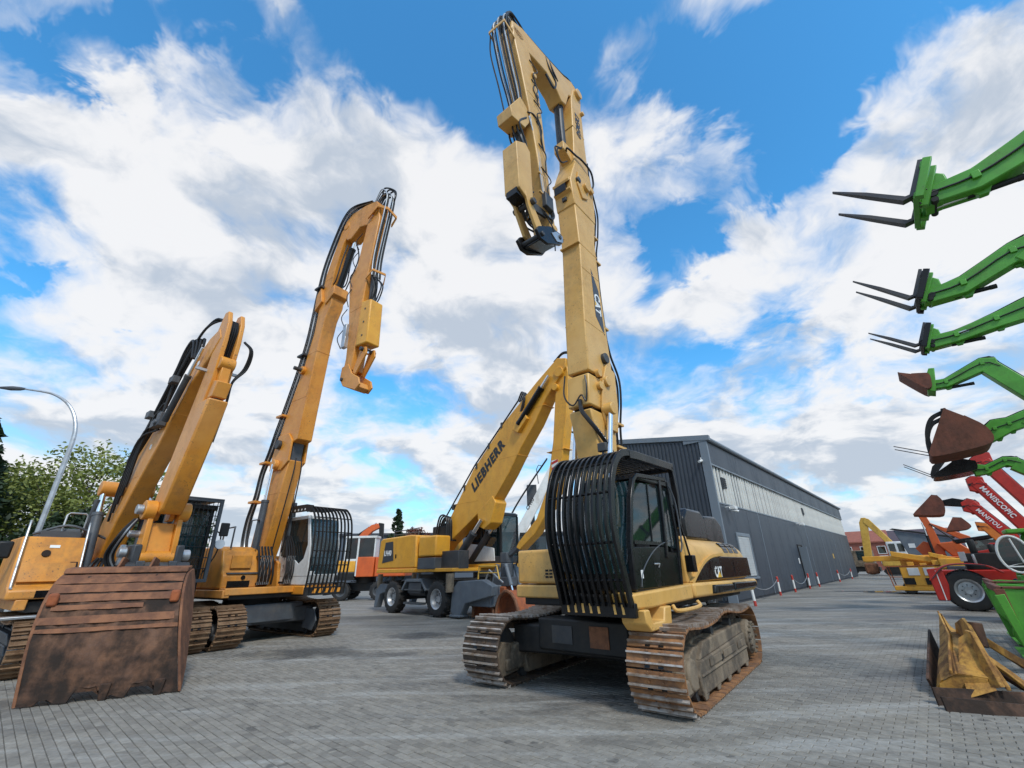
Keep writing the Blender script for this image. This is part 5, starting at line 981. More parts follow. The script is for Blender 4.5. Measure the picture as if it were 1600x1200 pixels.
# ------------------------------------------------------------------ wheels
def wheel(root, c, r, w, side, m_rim='silver', lugs=18, name='wheel', dish=.35):
    c = Vector(c)
    def ty(b):
        b.lathe([(r*.56, -w*.46), (r*.80, -w*.5), (r*.95, -w*.44), (r*.985, -w*.3), (r*.985, w*.3), (r*.95, w*.44), (r*.80, w*.5), (r*.56, w*.46)], c, (0, side, 0), 36)
        for i in range(lugs):
            for sg in (-1, 1):
                a = 6.283*(i+(.5 if sg > 0 else 0))/lugs
                b.box(-.05*r, .05*r, 0, w*.42, r*.95, r*1.03, Matrix.Translation(c) @ Matrix.Rotation(a, 4, 'Y') @ Matrix.Rotation(sg*.35, 4, 'Z') @ Matrix.Scale(sg, 4, (0, 1, 0)))
    t = part(name, 'rubber', root, ty)
    part('rim', m_rim, t, lambda b: b.lathe([(.0, w*dish*.55), (r*.18, w*dish*.6), (r*.2, w*dish*.25), (r*.42, w*dish*.2), (r*.5, w*.40), (r*.57, w*.47), (r*.59, w*.44), (r*.55, w*.3)], c, (0, side, 0), 28))
    for i in range(8):
        a = 6.283*i/8
        part('wheel_nut', 'mid_grey', t, lambda b: b.cyl(c+Vector((math.cos(a)*r*.27, side*w*dish*.2, math.sin(a)*r*.27)), c+Vector((math.cos(a)*r*.27, side*(w*dish*.3+.03), math.sin(a)*r*.27)), r*.035, 6))
    return t
# ------------------------------------------------------------------ wheeled material handler
LY = 'lieb_yellow'
lh = thing('material_handler', 'yellow wheeled material handler with long raised arm, grey outriggers and raised cab', 'material handler', (-3.75, 22.43, 0), head(-45))
for x in (-1.6, 1.95):
    for sy in (-1, 1): wheel(lh, (x, sy*1.15, .68), .68, .5, sy)
part('chassis', 'dark_steel', lh, lambda b: b.box(-2.6, 3.0, -.55, .55, .7, 1.35).box(-.5, .7, -1.1, 1.1, .75, 1.15).cyl((0, 0, 1.3), (0, 0, 1.75), .85, 28), bev=.03)
for x in (-1.6, 1.95): part('axle', 'dark_steel', lh, lambda b: b.cyl((x, -1.0, .68), (x, 1.0, .68), .16, 14))
part('mudguard', 'grey_paint', lh, lambda b: b.prism([(-.85, 1.0), (-.5, 1.45), (.75, 1.45), (1.15, 1.0), (1.05, .95), (.7, 1.32), (-.45, 1.32), (-.75, .95)], -1.35, -.6), bev=.02)
part('tool_locker', 'mid_grey', lh, lambda b: b.box(-.35, .65, -1.28, -.7, .85, 1.3), bev=.02); part('step', 'mid_grey', lh, lambda b: b.box(-.5, .85, -1.4, -1.1, .42, .50).box(-.5, .85, -1.4, -1.3, .98, 1.03))
# outriggers
for sy in (-1, 1):
    ob = part('outrigger', 'grey_paint', lh, lambda b: b.prism([(2.65, .25), (2.75, 1.05), (3.1, 1.35), (4.6, 1.42), (5.2, 1.2), (5.1, .85), (3.6, .55), (3.3, .12), (2.8, .12)], sy*1.0-.16, sy*1.0+.16), bev=.03)
    part('outrigger_pad', 'grey_paint', ob, lambda b: b.box(2.7, 3.35, sy*1.0-.24, sy*1.0+.24, .06, .14), bev=.015)
    ob2 = part('outrigger', 'grey_paint', lh, lambda b: b.prism([(-2.5, 1.2), (-2.4, .9), (-3.1, .75), (-3.35, .15), (-3.6, .15), (-3.5, .9), (-3.15, 1.2)], sy*1.0-.15, sy*1.0+.15), bev=.03)
    rod((-3.45, sy*1.0, .9), (-3.45, sy*1.0, 1.65), .13, ob2, 'mud', 'leg_sleeve'); rod((2.7, sy*1.25, .95), (2.7, sy*1.25, 1.65), .17, ob, 'mud', 'leg_sleeve')
part('blade', 'grey_paint', lh, lambda b: b.box(3.5, 4.8, -.9, .9, .45, 1.2), bev=.04)
# upper structure
part('deck', LY, lh, lambda b: b.box(-2.9, 2.9, -1.3, 1.3, 1.72, 1.86), bev=.02)
cw = part('engine_body', LY, lh, lambda b: b.prism([(-3.12, 1.9), (-3.0, 3.22), (-2.8, 3.3), (-.2, 3.34), (.25, 3.3), (.32, 1.9)], -1.42, 1.35), bev=.06, seg=3)
part('body_base', LY, cw, lambda b: b.prism([(-3.13, 1.70), (-3.1, 1.88), (.30, 1.88), (.25, 1.70)], -1.44, 1.36), bev=.03)
part('decal_panel', 'decal_grey', cw, lambda b: b.prism([(-2.65, 2.15), (-2.45, 3.1), (-1.75, 3.12), (-1.6, 2.25)], -1.432, -1.423))
text('LH40', .34, cw, (-2.5, -1.436, 2.48), (1, 0, 0), (0, 0, 1), 'decal_white', .025, sx=.85)
part('door_lock', 'black_paint', cw, lambda b: b.box(-1.45, -1.36, -1.432, -1.42, 2.35, 2.52))
part('side_door', LY, lh, lambda b: b.box(.42, 1.75, -1.38, -.55, 2.35, 3.22), bev=.08, seg=3)
part('steps', 'mid_grey', lh, lambda b: b.box(.40, 1.7, -1.36, -.6, 1.84, 2.3).box(.9, 1.6, -1.48, -1.3, 1.62, 1.70), bev=.02)
part('valve_housing', 'dark_steel', lh, lambda b: b.box(1.7, 2.9, -1.0, -.42, 1.8, 2.55), bev=.03)
part('deck_rail', 'mid_grey', lh, lambda b: b.tube([(-2.4, -1.0, 3.3), (-2.4, -1.0, 3.62), (-.2, -1.0, 3.66), (-.2, -1.0, 3.3)], .025, 6).tube([(-1.3, -1.0, 3.3), (-1.3, -1.0, 3.64)], .022, 6).tube([(-2.4, -1.0, 3.46), (-.2, -1.0, 3.48)], .02, 6))
for k in range(6): hose([(.6, -.6+k*.1, 3.3), (.9, -.6+k*.1, 4.1-k*.06), (1.4, -.6+k*.1, 4.0), (1.5, -.6+k*.1, 3.0)], .04, lh)
part('engine_clutter', 'frame_dark', lh, lambda b: b.box(.2, 1.4, -.5, .8, 3.2, 3.7), bev=.05)
# cab on riser
cb_ = part('cab', 'dark_steel', lh, lambda b: b.box(1.7, 4.0, .45, 1.5, 2.0, 2.3).box(1.65, 3.98, .42, 1.52, 3.95, 4.08).box(1.7, 1.8, .45, 1.5, 2.3, 3.95), bev=.03)
part('cab_panel', 'white_paint', cb_, lambda b: b.prism([(1.75, 2.1), (1.75, 2.9), (2.7, 2.78), (3.55, 2.62), (3.6, 2.1)], .42, .46), bev=.02)
part('roof_visor', 'silver', cb_, lambda b: b.box(1.72, 3.9, .44, 1.48, 4.081, 4.12), bev=.01)
for x in (2.7, 3.96): part('cab_pillar', 'frame_dark', cb_, lambda b: b.box(x-.04, x+.04, .43, .51, 2.3, 3.95).box(x-.04, x+.04, 1.43, 1.51, 2.3, 3.95))
part('window_pane', 'glass', cb_, lambda b: b.box(1.8, 3.94, .455, .463, 2.3, 3.95)); part('window_pane', 'glass', cb_, lambda b: b.box(1.8, 3.94, 1.485, 1.493, 2.3, 3.95)); part('windscreen', 'glass_blue', cb_, lambda b: b.box(3.97, 3.978, .5, 1.45, 2.1, 3.95))
part('seat', 'seat_grey', cb_, lambda b: b.box(2.2, 2.7, .75, 1.2, 2.3, 2.55).box(2.1, 2.25, .75, 1.2, 2.5, 3.3), bev=.04)
for x in (2.3, 3.4): part('work_lamp', 'frame_dark', cb_, lambda b: b.box(x, x+.12, .45, .6, 4.12, 4.28), bev=.02)
part('cab_walkway', LY, lh, lambda b: b.box(1.4, 4.3, .2, 1.6, 1.84, 2.0), bev=.02)
# boom and stick
lb = beam('boom', [(-.35, 2.5), (-.2, 3.0), (1.1, 3.78), (2.95, 6.05), (5.1, 7.85), (7.1, 9.15), (8.3, 9.85), (8.75, 9.7), (8.7, 9.3), (7.6, 8.3), (6.9, 7.35), (6.1, 6.5), (5.3, 5.5), (4.35, 4.5), (3.6, 4.2), (2.6, 3.65), (1.2, 2.9), (.6, 2.35), (-.1, 2.2)], .62, lh, LY, .03)
text('LIEBHERR', .60, lb, (3.05, -.316, 5.0), (.757, 0, .653), (-.653, 0, .757), 'decal_black', .055, .2, sx=.92)
part('boom_lug', LY, lb, lambda b: b.prism([(3.3, 4.1), (3.4, 3.5), (3.75, 3.35), (4.2, 3.6), (4.5, 4.4), (4.3, 4.7)], -.34, .34), bev=.03)
part('boom_lug', LY, lb, lambda b: b.prism([(5.7, 7.3), (6.05, 7.1), (6.6, 7.6), (6.5, 7.95), (6.1, 8.0)], -.48, -.30), bev=.02)
for yy in (-.45, .45): cylinder((1.9, yy, 2.0), (3.75, yy, 3.75), .16, lh, .7, 'dark_steel')
cylinder((6.1, -.42, 7.5), (7.9, -.42, 9.15), .13, lh, .75, 'black_paint')
rod((-.0, -.25, 3.2), (3.0, -.25, 6.25), .035, lh, 'hose', 'pipe', 8); rod((3.0, -.25, 6.25), (5.9, -.25, 8.62), .035, lh, 'hose', 'pipe', 8)
for i in range(6): part('pipe_clamp', 'dark_steel', lh, lambda b: b.box(.6+i*.85, .7+i*.85, -.34, -.1, 3.6+i*.78+(.1 if i > 2 else 0), 3.85+i*.78+(.1 if i > 2 else 0)))
for k in range(3): hose([(5.9, -.25+k*.1, 8.6), (6.2, -.3+k*.1, 8.95), (6.4, -.4+k*.1, 8.6), (6.2, -.45, 7.9)], .035, lh)
hose([(7.9, 0, 9.9), (8.4, 0, 10.15), (8.9, 0, 9.9), (8.9, 0, 9.4)], .06, lh)
ls = beam('stick', [(8.2, 9.3), (8.05, 8.6), (7.75, 6.4), (7.3, 4.6), (6.7, 3.55), (5.7, 2.75), (5.55, 2.55), (5.75, 2.45), (6.6, 3.0), (7.5, 4.0), (8.0, 4.9), (8.5, 7.3), (8.75, 9.0), (8.7, 9.5)], .44, lh, LY, .03)
ear(ls, 8.35, 9.2, .22, -.36, .36, LY); ear(ls, 8.1, 8.6, .15, -.36, -.2, LY)
part('warning_plate', 'decal_white', ls, lambda b: b.prism([(7.62, 4.75), (7.62, 5.65), (7.95, 5.65), (7.95, 4.75)], -.226, -.221))
for i in range(4): part('warning_stripe', 'decal_red', ls, lambda b: b.prism([(7.62, 4.82+i*.22), (7.62, 4.92+i*.22), (7.95, 5.06+i*.2), (7.95, 4.96+i*.2)], -.2295, -.2265))
# orange-peel grapple standing on the ground
gr = thing('scrap_grapple', 'dark hydraulic grab with rusty curved shells hanging from the handler stick', 'grapple', (-4.24, 22.92, 0), head(-45))
part('grapple_head', 'mid_grey', gr, lambda b: b.cyl((5.5, 0, 1.5), (5.5, 0, 2.0), .26, 16).box(5.3, 5.7, -.2, .2, 2.0, 2.4).box(5.0, 5.9, -.32, .32, 1.15, 1.5), bev=.03)
part('hanger', 'mid_grey', gr, lambda b: b.prism([(6.2, 2.65), (6.45, 2.62), (5.75, 2.25), (5.4, 2.25)], -.1, .1), bev=.02)
for sx in (-1, 1):
    for sy in (-.25, .25): cylinder((5.45+sx*.25, sy, 1.9), (5.45+sx*.7, sy, .75), .08, gr, .6, 'grey_paint')
    def shell(b):
        rows = []; 
        for a in [i/8 for i in range(9)]:
            an = math.pi*(.05+.95*a); x = 5.45+sx*(.05+.62-.62*math.cos(an)*1.0); z = .98*math.sin(an)*.98+.04
            rows.append([(x, -.62, z), (x, -.2, z), (x, .2, z), (x, .62, z)])
        b.sheet(rows, (0, 0, .04))
    part('shell', 'rust_bright', gr, shell)
    part('shell_rib', 'rust', gr, lambda b: b.tube([(5.45+sx*(.67-.62*math.cos(math.pi*(.05+.95*i/8))), -.64, .98*math.sin(math.pi*(.05+.95*i/8))+.04) for i in range(9)], .06, 6))
part('pivot_body', 'rust_bright', gr, lambda b: b.box(5.15, 5.75, -.4, .4, .75, 1.15), bev=.04)
hose([(5.9, .1, 2.7), (5.95, .2, 2.2), (5.7, .25, 1.8)], .03, gr)
# pale hand rail frame of the handler front
part('front_rail', 'pale_yellow', lh, lambda b: b.tube([(3.9, -.75, 1.42), (3.95, -.75, 1.9), (5.0, -.75, 1.9), (5.15, -.75, 1.42)], .03, 6).tube([(3.95, -.75, 1.65), (5.1, -.75, 1.65)], .02, 6))
part('front_rail', 'silver', lh, lambda b: b.tube([(4.2, -.6, 1.4), (4.4, -.6, 1.75), (5.2, -.6, 1.3)], .035, 6))
# ------------------------------------------------------------------ orange wheeled excavator behind
ow = thing('wheeled_excavator', 'orange wheeled excavator with white-framed cab and yellow front panel behind the caged excavator', 'excavator', (-10.6, 33.6, 0), head(90))
for x in (-1.25, 1.25):
    for sy in (-1, 1): wheel(ow, (x, sy*1.05, .58), .58, .45, sy, 'mid_grey', 14)
part('chassis', 'frame_dark', ow, lambda b: b.box(-2.2, 2.4, -.5, .5, .55, 1.1).cyl((0, 0, 1.05), (0, 0, 1.45), .7, 20), bev=.03)
part('blade', 'frame_dark', ow, lambda b: b.box(2.3, 2.45, -1.2, 1.2, .35, .95).box(1.9, 2.35, -.4, .4, .5, .8), bev=.02)
part('fender', 'frame_dark', ow, lambda b: b.prism([(.4, 1.25), (2.1, 1.25), (2.5, .9), (2.5, 1.0), (2.1, 1.4), (.4, 1.4)], .6, 1.3), bev=.02)
part('body', 'red_orange', ow, lambda b: b.box(-3.0, -.9, -1.25, 1.25, 1.45, 2.7), bev=.06)
part('lower_panel', 'red_orange', ow, lambda b: b.box(-.85, .35, .32, 1.3, 1.45, 2.72), bev=.04)
part('front_panel', LY, ow, lambda b: b.box(.45, 1.7, .32, 1.3, 1.75, 2.5), bev=.06); part('front_skirt', 'frame_dark', ow, lambda b: b.box(.45, 1.75, .3, 1.32, 1.4, 1.72), bev=.02)
co_ = part('cab', 'white_paint', ow, lambda b: b.box(-.85, -.75, .35, 1.28, 2.7, 4.0).box(.3, .42, 1.2, 1.3, 1.5, 4.0).box(1.15, 1.27, 1.2, 1.28, 2.5, 3.95).box(-.9, 1.3, .30, 1.32, 3.95, 4.1).box(.42, 1.27, 1.22, 1.29, 2.45, 2.6), bev=.02)
part('window_pane', 'glass_dark', co_, lambda b: b.box(-.75, .3, 1.23, 1.24, 2.7, 3.95)); part('window_pane', 'glass_dark', co_, lambda b: b.box(.42, 1.15, 1.23, 1.24, 2.6, 3.95)); part('windscreen', 'glass_dark', co_, lambda b: b.box(1.25, 1.257, .4, 1.2, 2.5, 3.95))
part('seat', 'seat_grey', co_, lambda b: b.box(-.5, .1, .6, 1.0, 2.6, 2.85).box(-.6, -.45, .6, 1.0, 2.8, 3.5), bev=.04)
beam('boom', [(1.4, 2.6), (1.3, 3.6), (.6, 4.5), (.0, 4.95), (-.5, 5.05), (-.62, 4.75), (-.1, 4.5), (.5, 3.9), (.8, 2.6)], .4, ow, 'red_orange', .03, y=-.2)
part('stick_end', 'frame_dark', ow, lambda b: b.prism([(-.5, 5.1), (-.85, 5.05), (-.9, 4.0), (-.65, 4.0)], -.36, -.04), bev=.03)
cylinder((1.0, -.2, 4.25), (-.3, -.2, 5.1), .08, ow, .6, 'frame_dark')
# ------------------------------------------------------------------ white machine behind
wc = thing('material_handler', 'white crane-armed material handler mostly hidden behind the yellow handler stick', 'material handler', (-2.0, 31.0, 0), 0.0)
for x in (-1.8, 1.8):
    for sy in (-1, 1): wheel(wc, (x, sy*1.2, .6), .6, .45, sy, 'mid_grey', 12)
part('chassis', 'frame_dark', wc, lambda b: b.box(-2.6, 2.6, -.6, .6, .7, 1.3).cyl((0, 0, 1.3), (0, 0, 1.6), .8, 20), bev=.03)
part('body', 'mid_grey', wc, lambda b: b.box(-2.2, 1.0, -.9, 1.3, 1.6, 3.0), bev=.06)
cc = part('cab', 'frame_dark', wc, lambda b: b.box(2.3, 4.0, -1.5, -.3, 1.5, 2.3).box(2.3, 4.0, -1.5, -.3, 3.7, 3.9).box(2.3, 2.4, -1.5, -.3, 2.3, 3.7), bev=.03)
part('windscreen', 'glass_blue', cc, lambda b: b.box(3.96, 3.968, -1.45, -.35, 2.3, 3.7)); part('window_pane', 'glass', cc, lambda b: b.box(2.4, 3.96, -1.49, -1.483, 2.3, 3.7))
wb = beam('boom', [(1.5, 2.6), (1.5, 3.2), (3.75, 7.0), (4.7, 8.7), (5.4, 9.4), (5.8, 9.1), (5.5, 8.5), (4.4, 6.9), (2.2, 3.1), (2.1, 2.6)], .5, wc, 'white_paint', .04)
part('boom_head', 'white_paint', wc, lambda b: b.prism([(5.0, 8.9), (5.0, 9.9), (5.4, 10.3), (6.2, 10.3), (6.7, 9.8), (6.75, 8.9), (6.2, 8.4), (5.5, 8.4)], -.4, .4), bev=.06)
part('work_lamp', 'mid_grey', wc, lambda b: b.box(6.3, 6.75, -.6, -.41, 8.75, 9.3), bev=.04); ear(wc, 5.5, 9.75, .2, -.45, .45, 'mid_grey')
hose([(5.2, -.3, 9.9), (5.5, -.35, 10.7), (6.2, -.35, 10.9), (6.7, -.3, 10.6)], .08, wc)
for k in range(3): hose([(1.0, -.2+k*.2, 3.6), (2.0, -.2+k*.2, 5.6), (3.3, -.2+k*.2, 7.5), (4.4, -.2+k*.2, 9.0)], .05, wc)
text('CPHU', .30, wb, (2.92, -.256, 5.42), (.52, 0, .854), (-.854, 0, .52), 'decal_black', .04, .2)
part('stack', 'mid_grey', wc, lambda b: b.box(2.9, 3.6, .6, 1.2, 5.9, 7.3), bev=.03); part('lamp_mast', 'mid_grey', wc, lambda b: b.tube([(3.7, -.3, 7.2), (3.6, -.3, 8.2), (3.75, -.3, 8.5), (3.95, -.3, 8.45)], .03, 6))
part('stack_post', 'mid_grey', wc, lambda b: b.box(3.1, 3.4, .75, 1.05, 1.3, 5.9))

wheel(tr, (.6, -.78, .3), .3, .2, -1, 'mid_grey', 10); wheel(tr, (.6, .78, .3), .3, .2, 1, 'mid_grey', 10); wheel(tr, (-.9, -.78, .3), .3, .2, -1, 'mid_grey', 10)

seams(lh, LY, [(1.6, 3.4, 4.6, .62), (4.2, 5.9, 6.2, .62), (6.2, 7.5, 8.0, .62), (7.4, 8.35, 6.0, .44)])
# ------------------------------------------------------------------ telescopic handlers in the right-hand row (local x towards the lane, y towards the viewer's side)
RZ = math.atan2(AF.y, AF.x)
def forks(t, hx, hz, tilt, spread, length, m_='fork_steel'):
    for sy in (-1, 1):
        y = sy*spread/2; c, s = math.cos(tilt), math.sin(tilt)
        P = [(hx-.28, y, hz+.62), (hx-.03, y, hz+.06), (hx+c*.10, y, hz+s*.07), (hx+c*length*.55, y, hz+s*length*.55), (hx+c*length, y, hz+s*length)]
        b = MB(); n = 4; W_ = [.065, .065, .065, .058, .028]; D_ = [.028, .036, .038, .03, .009]; vs = []
        V_ = [Vector(p) for p in P]
        for i, p in enumerate(V_):
            tg = (V_[min(i+1, 4)]-V_[max(i-1, 0)]).normalized(); nn = tg.cross(Vector((0, 1, 0)))
            vs += [p+Vector((0, -W_[i], 0))-nn*D_[i], p+Vector((0, W_[i], 0))-nn*D_[i], p+Vector((0, W_[i], 0))+nn*D_[i], p+Vector((0, -W_[i], 0))+nn*D_[i]]
        b.add(vs, [(k*n+i, k*n+(i+1) % n, (k+1)*n+(i+1) % n, (k+1)*n+i) for k in range(4) for i in range(n)]+[(0, 1, 2, 3), (16, 17, 18, 19)])
        b.build('fork', m_, t)
def bucket(name, label, loc, m_, W_, pr, cat_='bucket', extra=None):
    t = thing(name, label, cat_, loc, RZ)
    P = cr([(x, 0, z) for x, z in pr], 3); rows = [[(p.x, -W_/2, p.z), (p.x, 0, p.z), (p.x, W_/2, p.z)] for p in P]
    MB().sheet(rows, (-.025, 0, .012)).build('shell', m_, t)
    for sy in (-1, 1): part('side_plate', m_, t, lambda b: b.ext([(p.x, sy*W_/2-.012, p.z) for p in P], (0, .024, 0)))
    if extra: extra(t)
    return t
def tele(name, label, f0, s0, m_, goose, main, body_f, loaded=None, bw_=.30, group=None, wheels=True, lettering=None, carriage=None, split=.45):
    t = thing(name, label, 'telehandler', A(f0, s0), RZ, group)
    # gooseneck head: list of (x, z_top, z_bot)
    pts = [(x, a) for x, a, b in goose]+[(x, b) for x, a, b in reversed(goose)]
    beam('boom_head', pts, bw_, t, m_, .02)
    # main boom: two telescoping sections from apex down to the rear pivot
    (ax, az), (px, pz) = main; dv = Vector((px-ax, 0, pz-az)); L_ = dv.length; dv.normalize(); nv = Vector((-dv.z, 0, dv.x))
    if nv.z < 0: nv = -nv
    a = Vector((ax, 0, az)); m0 = a+dv*L_*split; e_ = a+dv*L_
    h1, h2 = .24, .33
    def sec(p, q, h): return [tuple((v.x, v.z)) for v in (p+nv*h, q+nv*h, q-nv*h, p-nv*h)]
    b1 = beam('inner_boom', sec(a-dv*.05, a+dv*min(L_*.98, L_*split+.4), h1), bw_+.04, t, m_, .02); b2_ = beam('outer_boom', sec(m0, e_, h2), bw_+.16, t, m_, .025)
    part('boom_collar', 'black_paint', t, lambda b: b.prism(sec(m0-dv*.05, m0+dv*.12, h2+.03), -(bw_+.2)/2, (bw_+.2)/2), bev=.01)
    for k in range(3): hose([(g_[0], -.1+k*.08, g_[1]+.025) for g_ in goose]+[((a+nv*(h1+.04)).x, -.1+k*.08, (a+nv*(h1+.04)).z), ((m0+nv*(h1+.05)).x, -.1+k*.08, (m0+nv*(h1+.05)).z)], .018, t, smooth=2)
    m3 = [(x, (a_+b_)/2+.03) for x, a_, b_ in goose]
    hose([(x, bw_/2+.02, z) for x, z in m3], .016, t, smooth=3)
    for (x, a_, b_) in goose[1:3]:
        part('hose_clamp', m_, t, lambda b: b.box(x-.05, x+.05, bw_/2-.01, bw_/2+.045, (a_+b_)/2-.03, (a_+b_)/2+.09), bev=.008)
        part('lug_plate', m_, t, lambda b: b.prism([(x-.14, b_+.06), (x+.12, b_+.06), (x+.04, b_-.07), (x-.06, b_-.07)], -.05, .05), bev=.01)
    part('pivot_pin', 'frame_dark', t, lambda b: b.cyl((goose[0][0]-.06, -bw_/2-.03, (goose[0][1]+goose[0][2])/2), (goose[0][0]-.06, bw_/2+.03, (goose[0][1]+goose[0][2])/2), .06, 14))
    if lettering:
        txt, sz, u0_ = lettering; o = a+dv*(u0_)+nv*(-sz*.35)
        text(txt, sz, t, (o.x, (bw_+.05)/2+.014 if u0_ < L_*split-.05 else (bw_+.16)/2+.006, o.z), dv, nv, 'decal_white', .03, 0, sx=.9)
    # chassis, cab, wheels
    x0 = body_f
    if wheels:
        for x in (x0-1.0, x0-4.0):
            for sy in (-1, 1): wheel(t, (x, sy*1.0, .65), .65, .45, sy, 'white_paint', 16)
        part('chassis', m_, t, lambda b: b.prism([(x0-.3, .55), (x0-.4, 1.1), (x0-1.2, 1.3), (x0-4.4, 1.35), (x0-4.9, 1.2), (x0-4.9, .6)], -.55, .55), bev=.04)
        part('engine_hood', m_, t, lambda b: b.box(x0-4.3, x0-1.6, -1.15, -.5, 1.0, 1.75), bev=.08)
        c_ = part('cab', m_, t, lambda b: b.box(x0-3.3, x0-1.7, .35, 1.15, .95, 1.45).box(x0-3.35, x0-1.75, .33, 1.17, 2.45, 2.55).box(x0-3.3, x0-3.2, .35, 1.15, 1.45, 2.45), bev=.04)
        for x in (x0-1.75, x0-2.5): part('cab_pillar', m_, c_, lambda b: b.box(x-.04, x+.04, 1.07, 1.15, 1.4, 2.48).box(x-.04, x+.04, .35, .43, 1.4, 2.48))
        part('window_pane', 'glass_dark', c_, lambda b: b.box(x0-3.2, x0-1.75, 1.10, 1.108, 1.45, 2.45)); part('windscreen', 'glass_dark', c_, lambda b: b.box(x0-1.74, x0-1.73, .42, 1.08, 1.45, 2.45))
    part('boom_pivot', m_, t, lambda b: b.prism([(px-.35, pz+.25), (px+.5, pz+.2), (px+.9, 1.0), (px-.5, 1.0)], -.45, -.30).prism([(px-.35, pz+.25), (px+.5, pz+.2), (px+.9, 1.0), (px-.5, 1.0)], .30, .45).box(px-.4, px+.8, -.45, .45, .9, 1.3), bev=.02)
    cylinder((px+1.5, 0, 1.2), tuple(a+dv*L_*.62-nv*h2), .11, t, .55, 'frame_dark')
    if carriage: carriage(t)
    return t
GRP = 'green telehandlers parked in a row'
def carr(t, dx, z0, wy, fm, spread, tilt, ln, ctilt):
    # open carriage: two cross bars, two side cheeks, coupler block
    def P(u, v): return (dx+u*math.cos(ctilt)-v*math.sin(ctilt), z0+u*math.sin(ctilt)+v*math.cos(ctilt))
    def quad(u0, u1, v0, v1): return [P(u0, v0), P(u1, v0), P(u1, v1), P(u0, v1)]
    for v in (-.28, .26): part('carriage_bar', fm, t, lambda b: b.prism(quad(.0, .08, v-.055, v+.055), -wy, wy), bev=.01)
    for sy in (-1, 1): part('carriage_cheek', fm, t, lambda b: b.prism(quad(-.05, .06, -.34, .34), sy*wy-.05, sy*wy+.05), bev=.01)
    part('carriage_upright', 'green', t, lambda b: b.prism(quad(-.10, .0, -.34, .36), -.24, -.14), bev=.01); part('carriage_upright', 'green', t, lambda b: b.prism(quad(-.10, .0, -.34, .36), .14, .24), bev=.01)
    part('coupler', 'green', t, lambda b: b.prism([P(-.26, -.24), P(-.06, -.33), P(-.08, .30), P(-.20, .26), P(-.3, .05)], -.13, .13), bev=.02)
    part('coupler_pin', 'frame_dark', t, lambda b: b.cyl((P(-.16, -.24)[0], -.22, P(-.16, -.24)[1]), (P(-.16, -.24)[0], .22, P(-.16, -.24)[1]), .045, 12))
    h = P(.10, -.30); forks(t, h[0], h[1], tilt, spread, ln)
    cylinder((dx-1.0, -.05, z0-.33), (P(-.18, -.26)[0], 0, P(-.18, -.26)[1]), .045, t, .6, 'frame_dark')
    for k in range(2): hose([(P(-.05, -.1)[0], .2+.1*k, P(-.05, -.1)[1]), (P(.12, -.2)[0], .24+.1*k, P(.12, -.2)[1]), (P(-.02, -.35)[0], .2+.1*k, P(-.02, -.35)[1])], .012, t)
def carr1(t): carr(t, .06, 7.28, .46, 'green', .70, .74, 1.15, .42)
tele('telehandler', 'green telehandler with bright green open fork carriage and thick forks', -1.556, 8.54, 'green', [(.05, 7.30, 6.98), (-.5, 7.32, 6.93), (-1.15, 7.58, 7.10), (-2.1, 8.05, 7.55)], ((-2.0, 7.8), (-5.4, 2.1)), -.9, group=GRP, carriage=carr1)
def carr2(t): carr(t, .10, 7.34, .42, 'black_paint', .60, .80, 1.25, .45)
tele('telehandler', 'green telehandler with thin black fork frame and elbowed boom, beside the thick-forked one', -1.556, 12.36, 'green', [(.08, 7.3, 6.98), (-.5, 7.38, 6.98), (-1.35, 7.78, 7.32), (-1.75, 7.85, 7.0)], ((-1.55, 7.5), (-4.9, 2.1)), -.9, group=GRP, carriage=carr2)
def carr3(t): carr(t, .06, 7.42, .36, 'black_paint', .48, .70, 1.2, .42)
tele('telehandler', 'green telehandler with narrow black forks and an oblong hole through its boom head', -1.556, 15.66, 'green', [(.05, 7.45, 7.08), (-.5, 7.42, 7.1), (-1.3, 7.62, 7.22), (-2.2, 7.9, 7.3)], ((-2.1, 7.6), (-5.3, 2.1)), -.9, group=GRP, carriage=carr3)
part('boom_hole', 'lamp_lens', bpy.data.objects['telehandler.002'], lambda b: b.prism([(-.75, 7.30), (-.7, 7.36), (-.55, 7.34), (-.6, 7.28)], .152, .156))
def carr4(t):
    part('carriage', 'green', t, lambda b: b.prism([(-.05, 7.12), (.15, 7.2), (.08, 7.65), (-.1, 7.98), (-.25, 7.95), (-.15, 7.5)], -.36, .36), bev=.02)
    cylinder((-1.0, -.05, 7.25), (-.05, 0, 7.25), .05, t, .6, 'frame_dark')
tele('telehandler', 'green telehandler with sharply elbowed boom carrying a small brown bucket', -1.556, 20.5, 'green', [(.05, 7.6, 7.28), (-.4, 7.55, 7.25), (-1.4, 8.0, 7.55), (-1.75, 7.9, 7.2)], ((-1.55, 7.6), (-4.6, 2.1)), -.9, group=GRP, carriage=carr4, bw_=.34)
bucket('loader_bucket', 'small brown loader bucket tipped forward on the sharply elbowed green boom', A(-1.556, 20.5), 'bucket_brown', 1.1, [(.72, 8.02), (.66, 7.92), (.2, 7.28), (.06, 7.25), (.0, 7.4), (-.02, 7.72), (.15, 7.8), (.4, 7.86)])
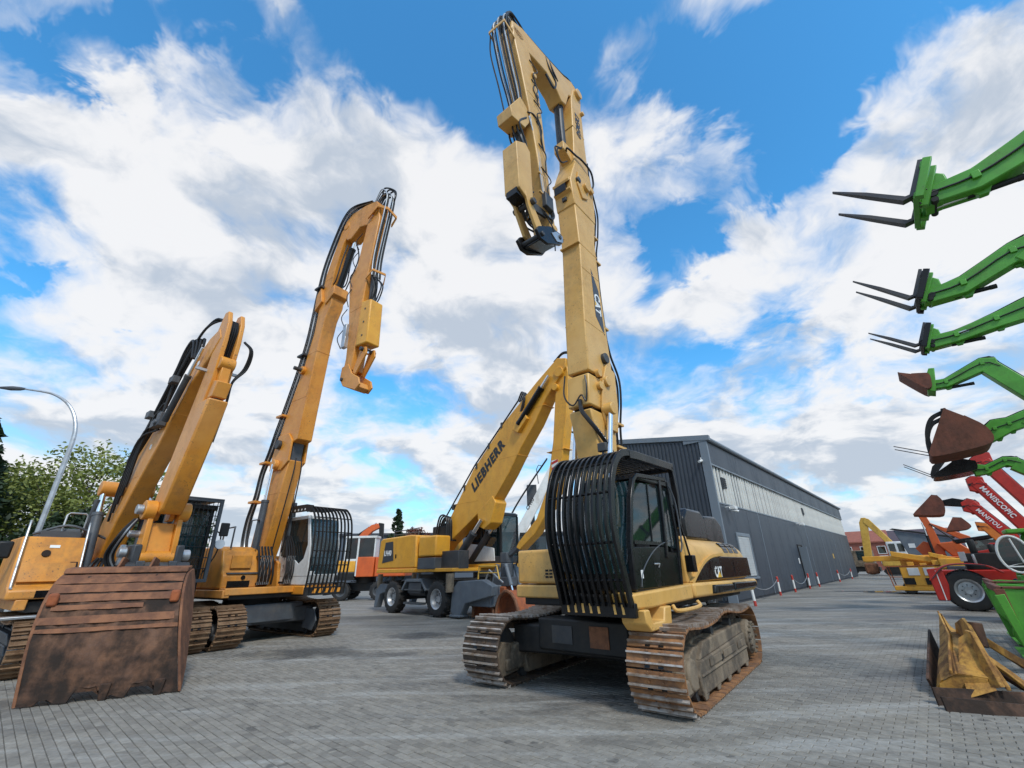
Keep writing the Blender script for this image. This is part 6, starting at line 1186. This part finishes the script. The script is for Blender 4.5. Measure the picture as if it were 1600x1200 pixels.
# big silage claw bucket
def claw(t):
    part('top_claw', 'frame_dark', t, lambda b: b.strip(cr([(-1.75, -.55, 6.95), (-1.35, -.55, 6.75), (-1.08, -.55, 6.2), (-1.0, -.55, 5.5)], 5), .1, .14, (0, 1, 0)), bev=.01); part('top_claw', 'frame_dark', t, lambda b: b.strip(cr([(-1.75, .55, 6.95), (-1.35, .55, 6.75), (-1.08, .55, 6.2), (-1.0, .55, 5.5)], 5), .1, .14, (0, 1, 0)), bev=.01)
    part('claw_beam', 'frame_dark', t, lambda b: b.box(-1.85, -1.7, -.75, .75, 6.85, 7.05), bev=.02)
    for y in (-.35, .35): rod((-.95, y, 5.55), (.0, y, 5.98), .02, t, 'fork_steel', 'tine', 6)
bucket('grab_bucket', 'large rust-brown silage bucket with dark curved top claw and long tines', A(0, 23.2), 'bucket_brown', 1.9, [(-1.78, 7.0), (-1.0, 5.62), (-.92, 5.4), (-1.1, 5.3), (-2.2, 5.42), (-2.65, 5.6), (-2.6, 6.1), (-2.2, 6.6)], extra=claw)
tele('telehandler', 'green telehandler holding the large rust-brown claw bucket', 0, 23.2, 'green', [(-2.55, 6.15, 5.6), (-2.9, 6.45, 5.75), (-3.3, 6.45, 5.95), (-3.9, 6.65, 6.1)], ((-3.8, 6.3), (-6.9, 2.1)), -2.3, group=GRP, bw_=.34)
def tin(t):
    part('claw', 'frame_dark', t, lambda b: b.prism([(-.9, 5.1), (-1.5, 5.75), (-1.35, 5.78), (-1.0, 5.5), (-.85, 5.2)], -.5, -.4).prism([(-.9, 5.1), (-1.5, 5.75), (-1.35, 5.78), (-1.0, 5.5), (-.85, 5.2)], .4, .5))
    for y in (-.35, .35): rod((-.9, y, 5.15), (-.1, y, 5.75), .02, t, 'fork_steel', 'tine', 6)
bucket('grab_bucket', 'small black grab bucket with a hooked claw and thin tines', A(0, 26.6), 'black_paint', 1.5, [(-1.7, 5.75), (-1.62, 5.55), (-.95, 5.12), (-1.1, 5.0), (-2.1, 5.1), (-2.3, 5.25), (-2.3, 5.5)], extra=tin)
tele('telehandler', 'green telehandler with low boom head holding the small black grab bucket', 0, 26.6, 'green', [(-2.2, 5.5, 4.95), (-2.6, 5.35, 5.0), (-3.2, 5.6, 5.25), (-3.6, 5.5, 5.0)], ((-3.45, 5.25), (-6.9, 2.0)), -2.8, group=GRP, bw_=.34)
# red handlers
tele('telehandler', 'red telehandler with plain long boom rising above the lettered one', 0, 31.0, 'red', [(-2.6, 6.3, 5.8), (-3.0, 6.55, 5.6), (-3.35, 6.5, 5.5)], ((-3.05, 6.1), (-4.9, 1.7)), -1.0, bw_=.45, split=.85)
tele('telehandler', 'red telehandler with white MANISCOPIC lettering down its long boom', 0, 33.6, 'red', [(-2.35, 5.65, 5.1), (-2.6, 5.8, 5.0), (-3.0, 5.7, 4.9)], ((-2.7, 5.45), (-4.45, 1.5)), -.9, lettering=('MANISCOPIC', .30, .25), bw_=.5, split=.9)
tele('telehandler', 'red telehandler with short boom reading MANITOU and a brown bucket', 0, 36.4, 'red', [(-1.95, 4.75, 4.3), (-2.3, 4.95, 4.15), (-2.7, 4.7, 4.1)], ((-2.35, 4.6), (-4.1, 1.6)), -.6, lettering=('MANITOU', .27, .3), bw_=.5, split=.9)
bucket('loader_bucket', 'brown loader bucket held out by the red MANITOU boom', A(0, 36.4), 'bucket_brown', 2.1, [(-.85, 5.25), (-.35, 4.8), (.2, 4.3), (.1, 4.22), (-.9, 4.12), (-1.15, 4.3), (-1.2, 4.85), (-1.05, 5.2)])
def arm(t): part('link_arm', 'black_paint', t, lambda b: b.prism([(-1.1, 4.95), (-1.1, 4.7), (-2.2, 4.5), (-2.3, 4.85), (-1.7, 5.05)], -.2, .2), bev=.02)
arm(bpy.data.objects['telehandler.008'])
tele('wheel_loader', 'orange loader with short boom raising a dark pointed bucket', 0, 41, 'orange', [(-2.5, 3.9, 3.4), (-3.0, 3.8, 3.3)], ((-2.9, 3.6), (-4.0, 1.6)), -1.2, bw_=.4)
bucket('loader_bucket', 'dark pointed bucket on the orange boom', A(0, 41), 'bucket_brown', 1.8, [(-1.55, 4.25), (-1.05, 3.5), (-1.2, 3.45), (-2.0, 3.5), (-2.2, 3.7), (-1.9, 4.2)])
# ------------------------------------------------------------------ red-fendered machine at the lane edge (lowered telehandler)
rd = thing('telehandler', 'red telehandler with lowered boom, big silver-rimmed wheel and red front plate by the lane', 'telehandler', A(-.62, 26.0), RZ)
for x in (0, -3.1):
    for sy in (-1, 1): wheel(rd, (x, sy*1.0, .70), .70, .48, sy, 'silver', 18)
part('fender', 'red', rd, lambda b: b.strip(cr([(1.0, 1.05, 1.05), (.55, 1.05, 1.5), (0, 1.05, 1.62), (-.7, 1.05, 1.55), (-1.1, 1.05, 1.3)], 4), .62, .06, (0, 1, 0)), bev=.02); part('fender_line', 'decal_grey', rd, lambda b: b.strip(cr([(.9, 1.364, 1.12), (.5, 1.364, 1.5), (0, 1.364, 1.61), (-.7, 1.364, 1.56)], 4), .008, .03, (0, 1, 0)))
part('front_plate', 'red', rd, lambda b: b.prism([(.95, .35), (1.0, 1.45), (.55, 1.5), (.5, .9), (.62, .35)], .8, 1.3), bev=.03); part('plate_edge', 'decal_white', rd, lambda b: b.strip([(.72, 1.306, .36), (.74, 1.306, 1.4)], .008, .03, (0, 1, 0)))
part('chassis', 'red', rd, lambda b: b.box(-4.2, .8, -.6, .6, .7, 1.4), bev=.05); part('axle', 'frame_dark', rd, lambda b: b.cyl((0, -.9, .7), (0, .9, .7), .15, 12))
part('hydraulics', 'frame_dark', rd, lambda b: b.box(-1.4, -.2, -.5, .5, 1.4, 2.0).cyl((-.6, 0, 2.0), (-.6, 0, 2.5), .12, 10).cyl((-1.1, .3, 1.9), (-1.1, .3, 2.3), .1, 10), bev=.03)
part('boom', 'red', rd, lambda b: b.prism([(-.6, 2.05), (-.6, 1.7), (-4.5, 2.2), (-4.5, 2.7)], -.75, -.35), bev=.03); part('valve', 'silver', rd, lambda b: b.box(-.3, -.1, .5, .6, 1.7, 2.05).cyl((-.5, .6, 1.6), (-.5, .6, 1.95), .05, 8), bev=.01)
# green cab with a round white door frame
gc = thing('telehandler', 'green telehandler with round white-framed cab door', 'telehandler', A(-1.75, 21.2), RZ)
part('cab', 'green', gc, lambda b: b.box(-1.2, .0, -.6, .4, 1.0, 1.3).box(-1.3, -1.2, -.6, .4, 1.0, 2.6).box(-1.35, -.1, -.65, .45, 2.5, 2.62).prism([(-.15, 1.3), (-.65, 2.5), (-.5, 2.5), (.0, 1.3)], -.6, -.52).prism([(-.62, 1.2), (-.80, 2.5), (-.68, 2.5), (-.5, 1.2)], .36, .42), bev=.03)
part('door_ring', 'white_paint', gc, lambda b: b.tube([(-.08+.44*math.cos(a)*.8, .44, 1.9+.52*math.sin(a)) for a in [6.283*i/24 for i in range(25)]], .035, 8)); part('door_glass', 'glass_dark', gc, lambda b: b.ext([(-.08+.42*math.cos(a)*.8, .435, 1.9+.5*math.sin(a)) for a in [6.283*i/24 for i in range(24)]], (0, .008, 0)))
part('door_bar', 'white_paint', gc, lambda b: b.tube([(-.1, .45, 2.35), (-.2, .45, 1.65), (.2, .45, 1.55), (-.35, .45, 1.55)], .025, 6)); part('hood', 'green', gc, lambda b: b.box(-3.4, -1.3, -.9, .6, 1.0, 1.7), bev=.08)
part('chassis', 'frame_dark', gc, lambda b: b.box(-3.6, .6, -.7, .5, .6, 1.05), bev=.03)
for x in (-.2, -2.9):
    for sy in (-1, 1): wheel(gc, (x, sy*.85-.1, .6), .6, .4, sy, 'white_paint', 14)
# two green loader buckets on the ground with brown lips
def gbk(s0, f0, label, k):
    t = thing('ground_bucket', label, 'bucket', A(f0, s0), RZ, 'green buckets standing on the paving')
    W_ = 2.3
    for sy in (-1, 1):
        part('side_plate', 'green', t, lambda b: b.prism([(0, .1), (.1, .35), (.05, .55), (.2, .75), (.22, 1.28), (-.1, 1.3), (-.9, 1.25), (-1.1, .9), (-.9, .1)], sy*W_/2-.03, sy*W_/2+.03), bev=.012)
        part('stiffener', 'green', t, lambda b: b.prism([(.04, .3), (.14, .32), (.25, 1.2), (.12, 1.22)], sy*W_/2+.03*sy, sy*W_/2+.08*sy), bev=.01)
    part('shell', 'green', t, lambda b: b.sheet([[(x, -W_/2+.03, z), (x, W_/2-.03, z)] for x, z in ((.15, .12), (-.9, .1), (-1.1, .4), (-1.12, .9), (-.9, 1.2))], (0, 0, .03)))
    part('lip', 'bucket_brown', t, lambda b: b.box(.12, .20, -W_/2, W_/2, 1.22, 1.34).box(-.9, .12, W_/2-.05, W_/2+.05, 1.301, 1.34), bev=.01)
    part('lip_side', 'bucket_brown', t, lambda b: b.prism([(.1, 1.3), (.24, 1.3), (.16, .7), (.08, .7)], W_/2+.032, W_/2+.06), bev=.008)
    part('cross_member', 'green', t, lambda b: b.cyl((-.4, -W_/2, 1.1), (-.4, W_/2, 1.1), .09, 12).box(-.9, -.2, -.3, .3, .9, 1.15), bev=.01)
gbk(15.9, -.95, 'green loader bucket with brown lip standing nearer the red wheel', 0); gbk(13.2, -.85, 'green loader bucket with brown lip standing nearer the yellow plough', 1)
# ------------------------------------------------------------------ rusty yellow plough in the foreground
pl = thing('snow_plough', 'rust-stained yellow V-shaped snow plough lying on the paving with dark cutting edges', 'plough', (7.2, 8.6, 0), 0.0)
PB = 'plow_yellow'
def pw(x, y, z): return (x-7.2, y-8.6, z)
def W3(*ps): return [pw(*p) for p in ps]
part('mouldboard', PB, pl, lambda b: b.sheet([W3((5.86, 7.36, .08), (6.25, 7.78, .10), (6.9, 8.42, .14), (8.05, 9.6, .25)), W3((5.90, 7.26, .24), (6.3, 7.70, .36), (6.95, 8.34, .48), (8.10, 9.55, .60)), W3((6.02, 7.12, .34), (6.42, 7.55, .53), (7.05, 8.2, .62), (8.05, 9.42, .84)), W3((6.30, 6.98, .30), (6.62, 7.42, .56), (7.15, 8.05, .60), (7.9, 9.15, .66))], (.03, -.02, .015)), smooth=25)
part('wing_plate', PB, pl, lambda b: b.ext(W3((7.62, 8.72, .58), (7.40, 8.42, .80), (7.10, 7.92, .93), (6.95, 7.72, .90), (6.78, 7.5, .74), (6.9, 7.75, .58)), (.035, -.02, 0)), bev=.006)
part('wing_plate', PB, pl, lambda b: b.ext(W3((6.70, 7.5, .82), (6.55, 7.25, .82), (6.33, 6.86, .24), (6.26, 6.92, .22), (6.46, 7.35, .56)), (.04, -.02, 0)), bev=.006)
part('fold_face', PB, pl, lambda b: b.sheet([W3((6.02, 7.0, .10), (6.28, 6.88, .20)), W3((6.22, 7.22, .40), (6.45, 7.12, .45)), W3((6.62, 7.52, .70), (6.66, 7.36, .80))], (-.015, .02, .01)), smooth=25)
part('toe_plate', PB, pl, lambda b: b.ext(W3((5.86, 7.32, .0), (6.12, 7.02, .0), (6.30, 6.97, .30), (6.04, 7.12, .35), (5.88, 7.28, .2)), (.02, .03, 0)), bev=.005)
part('ridge', PB, pl, lambda b: b.strip(W3((5.98, 7.14, .36), (6.42, 7.55, .56), (7.05, 8.2, .65), (8.05, 9.42, .87)), .05, .03, (0, 0, 1)), bev=.008)
part('rib', PB, pl, lambda b: b.strip(W3((6.9, 7.62, .88), (6.6, 7.2, .55), (6.42, 6.86, .22)), .05, .05, (0, 0, 1)), bev=.008)
part('brace', PB, pl, lambda b: b.strip(W3((6.92, 7.66, .78), (7.1, 7.5, .56), (7.35, 7.5, .38), (7.7, 7.65, .28)), .13, .05, (0, 0, 1)), bev=.01)
part('brace', PB, pl, lambda b: b.strip(W3((6.75, 7.4, .5), (6.85, 7.2, .3), (6.9, 7.05, .14)), .10, .05, (1, 0, 0)), bev=.01)
part('hinge', 'rust_dark', pl, lambda b: b.cyl(pw(6.93, 7.58, .58), pw(6.98, 7.6, .90), .09, 14), bev=.015)
part('tow_bar', 'plow_yellow', pl, lambda b: b.tube(W3((7.6, 7.6, .3), (7.9, 7.72, .27), (8.3, 7.9, .25)), .075, 10)); part('tow_pin', 'rust_dark', pl, lambda b: b.cyl(pw(8.3, 7.9, .25), pw(8.6, 8.0, .24), .055, 10))
part('cutting_edge', 'rust_dark', pl, lambda b: b.sheet([W3((5.58, 7.05, .0), (6.2, 6.96, .0), (6.95, 6.88, .0)), W3((5.62, 7.12, .20), (6.22, 7.03, .18), (6.95, 6.95, .14))], (0, -.025, 0))); part('cutting_edge', 'rust_dark', pl, lambda b: b.sheet([W3((5.46, 6.8, .0), (5.85, 6.62, .0), (6.3, 6.5, .0)), W3((5.5, 6.87, .15), (5.88, 6.7, .14), (6.3, 6.58, .12))], (0, -.025, 0)))
part('back_blade', 'rust_dark', pl, lambda b: b.sheet([W3((6.05, 7.58, .0), (7.1, 8.66, .0), (8.1, 9.72, .02)), W3((5.98, 7.56, .20), (7.03, 8.66, .40), (8.03, 9.72, .55))], (-.025, .02, 0)))
part('skid_pipe', 'rust_dark', pl, lambda b: b.tube(W3((7.0, 7.6, .3), (7.05, 7.3, .14), (7.0, 6.7, .08)), .055, 10))
# ------------------------------------------------------------------ yellow access platform
yl_ = thing('access_platform', 'yellow boom lift with red railing, cream hatches and folded arms at the lane end', 'access platform', A(0, 36.5), RZ)
PYW = 'lieb_yellow'
part('chassis', PYW, yl_, lambda b: b.box(-1.0, 2.2, -1.0, 1.0, .18, .42).box(-1.0, 1.7, -1.0, 1.0, .42, 1.45), bev=.04)
for x, z0, z1, m_ in ((1.15, .98, 1.38, 'white_paint'), (.45, .98, 1.38, 'white_paint'), (1.45, .5, .85, 'black_paint'), (.5, .5, .85, 'black_paint')): part('hatch', m_, yl_, lambda b: b.box(x-.28, x+.22, 1.0, 1.03, z0, z1), bev=.01)
part('plate', 'decal_white', yl_, lambda b: b.box(-.9, -.1, 1.0, 1.015, .25, .4))
part('arm', PYW, yl_, lambda b: b.box(-2.6, 1.6, -.3, .3, 1.5, 1.85).prism([(-.2, 1.85), (1.9, 2.3), (1.9, 2.0), (-.2, 1.55)], .4, .75), bev=.03); part('arm', PYW, yl_, lambda b: b.prism([(-2.4, 1.1), (-2.4, 1.35), (.2, 2.2), (.2, 1.95)], .55, .9), bev=.03)
part('arm', PYW, yl_, lambda b: b.box(-.4, 3.4, -.5, -.2, 1.75, 2.05), bev=.03); part('arm_head', PYW, yl_, lambda b: b.box(-1.5, -.1, .3, 1.1, 1.3, 1.85), bev=.06); part('counterweight', 'mid_grey', yl_, lambda b: b.box(-1.45, -.35, 1.0, 1.3, .95, 1.45), bev=.05)
part('railing', 'rust_bright', yl_, lambda b: b.tube([(2.2, 1.0, .4), (2.3, 1.0, 1.45), (-.2, 1.0, 1.5)], .03, 6).tube([(2.25, 1.0, .9), (1.7, 1.0, .9)], .02, 6).tube([(2.3, 1.0, 1.45), (2.3, -1.0, 1.45), (2.2, -1.0, .4)], .03, 6))
for i in range(6): part('ladder_rung', PYW, yl_, lambda b: b.box(-.45, -.12, 1.02, 1.06, .5+i*.16, .55+i*.16))
for i in range(5): part('scissor_arm', PYW, yl_, lambda b: b.box(-1.2+i*.55, -.9+i*.55, -.9, .9, 1.46, 1.62+.07*(i % 3)), bev=.02)
for x in (-.5, 1.5):
    for sy in (-1, 1): wheel(yl_, (x, sy*.85, .32), .32, .25, sy, 'mid_grey', 10)
# red knuckle crane behind it
rc = thing('loader_crane', 'red folded knuckle crane with dark ram rising behind the yellow lift', 'crane', A(0, 47), RZ)
part('mast', 'red_orange', rc, lambda b: b.prism([(.1, 5.0), (-.35, 5.0), (-.5, 4.2), (-.75, 1.6), (.0, 1.6), (-.1, 4.0)], -.25, .25), bev=.03); part('jib', 'red_orange', rc, lambda b: b.prism([(-.2, 4.5), (-.4, 4.2), (-2.4, 2.6), (-2.6, 2.8), (-2.3, 3.3)], -.2, .2), bev=.03); part('base', 'red_orange', rc, lambda b: b.box(-1.8, .6, -.8, .8, 1.0, 2.0).prism([(-1.0, 2.0), (-.4, 2.9), (-1.5, 3.0), (-2.4, 2.0)], -.5, .5), bev=.06)
part('boom_base', 'red_orange', rc, lambda b: b.prism([(.9, 2.6), (.3, 3.1), (-.8, 2.6), (-.6, 2.0), (.6, 2.1)], -.55, -.2), bev=.03); cylinder((-.05, .3, 2.0), (.0, .3, 4.4), .09, rc, .6, 'frame_dark'); rod((-.4, .25, 4.3), (-1.9, .25, 2.5), .05, rc, 'frame_dark', 'link_rod')
part('truck_bed', 'frame_dark', rc, lambda b: b.box(-4, 1.2, -1.2, 1.2, .5, 1.0), bev=.03)
for x in (.3, -2.8):
    for sy in (-1, 1): wheel(rc, (x, sy*1.0, .5), .5, .35, sy, 'mid_grey', 10)
# far yellow excavator with white cab
fy = thing('excavator', 'distant yellow excavator with white cab and arm folded beyond the hall end', 'excavator', A(2.6, 78), RZ)
part('arm', 'pale_yellow', fy, lambda b: b.prism([(3.4, 7.2), (2.9, 7.2), (2.9, 6.2), (3.6, 1.6), (4.4, 1.6), (3.75, 6.6)], -.35, .35), bev=.04); part('boom', 'pale_yellow', fy, lambda b: b.prism([(3.1, 7.2), (2.6, 7.0), (1.2, 4.6), (.4, 3.2), (1.2, 3.2), (2.0, 4.6), (3.3, 6.6)], -.4, .4), bev=.04)
fc = part('cab', 'white_paint', fy, lambda b: b.box(-.3, 1.6, .4, 1.6, 2.2, 4.0), bev=.12); part('window_pane', 'glass_dark', fc, lambda b: b.box(.75, 1.4, 1.6, 1.62, 2.8, 3.75)); part('window_pane', 'glass_dark', fc, lambda b: b.box(-.1, .5, 1.6, 1.62, 2.8, 3.75))
part('body', 'pale_yellow', fy, lambda b: b.box(-3.8, 2.6, -1.6, 1.5, 1.1, 2.2), bev=.1); part('grapple', 'rust', fy, lambda b: b.box(3.2, 4.6, -.7, .7, .2, 1.5), bev=.2)
part('track', 'frame_dark', fy, lambda b: b.prism([(2.4, .1), (2.7, .5), (2.3, 1.0), (-2.5, 1.0), (-2.9, .5), (-2.6, .1)], .8, 1.6).prism([(2.4, .1), (2.7, .5), (2.3, 1.0), (-2.5, 1.0), (-2.9, .5), (-2.6, .1)], -1.6, -.8), bev=.05)
# brown dumper and dark machine beyond
dp = thing('dump_truck', 'distant brown dumper with pale screen parked at the hall end', 'truck', A(8.4, 84), RZ)
part('body', 'mud', dp, lambda b: b.box(-2, .4, -1.2, 1.2, 1.0, 3.2).box(.4, 1.1, -1.2, -.4, .6, 3.4), bev=.08); part('screen', 'glass_blue', dp, lambda b: b.box(-1.4, -.2, 1.2, 1.22, 1.9, 3.1)); part('chassis', 'frame_dark', dp, lambda b: b.box(-2.4, 1.6, -1.1, 1.1, .4, 1.0), bev=.03)
for x in (-1.4, .9):
    for sy in (-1, 1): wheel(dp, (x, sy*1.15, .6), .6, .45, sy, 'mid_grey', 10)
dk = thing('screening_plant', 'dark grey screening machine with tilted hopper between the far excavator and red crane', 'machine', A(.8, 62), RZ)
part('hopper', 'grey_paint', dk, lambda b: b.prism([(1.6, 4.6), (-2.6, 3.6), (-3.2, 2.2), (-.5, 1.8), (1.0, 2.2)], -1.2, 1.2), bev=.05); part('frame', 'frame_dark', dk, lambda b: b.box(-3.2, 1.0, -1.0, 1.0, .6, 2.0).prism([(1.9, 4.7), (1.6, 4.8), (-2.8, 3.8), (-2.7, 3.6)], 1.2, 1.35), bev=.03)
for x in (-2.2, .2): part('support_leg', 'frame_dark', dk, lambda b: b.box(x-.15, x+.15, -.9, .9, 0, .6))
part('light_panel', 'white_paint', dk, lambda b: b.box(.3, .8, 1.2, 1.23, 2.9, 3.3)); part('light_panel', 'white_paint', dk, lambda b: b.box(-1.2, -.7, 1.2, 1.23, 2.7, 3.1))
# black wheel loader with yellow stripe in the row
bl = thing('wheel_loader', 'black loader with yellow-topped roof between the red booms', 'loader', A(-1.0, 41.5+3), RZ)
part('body', 'black_paint', bl, lambda b: b.box(-4.0, -1.0, -1.0, 1.0, .8, 2.2), bev=.08); part('roof', 'black_paint', bl, lambda b: b.prism([(-.2, 3.0), (-2.6, 3.3), (-2.8, 3.1), (-.4, 2.75)], -.9, .9), bev=.05); part('roof_stripe', 'decal_gold', bl, lambda b: b.prism([(-2.7, 3.34), (-3.6, 3.42), (-3.6, 3.3), (-2.7, 3.2)], -.9, .9)); part('cab', 'glass_dark', bl, lambda b: b.box(-2.6, -1.2, -.8, .8, 2.2, 2.95))
for x in (-1.2, -3.6):
    for sy in (-1, 1): wheel(bl, (x, sy*1.0, .65), .65, .45, sy, 'mid_grey', 12)

# dark machine clutter packed behind the red wheel: a black tractor unit
tx = thing('tractor', 'black tractor with grey grille parked behind the red-fendered telehandler', 'tractor', A(-1.6, 30.0), RZ)
part('bonnet', 'black_paint', tx, lambda b: b.box(-1.6, .6, -.5, .5, 1.0, 1.9), bev=.08); part('grille', 'mid_grey', tx, lambda b: b.box(.6, .64, -.4, .4, 1.1, 1.8), bev=.01)
for i in range(6): part('grille_bar', 'frame_dark', tx, lambda b: b.box(.64, .66, -.38, .38, 1.15+i*.1, 1.19+i*.1))
c_ = part('cab', 'frame_dark', tx, lambda b: b.box(-3.2, -1.6, -.8, .8, 1.0, 1.6).box(-3.25, -1.55, -.85, .85, 2.7, 2.82), bev=.04)
for x in (-3.1, -1.7): part('cab_pillar', 'frame_dark', c_, lambda b: b.box(x-.05, x+.05, .7, .8, 1.6, 2.7).box(x-.05, x+.05, -.8, -.7, 1.6, 2.7))
part('window_pane', 'glass_dark', c_, lambda b: b.box(-3.05, -1.75, .74, .748, 1.6, 2.7)); part('windscreen', 'glass_dark', c_, lambda b: b.box(-1.68, -1.672, -.7, .7, 1.6, 2.7))
part('exhaust', 'silver', tx, lambda b: b.cyl((-1.2, .4, 1.9), (-1.2, .4, 2.7), .06, 10))
for x, r_ in ((-.2, .5), (-2.6, .75)):
    for sy in (-1, 1): wheel(tx, (x, sy*.9, r_), r_, .4, sy, 'red', 14)
